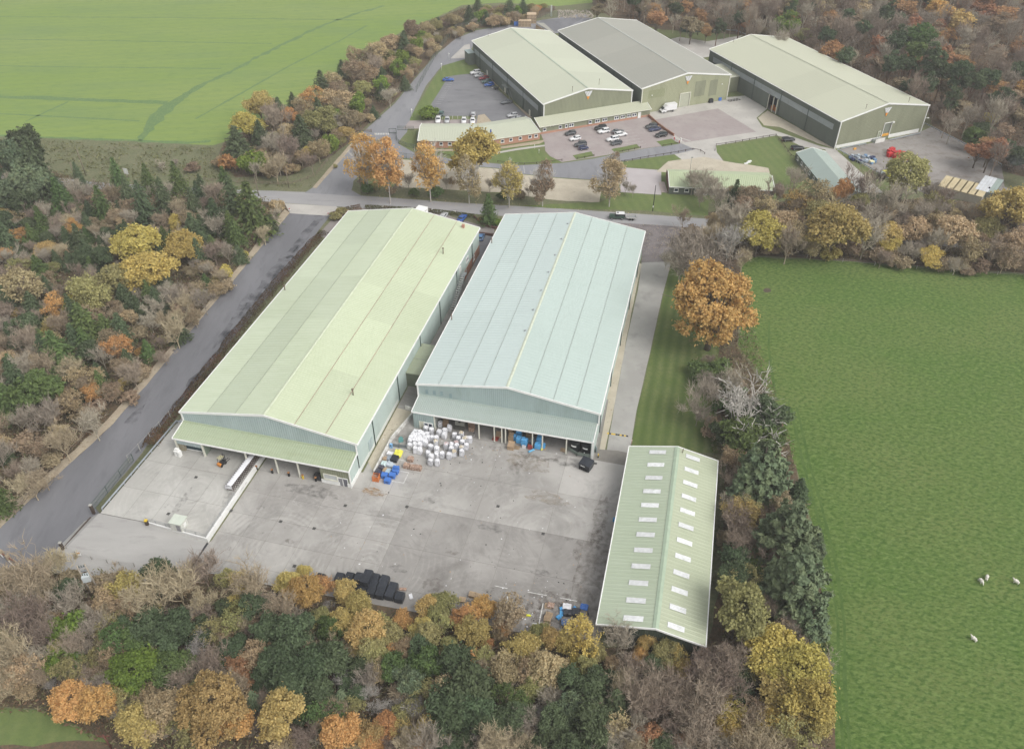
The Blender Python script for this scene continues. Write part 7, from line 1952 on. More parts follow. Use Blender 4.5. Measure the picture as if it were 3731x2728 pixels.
# planter wall round the verge conifer and forecourt wall
mb=MB();pts=[z7(*p) for p in ((1490,965),(1530,1010),(1610,1060),(1700,1085),(1745,1080))]
for a,b in zip(pts[:-1],pts[1:]):mb.bar(Vector((a.x,a.y,.35)),Vector((b.x,b.y,.35)),.3,.7)
tag(mb.build('planter_wall',mat('dark_red_brick',(.14,.075,.06),.9,var=.2,scale=2)),'dark brick planter wall curving round the verge conifer','wall')
mb=MB();a,b=z7(1545,1142),z7(1690,1160);mb.bar(Vector((a.x,a.y,.4)),Vector((b.x,b.y,.4)),.3,.8)
tag(mb.build('low_wall',MATS['dark_red_brick']),'short dark brick wall across the gap between the big warehouses','wall')
sheet('gap_floor',[z7(1545,1150),z7(1690,1165),LB(-19.7,76),LB(-19.7,58),LB(-26,58)],.045,M_park)
# ================================================================ TREES
import numpy as np

def leaf_mat(name,col,hue=.02,val=.25,trans=.35,col2=None,objval=.18):
    """foliage: every leaf, every clump and every tree a little different"""
    m=bpy.data.materials.new(name);MATS[name]=m
    m.use_nodes=True
    nt=m.node_tree;L=nt.links.new
    for n in list(nt.nodes):
        if n.type != 'OUTPUT_MATERIAL':nt.nodes.remove(n)
    out=nt.nodes['Material Output']
    g=_n(nt,'ShaderNodeNewGeometry');oi=_n(nt,'ShaderNodeObjectInfo');at=_n(nt,'ShaderNodeAttribute');at.attribute_name='tone'
    def mr(v,a,c):
        r=_n(nt,'ShaderNodeMapRange');r.inputs[3].default_value=a;r.inputs[4].default_value=c;L(v,r.inputs[0]);return r.outputs[0]
    mx=_n(nt,'ShaderNodeMix',data_type='RGBA');mx.inputs[6].default_value=(*col,1)
    mx.inputs[7].default_value=(*(col2 or tuple(c*.6 for c in col)),1)
    L(at.outputs['Fac'],mx.inputs['Factor'])
    hv=_n(nt,'ShaderNodeHueSaturation');L(mx.outputs[2],hv.inputs['Color'])
    L(mr(oi.outputs['Random'],.5-hue,.5+hue),hv.inputs['Hue'])
    a=_n(nt,'ShaderNodeMath',operation='MULTIPLY')
    L(mr(g.outputs['Random Per Island'],1-val*.65,1+val*.65),a.inputs[0])
    mm=_n(nt,'ShaderNodeMath',operation='MULTIPLY');mm.inputs[1].default_value=7.31
    fr=_n(nt,'ShaderNodeMath',operation='FRACT');L(oi.outputs['Random'],mm.inputs[0]);L(mm.outputs[0],fr.inputs[0])
    L(mr(fr.outputs[0],1-objval,1+objval),a.inputs[1]);L(a.outputs[0],hv.inputs['Value'])
    d=_n(nt,'ShaderNodeBsdfDiffuse');t=_n(nt,'ShaderNodeBsdfTranslucent');mix=_n(nt,'ShaderNodeMixShader');mix.inputs[0].default_value=trans
    L(hv.outputs[0],d.inputs[0]);L(hv.outputs[0],t.inputs[0]);L(d.outputs[0],mix.inputs[1]);L(t.outputs[0],mix.inputs[2]);L(mix.outputs[0],out.inputs[0])
    return m
LM={
 'yellow':leaf_mat('yellow_leaves',(0.63,0.515,0.165),.013,.3,.35,(0.48,0.40,0.14)),
 'gold':leaf_mat('gold_leaves',(0.60,0.465,0.19),.016,.3,.35,(0.45,0.36,0.15)),
 'orange':leaf_mat('orange_leaves',(0.64,0.385,0.16),.014,.3,.35,(0.50,0.315,0.14)),
 'tan':leaf_mat('tan_leaves',(0.50,0.39,0.235),.015,.3,.3,(0.40,0.325,0.20)),
 'rust':leaf_mat('rust_leaves',(0.46,0.255,0.135),.016,.3,.3,(0.38,0.24,0.135)),
 'brown':leaf_mat('brown_leaves',(0.38,0.295,0.20),.016,.3,.3,(0.31,0.25,0.165)),
 'olive':leaf_mat('olive_leaves',(0.40,0.37,0.165),.016,.3,.35,(0.31,0.30,0.14)),
 'lime':leaf_mat('lime_leaves',(0.25,0.34,0.07),.012,.3,.4,(0.16,0.235,0.065)),
 'green':leaf_mat('green_leaves',(0.15,0.21,0.075),.02,.3,.35,(0.105,0.155,0.065)),
 'dark':leaf_mat('dark_needles',(0.115,0.15,0.08),.02,.3,.25,(0.088,0.12,0.066)),
 'blue':leaf_mat('blue_green_needles',(0.145,0.195,0.12),.012,.28,.25,(0.195,0.23,0.125)),
}
def bark_mat(name,col):return mat(name,col,.9,var=.2,scale=2.0,objvar=.2,huevar=.012)
BM={'bark':bark_mat('brown_bark',(0.16,0.13,0.10)),'grey':bark_mat('grey_twigs',(0.365,0.32,0.255)),'tanbare':bark_mat('tan_twigs',(0.40,0.33,0.225)),
      'purple':bark_mat('purple_brown_twigs',(0.295,0.235,0.185)),'pale':bark_mat('bleached_wood',(0.36,0.335,0.305)),'birch':bark_mat('birch_bark',(0.5,0.47,0.43))}

def fast_mesh(name,V,F,m,tone=None):
    """F: n x 3 or n x 4 array"""
    me=bpy.data.meshes.new(name)
    V=np.asarray(V,np.float32);F=np.asarray(F,np.int32)
    n,k=F.shape
    me.vertices.add(len(V));me.vertices.foreach_set('co',V.ravel())
    me.loops.add(n*k);me.loops.foreach_set('vertex_index',F.ravel())
    me.polygons.add(n);me.polygons.foreach_set('loop_start',np.arange(0,n*k,k,dtype=np.int32))
    me.materials.append(m)
    if tone is not None:
        a=me.attributes.new('tone','FLOAT','POINT');a.data.foreach_set('value',np.asarray(tone,np.float32))
    me.update(calc_edges=True)
    return me

def cards(C,N,size,asp,R_,droop=None):
    """quads at C facing N, size (half), asp = length/width"""
    n=len(C)
    t=R_.normal(size=(n,3)) if droop is None else droop
    u=np.cross(N,t);u /= np.linalg.norm(u,axis=1,keepdims=True)+1e-9
    w=np.cross(N,u);w /= np.linalg.norm(w,axis=1,keepdims=True)+1e-9
    s=size[:,None]
    a,b=u*s,w*s*asp
    bend=N*s*.35
    V=np.stack([C-b,C+a+bend*R_.uniform(-1,1,(n,1)),C+b,C-a+bend*R_.uniform(-1,1,(n,1))],1).reshape(-1,3)
    F=np.arange(4*n).reshape(n,4)
    return V,F

def unit(v):return v/(np.linalg.norm(v,axis=-1,keepdims=True)+1e-9)

def lobes_crown(seed,Rr=1.0,H=2.0,base=.3,nl=11,clumps=170,per=22,leaf=.055,spread=.10,top=1.0,gap=.0,asp=1.3):
    """crown of many leaf clumps over uneven lobes; unit radius, height H"""
    R_=np.random.default_rng(seed)
    lc,lr=[],[]
    zc,zh=(base+H)/2,(H-base)/2
    for k in range(nl):
        d=unit(R_.normal(size=3));d[2]=d[2]*.8+.15
        f=R_.uniform(.38,.86)
        prof=1.0 if d[2]<0 else (1-.35*d[2]*top)
        lc.append([d[0]*f*Rr*prof,d[1]*f*Rr*prof,zc+d[2]*f*zh*1.15]);lr.append(R_.uniform(.20,.46))
    lc,lr=np.array(lc),np.array(lr)
    lc=np.vstack([lc,[[0,0,zc+zh*.25]]]);lr=np.append(lr,.55)
    pts=[];nr=[]
    while len(pts)<clumps:
        i=R_.integers(len(lc));d=unit(R_.normal(size=3));d[2]=d[2]+.25;d=unit(d)
        p=lc[i]+d*lr[i]*np.array([1,1,zh/Rr*.8])*R_.uniform(.82,1.05)
        ins=np.linalg.norm((p-lc)/np.array([1,1,zh/Rr*.8]),axis=1)<lr*.80
        if ins.sum()>0 and R_.random()<.85:continue
        if p[2]<base*.6:continue
        if gap and mnoise.noise(Vector(p*2.2))>1-gap*1.6-.3:continue
        pts.append(p);nr.append(d)
    pts,nr=np.array(pts),np.array(nr)
    cl=np.repeat(np.arange(clumps),per)
    C=pts[cl]+R_.normal(size=(len(cl),3))*spread*R_.uniform(.5,1.2,(clumps,1))[cl]*np.array([1,1,.75])
    N=unit(nr[cl]*.7+R_.normal(size=(len(cl),3))*.75+np.array([0,0,.45]))
    V,F=cards(C,N,R_.uniform(.6,1.25,len(C))*leaf,asp,R_)
    tone=np.repeat(np.clip(R_.beta(1.3,2.0,clumps)[cl]+R_.normal(size=len(cl))*.12,0,1),4)
    return V,F,tone,lc

def limbs(seed,tips,H,r0=.045,trunkh=.45,name='trunk'):
    """trunk with limbs to the lobes, as arrays of 5-sided tubes"""
    R_=random.Random(seed)
    mb=MB()
    top=Vector((R_.uniform(-.06,.06),R_.uniform(-.06,.06),H*.82))
    mid=Vector((R_.uniform(-.04,.04),R_.uniform(-.04,.04),H*trunkh))
    mb.tube([(0,0,-.05),tuple(mid*.5),tuple(mid),tuple(top)],[r0*1.3,r0,r0*.8,r0*.2],6)
    for t in tips:
        t=Vector(t);f=R_.uniform(.45,.95)
        a=mid*f+Vector((0,0,.0));m_=a.lerp(t,.5)+Vector((0,0,-.06))
        mb.tube([a,m_,t],[r0*.55,r0*.36,r0*.12],4)
        for k in range(3):
            e=t+Vector((R_.gauss(0,.22),R_.gauss(0,.22),R_.gauss(.06,.18)));mb.tube([m_.lerp(t,.5),e],[r0*.22,r0*.08],3,0,False)
    return mb

def bare_tree(seed,H=2.0,spread=1.0,twigs=1500,up=.55,r0=.03,tw=.0062,droop=0.0,crook=.17,depth=4,first=.22):
    """leafless tree: tubes for trunk and limbs, thin slivers for twigs. unit crown radius. returns limb MB and twig arrays"""
    R_=random.Random(seed);N_=np.random.default_rng(seed)
    mb=MB();ends=[]
    def grow(p,d,ln,r,lev):
        n=3;pts=[p];q_=p.copy();dd=d.copy()
        for i in range(n):
            dd=(dd+Vector((R_.gauss(0,crook),R_.gauss(0,crook),R_.gauss(0,crook)+.12*up))).normalized()
            q_=q_+dd*ln/n;pts.append(q_.copy())
        if lev <= 2:mb.tube(pts,[r,r*.85,r*.7,r*.5],5 if lev==0 else (4 if lev==1 else 3),0,False)
        else:ends.append((pts,r))
        if lev >= depth:return
        k=R_.randint(4,6) if lev==0 else R_.randint(3,5)
        for i in range(k):
            t=R_.uniform(.3,1.0) if i else 1.0
            s=min(n-1,int(t*n));b=pts[s].lerp(pts[s+1],t*n-s if t<1 else 1.0)
            ang=R_.uniform(0,2*math.pi);tilt=R_.uniform(.35,.95)
            side=Vector((math.cos(ang),math.sin(ang),0))
            nd=(dd*math.cos(tilt)+side*math.sin(tilt)*spread+Vector((0,0,up*.4-droop*lev*.3))).normalized()
            grow(b,nd,ln*R_.uniform(.55,.82),r*R_.uniform(.45,.62),lev+1)
    trunk_top=Vector((0,0,H*first))
    mb.tube([(0,0,-.05),(0,0,H*first*.5),tuple(trunk_top)],[r0*1.25,r0,r0*.85],6,0,False)
    for i in range(R_.randint(5,7)):
        ang=2*math.pi*(i+R_.random()*.6)/6;tl=R_.uniform(.2,.8)
        grow(trunk_top*R_.uniform(.75,1.05),Vector((math.cos(ang)*math.sin(tl)*spread,math.sin(ang)*math.sin(tl)*spread,math.cos(tl))).normalized(),H*R_.uniform(.26,.36),r0*.6,1)
    segs=[]
    for pts,r in ends:
        for a,b in zip(pts[:-1],pts[1:]):segs.append((a,b))
    segs=np.array([(tuple(a),tuple(b)) for a,b in segs])
    # twigs along the last branches
    i=N_.integers(0,len(segs),twigs);t=N_.random((twigs,1))
    base=segs[i,0]*(1-t)+segs[i,1]*t;dr=unit(segs[i,1]-segs[i,0])
    dirn=unit(dr*.8+N_.normal(size=(twigs,3))*.55+np.array([0,0,up*.5-droop]))
    ln=N_.uniform(.10,.28,(twigs,1))
    A=np.vstack([segs[:,0],base]);B=np.vstack([segs[:,1],base+dirn*ln])
    wd=np.concatenate([np.full(len(segs),tw*1.5),np.full(twigs,tw)])[:,None]
    sd=unit(np.cross(B-A,N_.normal(size=A.shape)))*wd
    V=np.stack([A-sd,A+sd,B+sd*.4,B-sd*.4],1).reshape(-1,3)
    F=np.arange(len(V)).reshape(-1,4)
    return mb,V,F,B

def merge(mb,V,F):
    """limb tubes and sliver arrays in one quad/tri soup"""
    off=len(mb.v)
    vs=mb.v+[tuple(v) for v in V]
    fs=mb.f+[tuple(int(i)+off for i in f) for f in F]
    return vs,fs

def soup(name,vs,fs,m):
    me=bpy.data.meshes.new(name);me.from_pydata(vs,[],fs);me.materials.append(m);me.update();return me

def conifer(seed,H=2.6,whorls=26,per=9,sprays=9,leaf=.055,droop=.35,base=.12,taper=1.0,asp=2.2,dense=1.0):
    """cone of drooping sprays on whorled branches; unit base radius"""
    R_=np.random.default_rng(seed);C,N,D,T=[],[],[],[]
    for w in range(whorls):
        f=w/(whorls-1);z=H*(base+(1-base)*f**.92)
        rad=max(.04,(1-f)**(.8*taper)*(1+.12*math.sin(w*2.4+seed)))
        n=max(3,int(per*(1-.55*f)))
        for k in range(n):
            a=2*math.pi*(k+R_.random())/n;r=rad*R_.uniform(.72,1.1);tn=R_.beta(1.3,2)
            m=max(2,int(sprays*(.4+r)))
            for j in range(m):
                t=(j+R_.random())/m
                t=.25+.75*t
                p=np.array([math.cos(a)*r*t,math.sin(a)*r*t,z-droop*r*t*t*.55+R_.normal()*.02])
                p[:2] += R_.normal(size=2)*.05*(1+r)
                o=np.array([math.cos(a),math.sin(a),-droop*t])
                C.append(p);N.append(np.array([math.cos(a)*.45,math.sin(a)*.45,.9])+R_.normal(size=3)*.35);D.append(o+R_.normal(size=3)*.35);T.append(tn)
    C,N,D=np.array(C),unit(np.array(N)),np.array(D)
    side=np.cross(N,D)
    V,F=cards(C,N,R_.uniform(.7,1.3,len(C))*leaf,asp,R_,droop=D)
    tone=np.repeat(np.clip(np.array(T)+R_.normal(size=len(C))*.15,0,1),4)
    return V,F,tone

def feather_tree(seed,H=2.4,n=5200,leaf=.05):
    """dense screening conifer with upswept feathery plumes"""
    R_=np.random.default_rng(seed)
    pl=120
    z=R_.beta(1.1,1.5,pl);a=R_.random(pl)*2*math.pi
    rad=(1-z)**.62*(1+.15*np.sin(a*3+seed))*R_.uniform(.8,1.08,pl)*(.78+.3*np.minimum(1,z*4))
    root=np.stack([np.cos(a)*rad*.62,np.sin(a)*rad*.62,H*(z*.92+.03)],1)
    tip=np.stack([np.cos(a)*rad,np.sin(a)*rad,H*(z*.92+.03)+R_.uniform(.10,.34,pl)],1)
    i=R_.integers(0,pl,n);t=R_.random((n,1))**.7
    C=root[i]*(1-t)+tip[i]*t+R_.normal(size=(n,3))*.075*(1.25-t)
    out=unit(np.stack([np.cos(a),np.sin(a),np.full(pl,.9)],1))
    D=unit(tip-root)[i]+R_.normal(size=(n,3))*.45
    N=unit(out[i]+R_.normal(size=(n,3))*.5)
    V,F=cards(C,N,R_.uniform(.6,1.3,n)*leaf,2.0,R_,droop=np.cross(N,D)*0+D)
    tone=np.repeat(np.clip(R_.beta(1.3,1.8,pl)[i]*.8+t[:,0]*.25+R_.normal(size=n)*.1,0,1),4)
    return V,F,tone

def needle_crown(seed,H=2.2,base=.75,nl=9,clumps=130,per=26):
    """pine: separate dark tufts on an open crown"""
    V,F,tone,lc=lobes_crown(seed,1.0,H,base,nl,clumps,int(per*1.5),.042,.095,.7,.1,2.2)
    return V,F,tone,lc

# ------- one mesh of each kind and variant (crown, trunk); every tree shares them
PROTO={}
def add_proto(kind,crown,trunk,H):PROTO.setdefault(kind,[]).append((crown,trunk,H))
for s in range(7):       # full round broadleaf
    H=(1.9,2.1,1.75,2.2,1.9,2.0,1.8)[s]
    V,F,t,lc=lobes_crown(100+s,1.0,H,.42,15,340,26,.038,.085,1.0,.08)
    add_proto('broad',fast_mesh('crown',V,F,LM['gold'],t),limbs(s,lc,H).mesh('trunk',BM['bark']),H)
for s in range(4):       # thin, half-dropped crown showing its twigs
    H=2.1
    V,F,t,lc=lobes_crown(200+s,1.0,H,.35,12,170,18,.036,.095,1.0,.15)
    mb,TV,TF,ends=bare_tree(300+s,1.9,1.0,700,.6)
    vs,fs=merge(mb,TV,TF);add_proto('thin',fast_mesh('crown',V,F,LM['tan'],t),soup('trunk',vs,fs,BM['tanbare']),H)
for s in range(3):       # large close-textured oak
    H=1.75
    V,F,t,lc=lobes_crown(400+s,1.0,H,.3,22,760,26,.024,.05)
    add_proto('oak',fast_mesh('crown',V,F,LM['orange'],t),limbs(40+s,lc,H,.06).mesh('trunk',BM['bark']),H)
for s in range(4):       # upright birch
    H=3.6
    V,F,t,lc=lobes_crown(500+s,1.0,H,.2,14,300,18,.042,.11,1.4,.08)
    mb,TV,TF,ends=bare_tree(520+s,3.3,.55,800,.7,.035,.008,.25)
    vs,fs=merge(mb,TV,TF);add_proto('birch',fast_mesh('crown',V,F,LM['tan'],t),soup('trunk',vs,fs,BM['birch']),H)
for s in range(4):       # rounded shrub
    H=1.5
    V,F,t,lc=lobes_crown(600+s,1.0,H,.02,10,150,22,.065,.10)
    add_proto('shrub',fast_mesh('crown',V,F,LM['lime'],t),limbs(60+s,lc[:5],H*.8,.03).mesh('stem',BM['bark']),H)
for s in range(6):       # leafless
    mb,V,F,e=bare_tree(700+s,2.1,(1.0,1.15,.9,1.05,1.2,.95)[s],1900,(.6,.5,.75,.6,.45,.7)[s])
    vs,fs=merge(mb,V,F);sc=1/np.percentile(np.hypot(np.array(vs)[:,0],np.array(vs)[:,1]),95);vs=[(x*sc,y*sc,z*sc) for x,y,z in vs]
    add_proto('bare',None,soup('branches',vs,fs,BM['grey']),max(v[2] for v in vs))
for s in range(3):       # tall forest tree without leaves
    mb,V,F,e=bare_tree(740+s,5.2,.8,1500,.9,.06,.011,0,.2,4,.45)
    vs,fs=merge(mb,V,F);sc=1/np.percentile(np.hypot(np.array(vs)[:,0],np.array(vs)[:,1]),95);vs=[(x*sc,y*sc,z*sc) for x,y,z in vs]
    add_proto('tallbare',None,soup('branches',vs,fs,BM['grey']),max(v[2] for v in vs))
for s in range(3):       # tall forest broadleaf, leaves high up
    H=3.6
    V,F,t,lc=lobes_crown(760+s,1.0,H,1.1,13,190,20,.065,.12)
    add_proto('tallbroad',fast_mesh('crown',V,F,LM['rust'],t),limbs(76+s,lc,H,.05).mesh('trunk',BM['bark']),H)
for s in range(3):       # dead, thick pale limbs
    mb,V,F,e=bare_tree(800+s,1.9,1.1,420,.45,.05,.0075,0,.36,4)
    vs,fs=merge(mb,V,F);sc=1/np.percentile(np.hypot(np.array(vs)[:,0],np.array(vs)[:,1]),96);vs=[(x*sc,y*sc,z*sc) for x,y,z in vs]
    add_proto('dead',None,soup('branches',vs,fs,BM['pale']),max(v[2] for v in vs))
trk=MB().tube([(0,0,-.05),(0,0,1.3),(0,0,2.4)],[.05,.035,.008],6).mesh('trunk',BM['bark'])
for s in range(5):
    H=(2.7,3.1,2.5,2.9,3.3)[s]
    V,F,t=conifer(900+s,H,26,11,11,.045)
    add_proto('conifer',fast_mesh('crown',V,F,LM['dark'],t),trk,H)
for s in range(3):
    V,F,t=feather_tree(950+s,2.5,7500,.042)
    add_proto('feather',fast_mesh('crown',V,F,LM['blue'],t),trk,2.7)
for s in range(4):
    H=(2.1,2.4,2.0,2.3)[s]
    V,F,t,lc=needle_crown(980+s,H,.55,11,190,26)
    add_proto('pine',fast_mesh('crown',V,F,LM['dark'],t),limbs(98+s,lc,H,.05).mesh('trunk',BM['bark']),H)
for s in range(3):
    H=4.0
    V,F,t,lc=needle_crown(990+s,H,1.9,9,120,24)
    add_proto('tallpine',fast_mesh('crown',V,F,LM['dark'],t),limbs(110+s,lc,H,.05,.6).mesh('trunk',mat('pine_bark',(0.20,0.12,0.08),.9,var=.2)),H)

DESC={'broad':'broadleaf tree','thin':'half bare tree','oak':'spreading tree','birch':'upright birch','shrub':'rounded shrub','bare':'leafless tree','tallbare':'tall leafless tree',
        'tallbroad':'tall broadleaf tree','dead':'dead tree with bleached limbs','conifer':'conical conifer','feather':'feathery conifer','pine':'bushy pine','tallpine':'tall pine'}
CDESC={'yellow':'bright yellow','gold':'golden','orange':'orange','tan':'tan','rust':'rust red','brown':'brown','olive':'olive yellow','lime':'lime green','green':'mid green','dark':'dark green','blue':'blue-green',
         'grey':'grey-brown','tanbare':'pale brown','purple':'purplish brown','pale':'pale','birch':'pale'}
NAME={'broad':'broadleaf_tree','thin':'sparse_tree','oak':'oak_tree','birch':'birch_tree','shrub':'shrub','bare':'bare_tree','tallbare':'forest_tree','tallbroad':'autumn_forest_tree','dead':'dead_tree','conifer':'conifer_tree','feather':'cypress_tree','pine':'pine_tree','tallpine':'tall_pine_tree'}
TREES=[]
trng=random.Random(42)

def plant(kind,col,pos,rad,hs=1.0,label=None,group=None,bark=None,var=None,far=False):
    pr=PROTO[kind][trng.randrange(len(PROTO[kind])) if var is None else var]
    crown,trunk,H=pr
    root=empty('small_bare_tree' if kind=='bare' and rad<2.75 else NAME[kind],(pos.x,pos.y,0),trng.uniform(0,6.283),None,'shrub' if kind=='shrub' else 'tree',group)  # bare trees with smaller crowns, named apart from the larger ones
    root.scale=(rad,rad,rad*hs)
    if crown is not None:
        c=put('crown',crown,root);c.material_slots[0].link='OBJECT';c.material_slots[0].material=LM[col]
    t=put('branches' if crown is None else ('stem' if kind=='shrub' else 'trunk'),trunk,root)
    if bark or crown is None:
        t.material_slots[0].link='OBJECT';t.material_slots[0].material=BM[bark or col]
    TREES.append([root,kind,col,pos.copy(),rad,H*rad*hs,label])
    return root

def at_px(x,y,w,kind,hs=1.0,hf=.55):
    """place a crown of pixel width w centred on overview pixel x, y"""
    H_=PROTO[kind][0][2]
    z=5.0
    for _ in range(5):
        p=P(x,y,z);d=p.y*_cp+(CAM_H-z)*_sp
        r=w*KD*d/FPX/2;z=r*H_*hs*hf
    return p,r

WMUL={'bare':1.15,'tallbare':1.3,'dead':1.45,'oak':1.06,'birch':1.38,'shrub':1.12,'feather':1.08,'conifer':1.36,'pine':1.12}
def table(conv,rows,group=None):
    for row in rows.strip().splitlines():
        row=row.strip()
        if not row or row[0]=='#':continue
        lab=None
        if '|' in row:row,lab=[s.strip() for s in row.split('|')]
        f=row.split()
        x,y=conv(float(f[0]),float(f[1]));kind,col=f[3],f[4]
        hs=float(f[5]) if len(f)>5 else 1.0
        w=float(f[2])/conv.k
        p,r=at_px(x,y,w*WMUL.get(kind,1.15),kind,hs)
        plant(kind,col,p,r,hs,lab,group)
def cv(x0,y0,k):
    f=lambda x,y:(x0+x/k,y0+y/k)
    f.k=k
    return f
c3,c4,c7,c8=cv(0,0,2.665),cv(0,393.7,3.109),cv(0,1211.5,2.665),cv(787.5,1241.8,2.665)
cR,c9,cb,ch,c1,c2=cv(1453.7,848,2.054),cv(1393.2,363.4,2.607),cv(726.9,272.6,4.6638),cv(1211.5,212,4.6638),cv(848,0,3.3918),cv(1514.3,0,3.0309)
G_LEFT,G_BOT,G_SHED,G_BAND,G_BIRCH,G_HEDGE,G_FOREST='trees of the wood beside the lane','trees of the wood along the yard','trees between shed and pasture','trees between pasture and road','roadside birches and shrubs','trees of the belt beside the crop field','trees of the far forest'

table(c4,'''
960 470 280 broad yellow 1.0 | large bright yellow tree in the lane wood, left of its two yellow neighbours
1270 475 230 broad yellow 1.0 | bright yellow tree in the lane wood, nearest the road junction
1215 325 115 broad yellow
1030 640 330 broad yellow .9 | broad yellow tree in front of the other two in the lane wood
600 800 260 broad olive | olive yellow tree in the lane wood, left of the yellow trio
790 715 250 broad olive .95
520 870 150 broad yellow
505 345 130 broad orange
150 390 120 thin orange
320 500 140 broad gold
420 510 90 broad tan
30 240 110 broad gold
135 610 130 thin olive
370 610 90 thin olive
40 530 110 thin orange
150 740 300 thin tan
150 800 160 thin olive
380 880 160 thin orange
820 1160 190 thin orange
580 1390 200 thin tan
640 1470 150 thin orange
350 1030 130 thin gold
110 930 90 thin gold
60 1250 150 thin tan
930 370 110 thin rust
940 1300 60 shrub yellow
1390 815 80 shrub yellow
1545 640 105 shrub yellow
1405 790 70 shrub olive
1105 1115 90 shrub olive
1680 520 60 shrub yellow
1480 690 60 shrub gold
800 1460 90 shrub yellow
850 1395 70 shrub gold
1720 390 90 shrub brown
1840 260 130 shrub brown
1900 190 110 shrub tan
950 1190 70 shrub orange
1010 1180 60 shrub tan
1580 330 120 conifer green 1.0
1720 220 240 conifer green .8 | large dark spire at the corner of the lane wood by the road junction
1600 180 170 conifer dark
1470 240 160 conifer dark
1330 360 170 conifer dark .8
1180 410 70 conifer dark
1100 520 90 conifer dark
980 190 150 conifer dark
880 120 120 conifer dark
1120 130 120 conifer dark
700 190 140 conifer green
420 150 150 conifer green
280 290 130 conifer green
210 340 130 pine dark
840 400 110 pine dark
730 400 100 pine dark
600 520 150 conifer dark .8
700 580 170 pine dark
560 560 130 pine dark
260 610 140 conifer green .8
60 860 120 conifer dark
220 870 170 conifer dark .9
210 1010 170 pine dark
570 980 210 conifer green .85
500 1080 140 conifer dark
730 1040 150 conifer green .8
390 1180 240 conifer green .8
260 1440 300 pine green
110 1400 170 conifer dark
60 1530 200 conifer green .7
620 1200 150 pine dark
1080 680 150 conifer dark .8
1020 790 110 conifer green .8
850 810 150 conifer dark .8
940 870 110 conifer dark
100 130 260 pine blue
210 40 230 pine blue
20 160 200 pine dark
190 200 200 pine dark
320 60 150 pine dark
50 330 180 pine dark
40 420 140 conifer dark
1330 200 120 conifer dark
1360 120 100 conifer dark
600 320 90 conifer dark
340 420 100 pine dark
70 1060 130 conifer dark
330 760 90 conifer dark
1460 470 100 conifer green .8
130 560 100 pine dark
''',G_LEFT)
table(c3,'''
465 1050 75 conifer dark 1.1
690 1035 95 conifer green 1.1
865 1045 95 conifer green 1.1
1035 1040 105 conifer green 1.1
1180 1085 80 conifer dark 1.0
1320 1060 115 conifer green 1.0
170 900 190 pine dark 1.2
60 960 190 pine blue 1.2
210 990 170 conifer dark 1.2
''',G_LEFT)
table(c7,'''
405 470 210 shrub lime 1.2 | rounded lime green evergreen left in the yard wood, above another lime one
350 660 190 shrub lime 1.2 | rounded lime green evergreen left in the yard wood, the lower one
430 680 150 shrub green 1.2
810 730 270 broad lime .9 | broad lime green tree in the middle of the left yard wood
1010 715 230 broad green .9
1200 775 140 shrub green 1.2
430 890 220 broad orange 1.0 | orange tree beside the bottom lawn, the left one
600 900 230 broad orange 1.0
1220 950 420 oak gold 1.1 | great golden tree at the bottom edge of the photo
930 980 250 broad tan 1.0
830 1060 240 broad gold 1.0
1380 1050 220 broad orange .9
1420 690 180 broad rust 1.0 | rust red tree deep in the yard wood
1480 600 110 thin rust
1500 800 110 broad rust
880 470 230 pine dark
1060 480 210 pine dark
980 560 190 pine dark
1600 500 200 pine dark
1750 520 250 pine dark
1640 640 230 pine dark
1800 700 260 pine dark
1950 640 240 pine dark
1930 490 150 pine green
1700 800 250 pine dark
1560 760 160 pine dark
1870 840 190 pine dark
780 560 180 pine green
1495 905 120 conifer blue .8
2010 890 110 conifer blue .8
1660 1010 280 broad gold 1.0
1900 1000 200 thin green
2010 1090 220 broad orange 1.0
2190 1100 170 broad gold
700 830 170 shrub green
740 900 170 thin olive
670 540 200 thin green
700 620 170 thin tan
640 470 170 thin olive
1190 590 170 dead pale 1.2 | bleached bare tree in the left yard wood between pines and lime tree
410 340 190 bare grey
95 520 90 dead pale
310 800 100 dead pale
1980 770 110 dead pale 1.3
2160 830 140 bare pale 1.1
2230 930 100 dead pale
1290 620 130 thin olive
1400 420 190 thin olive
1380 330 120 thin gold
940 130 110 thin yellow
760 220 200 thin gold
700 320 130 thin gold
920 370 90 thin yellow
860 280 300 bare tanbare
1050 250 240 bare tanbare
1200 300 170 bare tanbare
1200 150 200 bare purple
1340 170 120 thin olive
1480 230 200 bare tanbare
1420 190 130 thin yellow
1690 200 150 broad gold
1790 130 80 broad gold
1790 250 190 broad orange
1900 220 130 thin orange
1880 400 130 broad olive
1910 330 70 dead pale
1660 370 170 bare tanbare
1540 300 150 bare grey
2020 260 140 broad gold
2110 320 150 broad gold
2010 440 150 broad gold
2110 510 140 broad gold
2200 440 170 broad olive
2190 600 160 broad olive
1560 420 130 thin brown
230 150 230 bare tanbare
170 220 260 bare tanbare
250 250 170 bare tanbare
80 320 240 bare grey
230 330 220 bare tanbare
150 430 240 bare purple
60 640 240 bare tanbare
250 520 170 bare purple
180 640 200 bare grey
130 720 220 thin tan
240 770 180 bare tanbare
60 820 180 bare tanbare
500 380 130 bare grey
560 470 170 bare grey
540 560 120 bare grey
10 560 110 thin lime
560 330 110 shrub brown .6
700 960 110 bare grey
''',G_BOT)
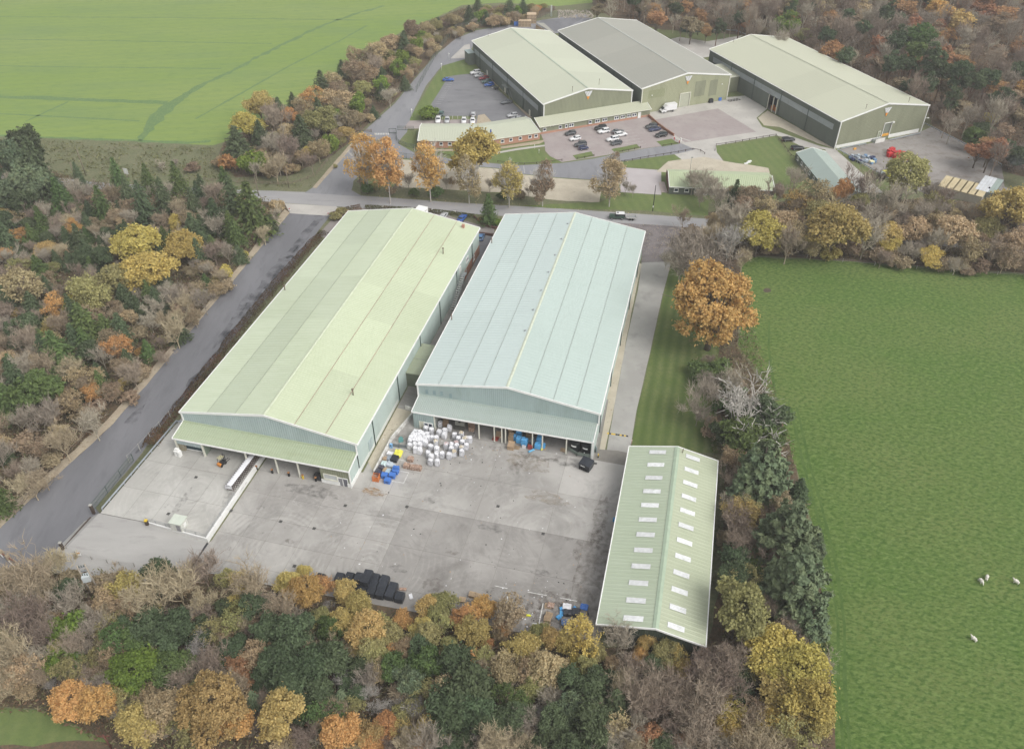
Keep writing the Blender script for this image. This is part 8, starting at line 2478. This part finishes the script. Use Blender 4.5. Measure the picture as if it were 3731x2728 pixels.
table(c8,'''
70 400 210 broad gold 1.0 | golden tree leaning over the stack of black bales
20 420 160 broad olive
200 430 150 broad olive
270 330 115 broad orange 1.0
390 390 130 broad gold
400 440 170 broad olive
500 350 130 thin olive
500 250 170 broad olive .8
420 250 130 broad gold
620 330 130 broad orange
690 300 120 thin orange
750 270 130 broad orange 1.0
690 420 180 broad gold 1.0
770 480 80 broad orange
840 400 110 thin tan
900 310 200 thin brown
870 380 120 thin rust
980 490 200 broad gold 1.0
900 570 150 thin tan
870 640 190 broad tan
1080 420 130 broad olive 1.0
1150 450 120 broad gold 1.2
1220 480 130 broad gold 1.1
1330 440 210 thin yellow 1.0 | thin bright yellow tree between the shed gable and the waste heap
1420 530 120 broad olive
1360 650 160 broad olive
1300 600 120 broad yellow
1140 640 230 broad tan
1060 600 150 broad tan
1040 730 160 broad olive
1120 760 120 thin gold
600 560 110 thin brown
650 560 120 thin orange
540 500 120 broad olive
300 520 150 broad tan
230 530 120 broad orange
30 510 120 broad gold
120 560 170 broad olive
1540 460 170 bare grey
1500 590 100 thin tan
1660 570 110 broad orange
1700 480 120 broad gold
1800 530 170 broad olive 1.0
1880 560 140 thin gold
1920 620 110 broad gold
560 640 250 pine dark
430 620 200 pine green
650 760 300 pine dark
540 860 280 pine dark
700 860 230 pine dark
330 700 200 pine blue
220 650 170 pine green
20 620 150 pine dark
880 800 170 thin green
960 840 160 thin green
1260 740 200 pine dark
1400 770 230 pine dark
1520 830 170 conifer dark .7
1250 880 190 pine blue
1350 970 260 pine dark
1150 960 190 pine dark
490 1020 150 conifer blue .7
640 940 200 pine dark
820 960 200 pine dark
60 700 150 thin grey 1.0
150 840 120 dead pale 1.2
240 850 110 bare pale
335 870 120 bare pale
740 860 100 dead pale 1.2
840 880 90 dead pale
860 1030 150 dead pale 1.1
680 1010 110 bare pale 1.1
1010 960 150 bare grey
1090 880 130 bare pale
250 1020 130 bare pale
170 960 160 broad orange
420 980 170 broad gold
370 1060 120 broad orange
90 1060 160 broad orange
250 980 130 thin gold
10 960 90 broad gold
1620 640 170 bare purple
1720 720 240 bare purple
1850 700 240 bare purple
1980 640 220 bare purple
2080 560 220 bare purple
2200 600 200 bare purple
1640 800 230 bare purple
1780 860 240 bare purple
1930 820 240 bare purple
2060 720 240 bare purple
2170 740 200 bare purple
2060 880 240 bare purple
1640 900 170 bare grey
1850 980 200 bare purple
2000 1010 220 bare purple
1600 1030 170 bare grey
2130 1060 180 thin grey 1.0
1720 1030 180 broad rust 1.0 | rust red tree at the bottom edge beside purplish bare trees
1900 1070 140 broad rust
2200 900 150 thin yellow
2190 1000 150 broad gold
2190 770 110 thin gold
'''.replace('thin grey','bare grey'),G_BOT)
table(cR,'''
520 1210 230 broad yellow 1.0 | large yellow tree at the pasture edge below the round olive tree
640 1310 250 broad yellow 1.0
560 1390 230 broad gold .9
660 1460 230 broad yellow 1.0
540 1560 170 broad yellow
720 1540 150 broad gold
600 1610 190 thin olive
730 1290 110 thin grey
620 1540 120 bare grey
360 1050 260 broad olive 1.1 | round olive yellow tree beside the shed's lower right side
430 1000 120 broad olive
470 370 270 feather blue .95 | feathery blue-green cypress below the bleached tree, highest of the cypresses
400 450 180 feather blue .8
590 640 290 feather blue .95 | feathery cypress in the middle of the row beside the shed
640 860 310 feather blue 1.0 | tallest feathery cypress, lowest of the row along the pasture
700 1040 220 feather blue .8
520 900 200 feather blue .8
700 700 150 feather blue .8
640 470 100 conifer dark .9
338 330 120 thin tan
328 420 120 bare purple
378 590 160 thin gold
338 640 140 bare purple
400 670 130 bare purple
368 720 150 bare purple
400 560 110 thin olive
318 550 110 bare grey
390 880 140 thin olive
338 860 140 pine dark
358 780 130 pine dark
338 930 120 pine dark
308 700 100 shrub brown
390 120 280 dead pale 1.0 | great bleached dead tree with twisted limbs at the pasture edge
200 60 190 bare grey 1.0
180 130 110 bare grey
190 -60 110 shrub green .8
270 -70 120 shrub green .8
250 -10 120 bare grey
330 10 110 bare grey
470 130 190 pine dark 1.0
400 260 190 pine green
530 230 120 pine green
300 230 110 pine dark
250 200 110 shrub brown
330 1530 130 thin yellow
400 1600 120 thin tan
430 1460 110 thin brown
'''.replace('thin grey','bare grey'),G_SHED)
table(c9,'''
480 830 500 oak orange 1.15 | great orange oak standing alone between drive lawn and pasture
560 480 170 bare pale 1.0
390 500 300 bare grey 1.0
290 560 200 bare grey
480 400 180 bare tanbare
350 400 140 shrub brown
560 310 240 bare grey
600 420 150 thin olive
740 400 230 broad yellow 1.1 | bright yellow tree at the head of the pasture
870 350 170 broad tan 1.1
930 420 190 thin tan
1170 380 290 broad gold 1.1 | large golden tree in the middle of the band above the pasture
1080 290 170 broad olive
1210 160 110 broad orange 1.4 | slim orange tree rising beside the grey hut
1330 140 180 bare purple 1.1
1310 220 120 broad olive
1580 90 230 broad olive 1.0 | olive tree overlapping the yard of red bins
1490 240 250 bare grey 1.0
1400 330 180 bare grey
1480 400 140 broad gold
1500 480 110 broad yellow
1350 440 170 bare grey
1620 390 170 broad tan
1600 500 120 bare grey
1660 280 150 bare grey
1725 530 140 broad yellow .9 | small yellow tree at the right of the pasture head
1850 400 230 broad tan .9
1950 500 150 thin tan
1800 200 150 bare purple
1760 230 130 thin olive
1700 180 120 bare grey
2150 300 260 broad gold
2040 370 160 broad olive
2200 450 190 thin tan
2160 540 150 thin brown
2240 220 150 broad tan
2090 500 110 bare purple
2060 260 110 thin gold
1050 200 190 thin tan
960 230 150 thin gold
780 250 140 thin tan
700 190 150 thin brown
830 180 170 bare purple
600 170 90 conifer dark .9
420 110 150 bare grey
400 180 100 bare grey
500 210 130 bare grey
650 240 120 thin brown
1420 90 120 bare grey
1140 500 120 shrub gold
880 480 110 shrub brown
1000 470 110 shrub brown
1270 480 110 shrub brown
1420 520 110 shrub brown
1800 570 110 shrub brown
1900 570 100 shrub brown
2010 580 110 shrub brown
1560 560 100 shrub brown
670 470 90 shrub brown
950 60 120 bare grey
2230 560 110 thin brown
1760 330 120 thin tan
640 560 100 bare tanbare
300 310 110 bare tanbare
200 560 70 bare grey
''',G_BAND)
table(cb,'''
590 440 270 birch orange 1.15 | tall orange birch nearest the road junction
360 400 250 birch orange 1.01
480 300 170 birch tan 0.94
1020 460 260 birch orange 1.08 | orange birch left of the round yellow tree
1490 400 500 broad yellow .95 | large round yellow tree between the roadside birches
1430 560 190 birch tan 1.15 | brown birch in front of the round yellow tree
1850 600 230 birch gold 0.94 | golden birch right of the round yellow tree
2200 600 190 birch brown 1.08
380 550 120 bare grey
810 580 150 bare grey
1200 610 120 bare grey
1650 620 150 bare grey
1260 600 90 thin tan
380 670 140 shrub green
870 705 110 shrub green .9
1100 700 180 shrub green .8
480 640 120 shrub olive
700 660 90 bare grey
1780 740 110 shrub green 1.1
1960 730 110 shrub brown 1.2
2050 680 100 bare grey
640 690 90 shrub brown
1640 890 170 conifer green .95 | dark green conifer on the verge between the two big warehouses
1725 1015 110 shrub lime .8
1570 980 90 shrub rust .6
60 950 130 shrub olive .7
120 900 120 shrub olive .6
90 960 90 shrub brown .6
180 910 90 shrub tan .5
60 440 50 shrub olive
330 600 90 bare grey
''',G_BIRCH)
table(ch,'''
655 720 120 birch brown 1.49
640 890 250 birch tan 0.81 | tan birch beside the pale square pad
790 930 130 bare grey
870 960 110 bare grey 1.2
620 1020 110 bare tanbare
1480 900 180 bare grey
1700 900 180 bare grey
1890 970 110 thin brown
2060 990 120 thin rust
540 940 80 shrub green
''',G_BIRCH)
table(c3,'''
1525 625 160 broad gold
1460 745 170 broad yellow
1390 830 170 conifer dark .75
1480 950 150 shrub lime 1.2
1560 960 110 shrub yellow
1340 955 110 shrub orange 1.1
1290 950 80 shrub tan
1500 1000 90 bare grey
1620 1000 130 bare tanbare
1690 990 80 shrub tan
1740 990 60 shrub tan
1770 775 140 conifer dark .75
1690 690 110 broad orange
1640 730 140 bare purple
1600 690 120 bare purple
1640 640 90 conifer dark .8
1700 800 110 broad tan
1900 720 180 broad olive
1820 750 90 broad gold
1940 840 110 shrub lime 1.4
2020 790 100 broad gold .8
1820 890 70 shrub yellow
1870 880 130 thin tan
1640 850 160 bare grey
1700 910 140 bare purple
1590 850 120 bare grey
1530 800 110 conifer dark .7
1720 590 80 conifer dark .8
1840 590 130 thin orange
1780 640 120 thin tan
1890 500 110 conifer dark .7
1950 480 110 thin tan
1870 640 100 conifer dark .8
1980 600 150 thin tan
2010 400 80 conifer dark .7
2070 420 140 thin brown
2130 530 110 broad olive
2100 610 110 shrub lime 1.5
2000 680 100 broad lime .8
2060 700 120 thin brown
2240 500 90 shrub lime 1.4
2150 440 130 thin tan
2200 390 130 bare purple
2090 330 100 thin tan
2160 330 110 thin brown
2230 310 130 thin tan
1990 530 110 thin brown
1830 950 110 bare purple
1770 920 100 thin tan
950 980 80 bare grey .6
1130 980 90 shrub brown .7
1030 960 60 bare grey .6
''',G_HEDGE)
table(c1,'''
150 320 120 conifer dark .75
240 340 100 shrub lime 1.5
320 290 85 broad olive .9
390 200 90 broad olive .9
520 150 115 broad tan .9
635 100 105 conifer dark .75
700 120 70 shrub lime 1.5
750 105 65 shrub lime 1.5
700 30 80 conifer dark .7
850 90 85 broad olive .9
940 60 100 conifer dark .8
1000 80 65 shrub lime 1.4
1040 50 80 conifer dark .7
1100 60 60 broad olive
1145 70 65 broad orange .8
1195 50 55 broad olive .8
1260 65 55 bare purple .7
60 330 150 broad tan .8
130 430 120 shrub lime 1.4
100 510 120 shrub lime 1.4
10 640 70 shrub lime 1.4
30 420 120 broad olive
210 240 130 broad brown .9
300 220 120 broad tan .8
450 190 70 bare purple .8
270 260 90 broad lime .8
800 90 70 broad tan .8
580 160 70 bare purple .8
770 60 70 broad olive .8
900 110 60 bare grey .7
325 840 150 shrub lime .75 | large clipped lime green bush at the corner of the upper car park
''',G_HEDGE)
table(c2,'''
655 190 140 tallbroad lime .8 | yellow-green tree standing out at the forest edge
780 250 90 tallbroad olive .6
660 40 100 tallbroad tan
410 130 90 tallbroad rust .9
90 140 100 tallbroad rust .8
260 90 90 tallbroad rust .8
1250 420 90 tallbroad rust .8
1690 90 130 tallbroad orange .8
1830 190 170 tallbroad gold .7
1770 250 110 tallbroad orange .7
1450 80 140 tallbroad rust .7
1080 150 90 tallpine dark
1330 150 120 tallpine dark
1400 330 140 tallpine dark
1550 300 160 tallpine green
1520 420 140 tallpine green
1600 480 160 tallpine dark
1360 480 120 tallpine dark
1450 500 120 tallpine dark
1700 560 150 tallpine dark
1800 600 150 tallpine dark
1900 620 140 tallpine dark
2000 600 140 tallpine dark
1600 620 120 tallpine dark
2100 700 130 tallpine dark
2200 520 120 tallpine dark
2240 600 90 tallbroad orange .8
2040 790 90 shrub yellow 1.2
1930 940 160 pine green .8
2100 1000 170 pine dark .8
2000 880 130 pine dark .8
2210 1060 170 pine dark .8
1760 720 110 tallpine dark
950 300 90 tallpine dark .8
880 60 100 tallbroad tan .7
720 80 90 tallpine green .7
1180 80 100 tallbroad tan .8
2120 120 140 tallbroad rust .7
1960 60 140 tallbroad rust .6
''',G_FOREST)

# ------- fill the woods between the trees named above
def inside(p,poly):
    c=False;n=len(poly)
    for i in range(n):
        a,b=poly[i],poly[i-1]
        if (a.y>p.y) != (b.y>p.y) and p.x<(b.x-a.x)*(p.y-a.y)/(b.y-a.y)+a.x:c=not c
    return c
GRID={}
def reg(p,r):GRID.setdefault((int(p.x // 8),int(p.y // 8)),[]).append((p.x,p.y,r))
for t in TREES:reg(t[3],t[4])
for x,y,r_ in ((200,1310,4.5),(205,1335,4),(250,1240,4),(330,1255,3),(820,1290,6),(880,1320,4),(1045,1318,4),(1250,1370,8),(760,1275,4),(1160,1350,3)):reg(P(x,y),r_)
def free(p,r,k=.62):
    gx,gy=int(p.x // 8),int(p.y // 8)
    for i in range(-2,3):
        for j in range(-2,3):
            for x,y,rr in GRID.get((gx+i,gy+j),()):
                if (x-p.x)**2+(y-p.y)**2<(k*(r+rr))**2:return False
    return True
def fill(poly,tries,kinds,rmin,rmax,group,zc=4.0,k=.62,maxn=999,seed=1):
    rr=random.Random(seed)
    poly=[P(x,y,zc) if not isinstance(x,Vector) else x for x,y in poly]
    x0,x1=min(p.x for p in poly),max(p.x for p in poly);y0,y1=min(p.y for p in poly),max(p.y for p in poly)
    n=0
    for _ in range(tries):
        p=Vector((rr.uniform(x0,x1),rr.uniform(y0,y1),0))
        if not inside(p,poly):continue
        r=rr.uniform(rmin,rmax)
        if not free(p,r,k):continue
        t=rr.random()*sum(w for*_,w in kinds)
        for kind,col,hs,w in kinds:
            t -= w
            if t <= 0:break
        plant(kind,col,p,r,hs*rr.uniform(.85,1.15),None,group);reg(p,r);n += 1
        if n >= maxn:break
    return n
fill([(10,350),(120,400),(300,425),(520,440),(620,462),(600,500),(500,610),(410,720),(320,820),(230,925),(110,1035),(0,1140),(-60,1180),(-120,700)],5000,
     [('bare','grey',1.0,5),('bare','purple',1.0,3),('bare','tanbare',1.0,3),('thin','brown',1.0,3),('thin','tan',1.0,1.6),('conifer','dark',.85,2.5),('conifer','green',.85,1.5),('shrub','brown',.8,2)],2.0,3.4,G_LEFT,4.0,.42,300,3)
fill([(-60,1310),(30,1260),(130,1240),(330,1262),(560,1325),(700,1350),(780,1395),(1000,1425),(1300,1460),(1560,1460),(1780,1440),(1830,1700),(1300,1700),(330,1610),(190,1560),(100,1530),(-60,1515)],5000,
     [('bare','tanbare',1.0,2.5),('bare','grey',1.0,2),('bare','purple',1.0,1.5),('thin','tan',1.0,2),('thin','olive',1.0,1.5),('pine','dark',.9,3),('shrub','brown',.8,1)],1.7,3.0,G_BOT,4.0,.43,260,4)
fill([(1510,560),(1560,520),(1620,560),(1600,640),(1570,800),(1630,830),(1680,1000),(1740,1150),(1790,1300),(1800,1420),(1630,1400),(1625,1250),(1632,1000),(1570,800)],2500,
     [('bare','purple',1.0,3),('bare','grey',1.0,2),('thin','brown',1.0,2),('shrub','green',.8,2),('shrub','brown',.8,2)],1.6,2.8,G_SHED,3.0,.45,70,5)
fill([(1560,500),(1640,462),(1800,440),(2000,450),(2300,455),(2320,600),(2120,580),(1960,566),(1800,558),(1640,552)],2500,
     [('bare','grey',1.0,3),('bare','purple',1.0,2),('thin','tan',1.0,2),('thin','brown',1.0,2),('shrub','brown',.8,2)],2.2,4.0,G_BAND,4.0,.44,100,6)
fill([(490,345),(500,318),(560,285),(640,245),(760,165),(905,75),(1020,26),(1110,18),(1200,24),(1180,34),(1040,58),(955,112),(862,222),(790,282),(730,335),(630,376),(530,380)],3000,
     [('thin','brown',.8,2),('thin','tan',.8,3),('bare','grey',.8,2),('shrub','tan',.9,2),('thin','olive',.8,2),('conifer','dark',.7,.7)],2.0,3.6,G_HEDGE,3.0,.48,110,7)
FOREST=[(1318,12),(1440,40),(1470,58),(1640,66),(1735,110),(1900,170),(2050,230),(2140,290),(2190,345),(2300,400),(2480,380),(2420,-40),(1318,-40)]
nf=fill(FOREST,12000,[('tallbare','grey',.8,4),('tallbare','purple',.8,4),('tallbroad','rust',.8,1.6),('tallbroad','brown',.8,2.2),('tallpine','dark',.9,1.3)],3.0,4.4,G_FOREST,9.0,.48,430,8)
# ================================================================ HEDGES, UNDERGROWTH, FALLEN LEAVES
nrng=np.random.default_rng(9)
def hedge(name,pts,w,h,mats_cols,label,dens=60,leaf=.10,cat='hedge',rag=.4):
    """strip of low shrubs as one clipped or ragged hedge: leaves plus stems"""
    C,N,T=[],[],[]
    for a,b in zip(pts[:-1],pts[1:]):
        L=(b-a).length;n=int(L*dens);d=(b-a)/L;nr=np.array([-d.y,d.x,0])
        t=nrng.random(n)*L;s=nrng.uniform(-1,1,n);zz_=nrng.random(n)
        x=a.x+d.x*t;y=a.y+d.y*t
        hh=np.array([h*(1+rag*mnoise.noise(Vector((xx*.35,yy*.35,0)))) for xx,yy in zip(x,y)])
        ww=np.array([w/2*(1+rag*mnoise.noise(Vector((xx*.3,yy*.3,5)))) for xx,yy in zip(x,y)])
        prof=np.sqrt(np.maximum(0.05,1-(np.abs(s))**3))
        z=hh*prof*(1-.5*zz_**3)
        C.append(np.stack([x+nr[0]*s*ww,y+nr[1]*s*ww,z],1));N.append(np.stack([nr[0]*s,nr[1]*s,np.full(n,.9)],1)+nrng.normal(size=(n,3))*.5)
        T.append(np.array([.5+.9*mnoise.noise(Vector((xx*.25,yy*.25,2))) for xx,yy in zip(x,y)]))
    C,N,T=np.vstack(C),unit(np.vstack(N)),np.concatenate(T)
    V,F=cards(C,N,nrng.uniform(.6,1.3,len(C))*leaf,1.4,nrng)
    root=empty(name,(0,0,0),0,label,cat)
    put('foliage',fast_mesh('foliage',V,F,mats_cols,np.repeat(np.clip(T,0,1),4)),root)
    mb=MB()
    for a,b in zip(pts[:-1],pts[1:]):
        L=(b-a).length
        for k in range(int(L/.8)):q_=a.lerp(b,(k+.5)/(L/.8));mb.tube([(q_.x,q_.y,0),(q_.x+nrng.normal()*.2,q_.y+nrng.normal()*.2,h*.8)],[.04,.015],4)
    mb.build('stems',BM['bark'],root)
H1=leaf_mat('cotoneaster_leaves',(.085,.075,.04),.02,.35,.2,(.17,.10,.06))
H2=leaf_mat('hedge_leaves',(.06,.085,.03),.02,.3,.25,(.11,.09,.045))
hedge('low_hedge',[P(*p) for p in ((714,512),(668,560),(610,628),(526,731),(449,832),(392,905),(354,955))],3.0,.9,H1,'long ragged low hedge between the lane and the pale green warehouse',90,.11)
hedge('low_hedge',[P(*p) for p in ((354,955),(343,975),(334,992))],4.4,1.7,H1,'clump of dark shrubs at the lower end of the long low hedge',160,.12)
hedge('clipped_hedge',[z7(*p) for p in ((372,872),(640,888),(950,905),(1150,925),(1340,948),(1490,968))],1.5,1.1,H2,'clipped dark hedge along the road above the pale green warehouse',110,.10,rag=.12)
hedge('shrub_bed',[z7(*p) for p in ((30,960),(120,930),(230,900),(330,885))],4.5,1.0,leaf_mat('mixed_bed_leaves',(.10,.11,.04),.03,.35,.2,(.20,.13,.08)),'mixed shrub bed at the corner of lane and road',130,.12)

def scatter_stuff(name,polys,n,size,m,h=.5,asp=2.0,up=.4,cull=None):
    Cs=[]
    for poly in polys:
        x0,x1=min(p.x for p in poly),max(p.x for p in poly);y0,y1=min(p.y for p in poly),max(p.y for p in poly)
        area=abs(sum(poly[i].x*poly[i-1].y-poly[i-1].x*poly[i].y for i in range(len(poly))))/2
        k=int(n*area);xs=nrng.uniform(x0,x1,k*3);ys=nrng.uniform(y0,y1,k*3)
        ins=np.zeros(len(xs),bool);px=np.array([p.x for p in poly]);py=np.array([p.y for p in poly])
        for i in range(len(poly)):
            j=i-1;cond=((py[i]>ys) != (py[j]>ys)) & (xs<(px[j]-px[i])*(ys-py[i])/(py[j]-py[i]+1e-12)+px[i]);ins ^= cond
        xs,ys=xs[ins][:k],ys[ins][:k]
        keep=np.array([mnoise.noise(Vector((x*.12,y*.12,7)))>-.25+.3*nrng.random()-.15 for x,y in zip(xs,ys)]) if h>.1 else np.ones(len(xs),bool)
        xs,ys=xs[keep],ys[keep]
        Cs.append(np.stack([xs,ys,nrng.random(len(xs))**1.5*h+.02],1))
    C=np.vstack(Cs);N=unit(nrng.normal(size=C.shape)+np.array([0,0,up]))
    V,F=cards(C,N,nrng.uniform(.5,1.4,len(C))*size,asp,nrng)
    T=np.repeat(nrng.random(len(C)),4)
    o=put(name,fast_mesh(name,V,F,m,T));tag(o,kind='stuff');return o
U1=leaf_mat('bramble_leaves',(.22,.17,.115),.03,.4,.2,(.15,.15,.07))
U2=leaf_mat('dead_bracken',(.27,.175,.105),.02,.4,.2,(.19,.14,.09))
LW=PP((0,330),(120,385),(300,418),(560,436),(628,462),(512,605),(421,712),(330,822),(238,926),(110,1042),(0,1140),(-60,1180),(-120,700))
BW=PP((-60,1320),(100,1262),(200,1262),(380,1268),(600,1315),(900,1370),(1150,1420),(1320,1450),(1590,1430),(1600,1300),(1800,1430),(1840,1700),(1300,1760),(260,1660),(90,1575),(-60,1570))
SW_=PP((1500,580),(1600,600),(1650,700),(1730,930),(1800,1200),(1820,1430),(1600,1420),(1592,1200),(1560,900),(1520,760))
RW=PP((1560,480),(1760,446),(2060,446),(2320,450),(2320,600),(2120,590),(1800,568),(1640,560))
HW=PP((482,350),(500,320),(640,240),(760,160),(905,70),(1020,22),(1190,22),(1040,62),(955,116),(866,222),(795,284),(735,338),(640,384),(520,390))
FW=[P(x,y) for x,y in ((1318,22),(1460,62),(1640,74),(1735,125),(1900,185),(2050,250),(2150,325),(2215,372),(2330,430),(2330,0),(1318,-10))]
scatter_stuff('undergrowth',[LW,BW,SW_,RW,HW],6.5,.10,U1,2.2,4.0,.2)
scatter_stuff('bracken',[LW,BW,RW,HW,FW],2.0,.18,U2,.5)
scatter_stuff('fallen_leaves',[PP((1150,1345),(1320,1300),(1345,1160),(1362,1090),(1338,1400),(1180,1392)),PP((1180,1330),(1290,1330),(1310,1400),(1190,1395))],3.5,.075,LM['tan'],.03,1.2,3)
scatter_stuff('fallen_leaves',[PP((700,1262),(1200,1370),(1200,1398),(700,1285)),PP((1484,590),(1462,660),(1434,790),(1424,790),(1452,660),(1474,590)),PP((640,472),(430,724),(250,940),(0,1170),(-10,1158),(240,930),(422,714),(630,466)),PP((1340,488),(1545,500),(1500,575),(1440,570))],2.2,.08,LM['tan'],.03,1.2,3)
scatter_stuff('fallen_leaves',[PP((800,445),(1540,485),(1540,478),(1000,440),(800,430))],1.5,.09,LM['gold'],.03,1.2,3)
scatter_stuff('grass_tufts',[PP((-40,306),(470,326),(490,350),(560,400),(340,404),(120,388),(-40,350)),PP((620,398),(690,412),(560,416))],1.6,.22,leaf_mat('pale_tussock',(.22,.225,.11),.02,.35,.2,(.16,.17,.08)),.45,1.8,.3)
# far wood behind the forest edge, read as one mass
rr=random.Random(77);Vs,Fs,Ts,off=[],[],[],0
protos=[]
for kind in ('tallbroad','tallpine'):
    for cme,tme,H in PROTO[kind][:2]:
        co=np.zeros(len(cme.vertices)*3,np.float32);cme.vertices.foreach_get('co',co);co=co.reshape(-1,4,3)
        sel=np.random.default_rng(3).permutation(len(co))[:420];protos.append((kind,co[sel]))
for kind,ms in (('tallbroad',U2),('tallpine',LM['dark'])):
    Vs=[];Ts=[]
    pr=[p for k,p in protos if k==kind]
    for _ in range(900):
        p=Vector((rr.uniform(120,520),rr.uniform(330,760),0))
        if inside(p,[P(x,y,9) for x,y in FOREST]) :continue
        if p.y<330+(520-p.x)*.38:continue
        if (kind=='tallpine') != (rr.random()<.25):continue
        c=pr[rr.randrange(len(pr))];a=rr.uniform(0,6.28);s=rr.uniform(3.0,4.6)
        x,y=c[...,0]*math.cos(a)-c[...,1]*math.sin(a),c[...,0]*math.sin(a)+c[...,1]*math.cos(a)
        ctr=np.stack([x,y,c[...,2]],-1);m_=ctr.mean(1,keepdims=True);ctr=m_+(ctr-m_)*1.9
        Vs.append((ctr*s*np.array([1,1,.8])+np.array([p.x,p.y,0])).reshape(-1,3));Ts.append(np.full(len(c)*4,rr.random()))
    V=np.vstack(Vs);o=put('far_woodland',fast_mesh('far_woodland',V,np.arange(len(V)).reshape(-1,4),ms,np.concatenate(Ts)));tag(o,kind='stuff')

# ================================================================ LABELS THAT SINGLE EACH THING OUT
MARKS=[((390,560),'the yellow trio in the lane wood'),((500,430),'the junction corner conifers'),((60,380),'the big pines at the left edge'),((480,640),'the lane fence sign'),((300,800),'the middle of the lane fence'),((95,700),'the conifers left of the olives'),
         ((225,650),"the lane wood's olive pair"),((60,1000),'the lower end of the lane fence'),((125,860),'the broad dark lane conifer'),((197,1285),'the pole transformer'),((60,1400),'the lower left bare thicket'),((150,1390),'the rounded lime evergreens'),
         ((310,1490),'the broad lime green tree'),((450,1440),'the bleached tree among the pines'),((535,1480),'the rust red tree'),((440,1570),'the great golden bottom tree'),((200,1550),"the bottom lawn's orange pair"),((660,1440),'the left dark pine clump'),((1000,1500),'the right dark pine clump'),
         ((830,1290),'the black bale stack'),((1045,1315),'the pallets at the wood edge'),((1250,1370),'the waste corner'),((1440,1405),'the shed gable'),((1290,1570),'the pale bluish pine'),((1180,1440),'the wood above the right pines'),((1700,1480),'the yellow pasture-edge tree'),((1550,1560),'the purplish bare thicket'),((930,1600),'the bottom pale dead trees'),
         ((1630,1360),"the shed's round olive tree"),((1650,900),'the great bleached dead tree'),((1580,680),'the great orange oak'),((1750,1250),'the tallest cypress'),((1690,1030),'the upper cypress'),((1600,1080),'the gap behind the shed'),
         ((1675,515),"the pasture head's yellow tree"),((1840,500),'the large golden band tree'),((1860,430),'the slim orange tree'),((2000,405),"the red bin yard's olive tree"),((2110,520),'the brown band trees'),((1560,540),'the drive end thicket'),((1950,530),'the paired gold pasture trees'),((2220,480),'the right end of the band'),
         ((860,360),'the junction birch'),((945,375),'the orange birch'),((1045,370),'the round yellow roadside tree'),((1125,400),'the golden birch'),((1350,400),'the pale square pad'),((1080,465),'the verge conifer'),((1250,410),'the gravel patch'),
         ((560,265),'the yellow pair at the belt end'),((655,295),'the conifer inside the belt'),((520,320),'the corner conifer of the belt'),((760,220),'the middle of the belt'),((870,130),'the upper belt at the bend'),((1040,30),'the top end of the belt'),((720,320),'the lime shrub by the drive'),((940,245),'the clipped lime bush'),
         ((1730,60),'the yellow-green forest edge tree'),((1450,40),"the green containers' forest"),((2070,40),'the topmost orange forest tree'),((2000,160),'the forest pines'),((1880,110),"the rightmost warehouse's forest"),((2200,250),'the right forest edge'),((2150,330),"the curved barrier's dark pines"),((1600,40),"the pale barrier's forest edge"),((2200,100),'the upper right corner'),
         ((985,960),'the middle of the cages'),((930,975),"the cages' left side"),((1010,990),"the cages' right side"),((960,1010),'the two foremost cages'),((860,1045),'the orange man cage'),((800,1130),'the rust patch on the yard'),((420,1150),'the store cabin'),((1900,350),'the blue waste heap'),((1978,342),'the red bin group'),((1165,45),'the crate stacks'),((690,1165),'the middle of the yard'),((1290,1030),'the black compactor'),((560,1010),'the dock canopy'),((640,800),'the pale green roof'),((2100,400),'the tan roofed units')]
ORD=['','second ','third ','fourth ','fifth ','sixth ','seventh ','eighth ','ninth ','tenth ','eleventh ','twelfth ','thirteenth ','fourteenth ','fifteenth ','sixteenth ','seventeenth ','eighteenth ']
def side_of(dx,dy):
    a=math.degrees(math.atan2(-dy,dx)) % 360
    return ('right of','above right of','above','above left of','left of','below left of','below','below right of')[int(((a+22.5) % 360) // 45)]
def name_all(items,marks):
    """items: (object, description, overview pixel); label = description + direction + rank from the nearest landmark"""
    groups={}
    for o,d,(x,y) in items:
        m=min(marks,key=lambda k:(k[0][0]-x)**2+(k[0][1]-y)**2)
        dx,dy=x-m[0][0],y-m[0][1]
        groups.setdefault((d,side_of(dx,dy),m[1]),[]).append((dx*dx+dy*dy,o))
    for (d,s,m),lst in groups.items():
        lst.sort(key=lambda t:t[0])
        for k,(_,o) in enumerate(lst):
            o['label']=f"{ORD[min(k, len(ORD) - 1)]}{d} {s} {m}" if len(lst)==1 or k else f"nearest {d} {s} {m}"
items=[]
for root,kind,col,pos,rad,H,lab in TREES:
    if lab:root['label']=lab;continue
    top=pix((pos.x,pos.y,H*.6))
    size='small ' if rad<1.7 else ''
    items.append((root,f"{CDESC[col]} small leafless tree" if kind=='bare' and rad<2.75 else f"{size}{CDESC[col]} {DESC[kind]}",top))
name_all(items,MARKS)
name_all([(o,d,pix(p)) for o,d,p in AUTO],[m for m in MARKS if any(w in m[1] for w in ('cage','cabin','bale','waste','bin','crate','pallets','yard','rust','compactor','canopy','roof','tan','lane fence','slim orange'))])
# ================================================================ THE AIR
hm_=bpy.data.materials.new('thin_haze');hm_.use_nodes=True
hm_.node_tree.nodes.remove(hm_.node_tree.nodes['Principled BSDF'])
hv_=hm_.node_tree.nodes.new('ShaderNodeVolumePrincipled')
hv_.inputs['Color'].default_value=(.93,.93,.92,1)
hv_.inputs['Density'].default_value=HAZE
hm_.node_tree.links.new(hv_.outputs[0],hm_.node_tree.nodes['Material Output'].inputs['Volume'])
hz=MB().bx(-3200,3200,-1700,4700,-1.2,CAM_H+3).build('haze',hm_)
tag(hz,kind='stuff')
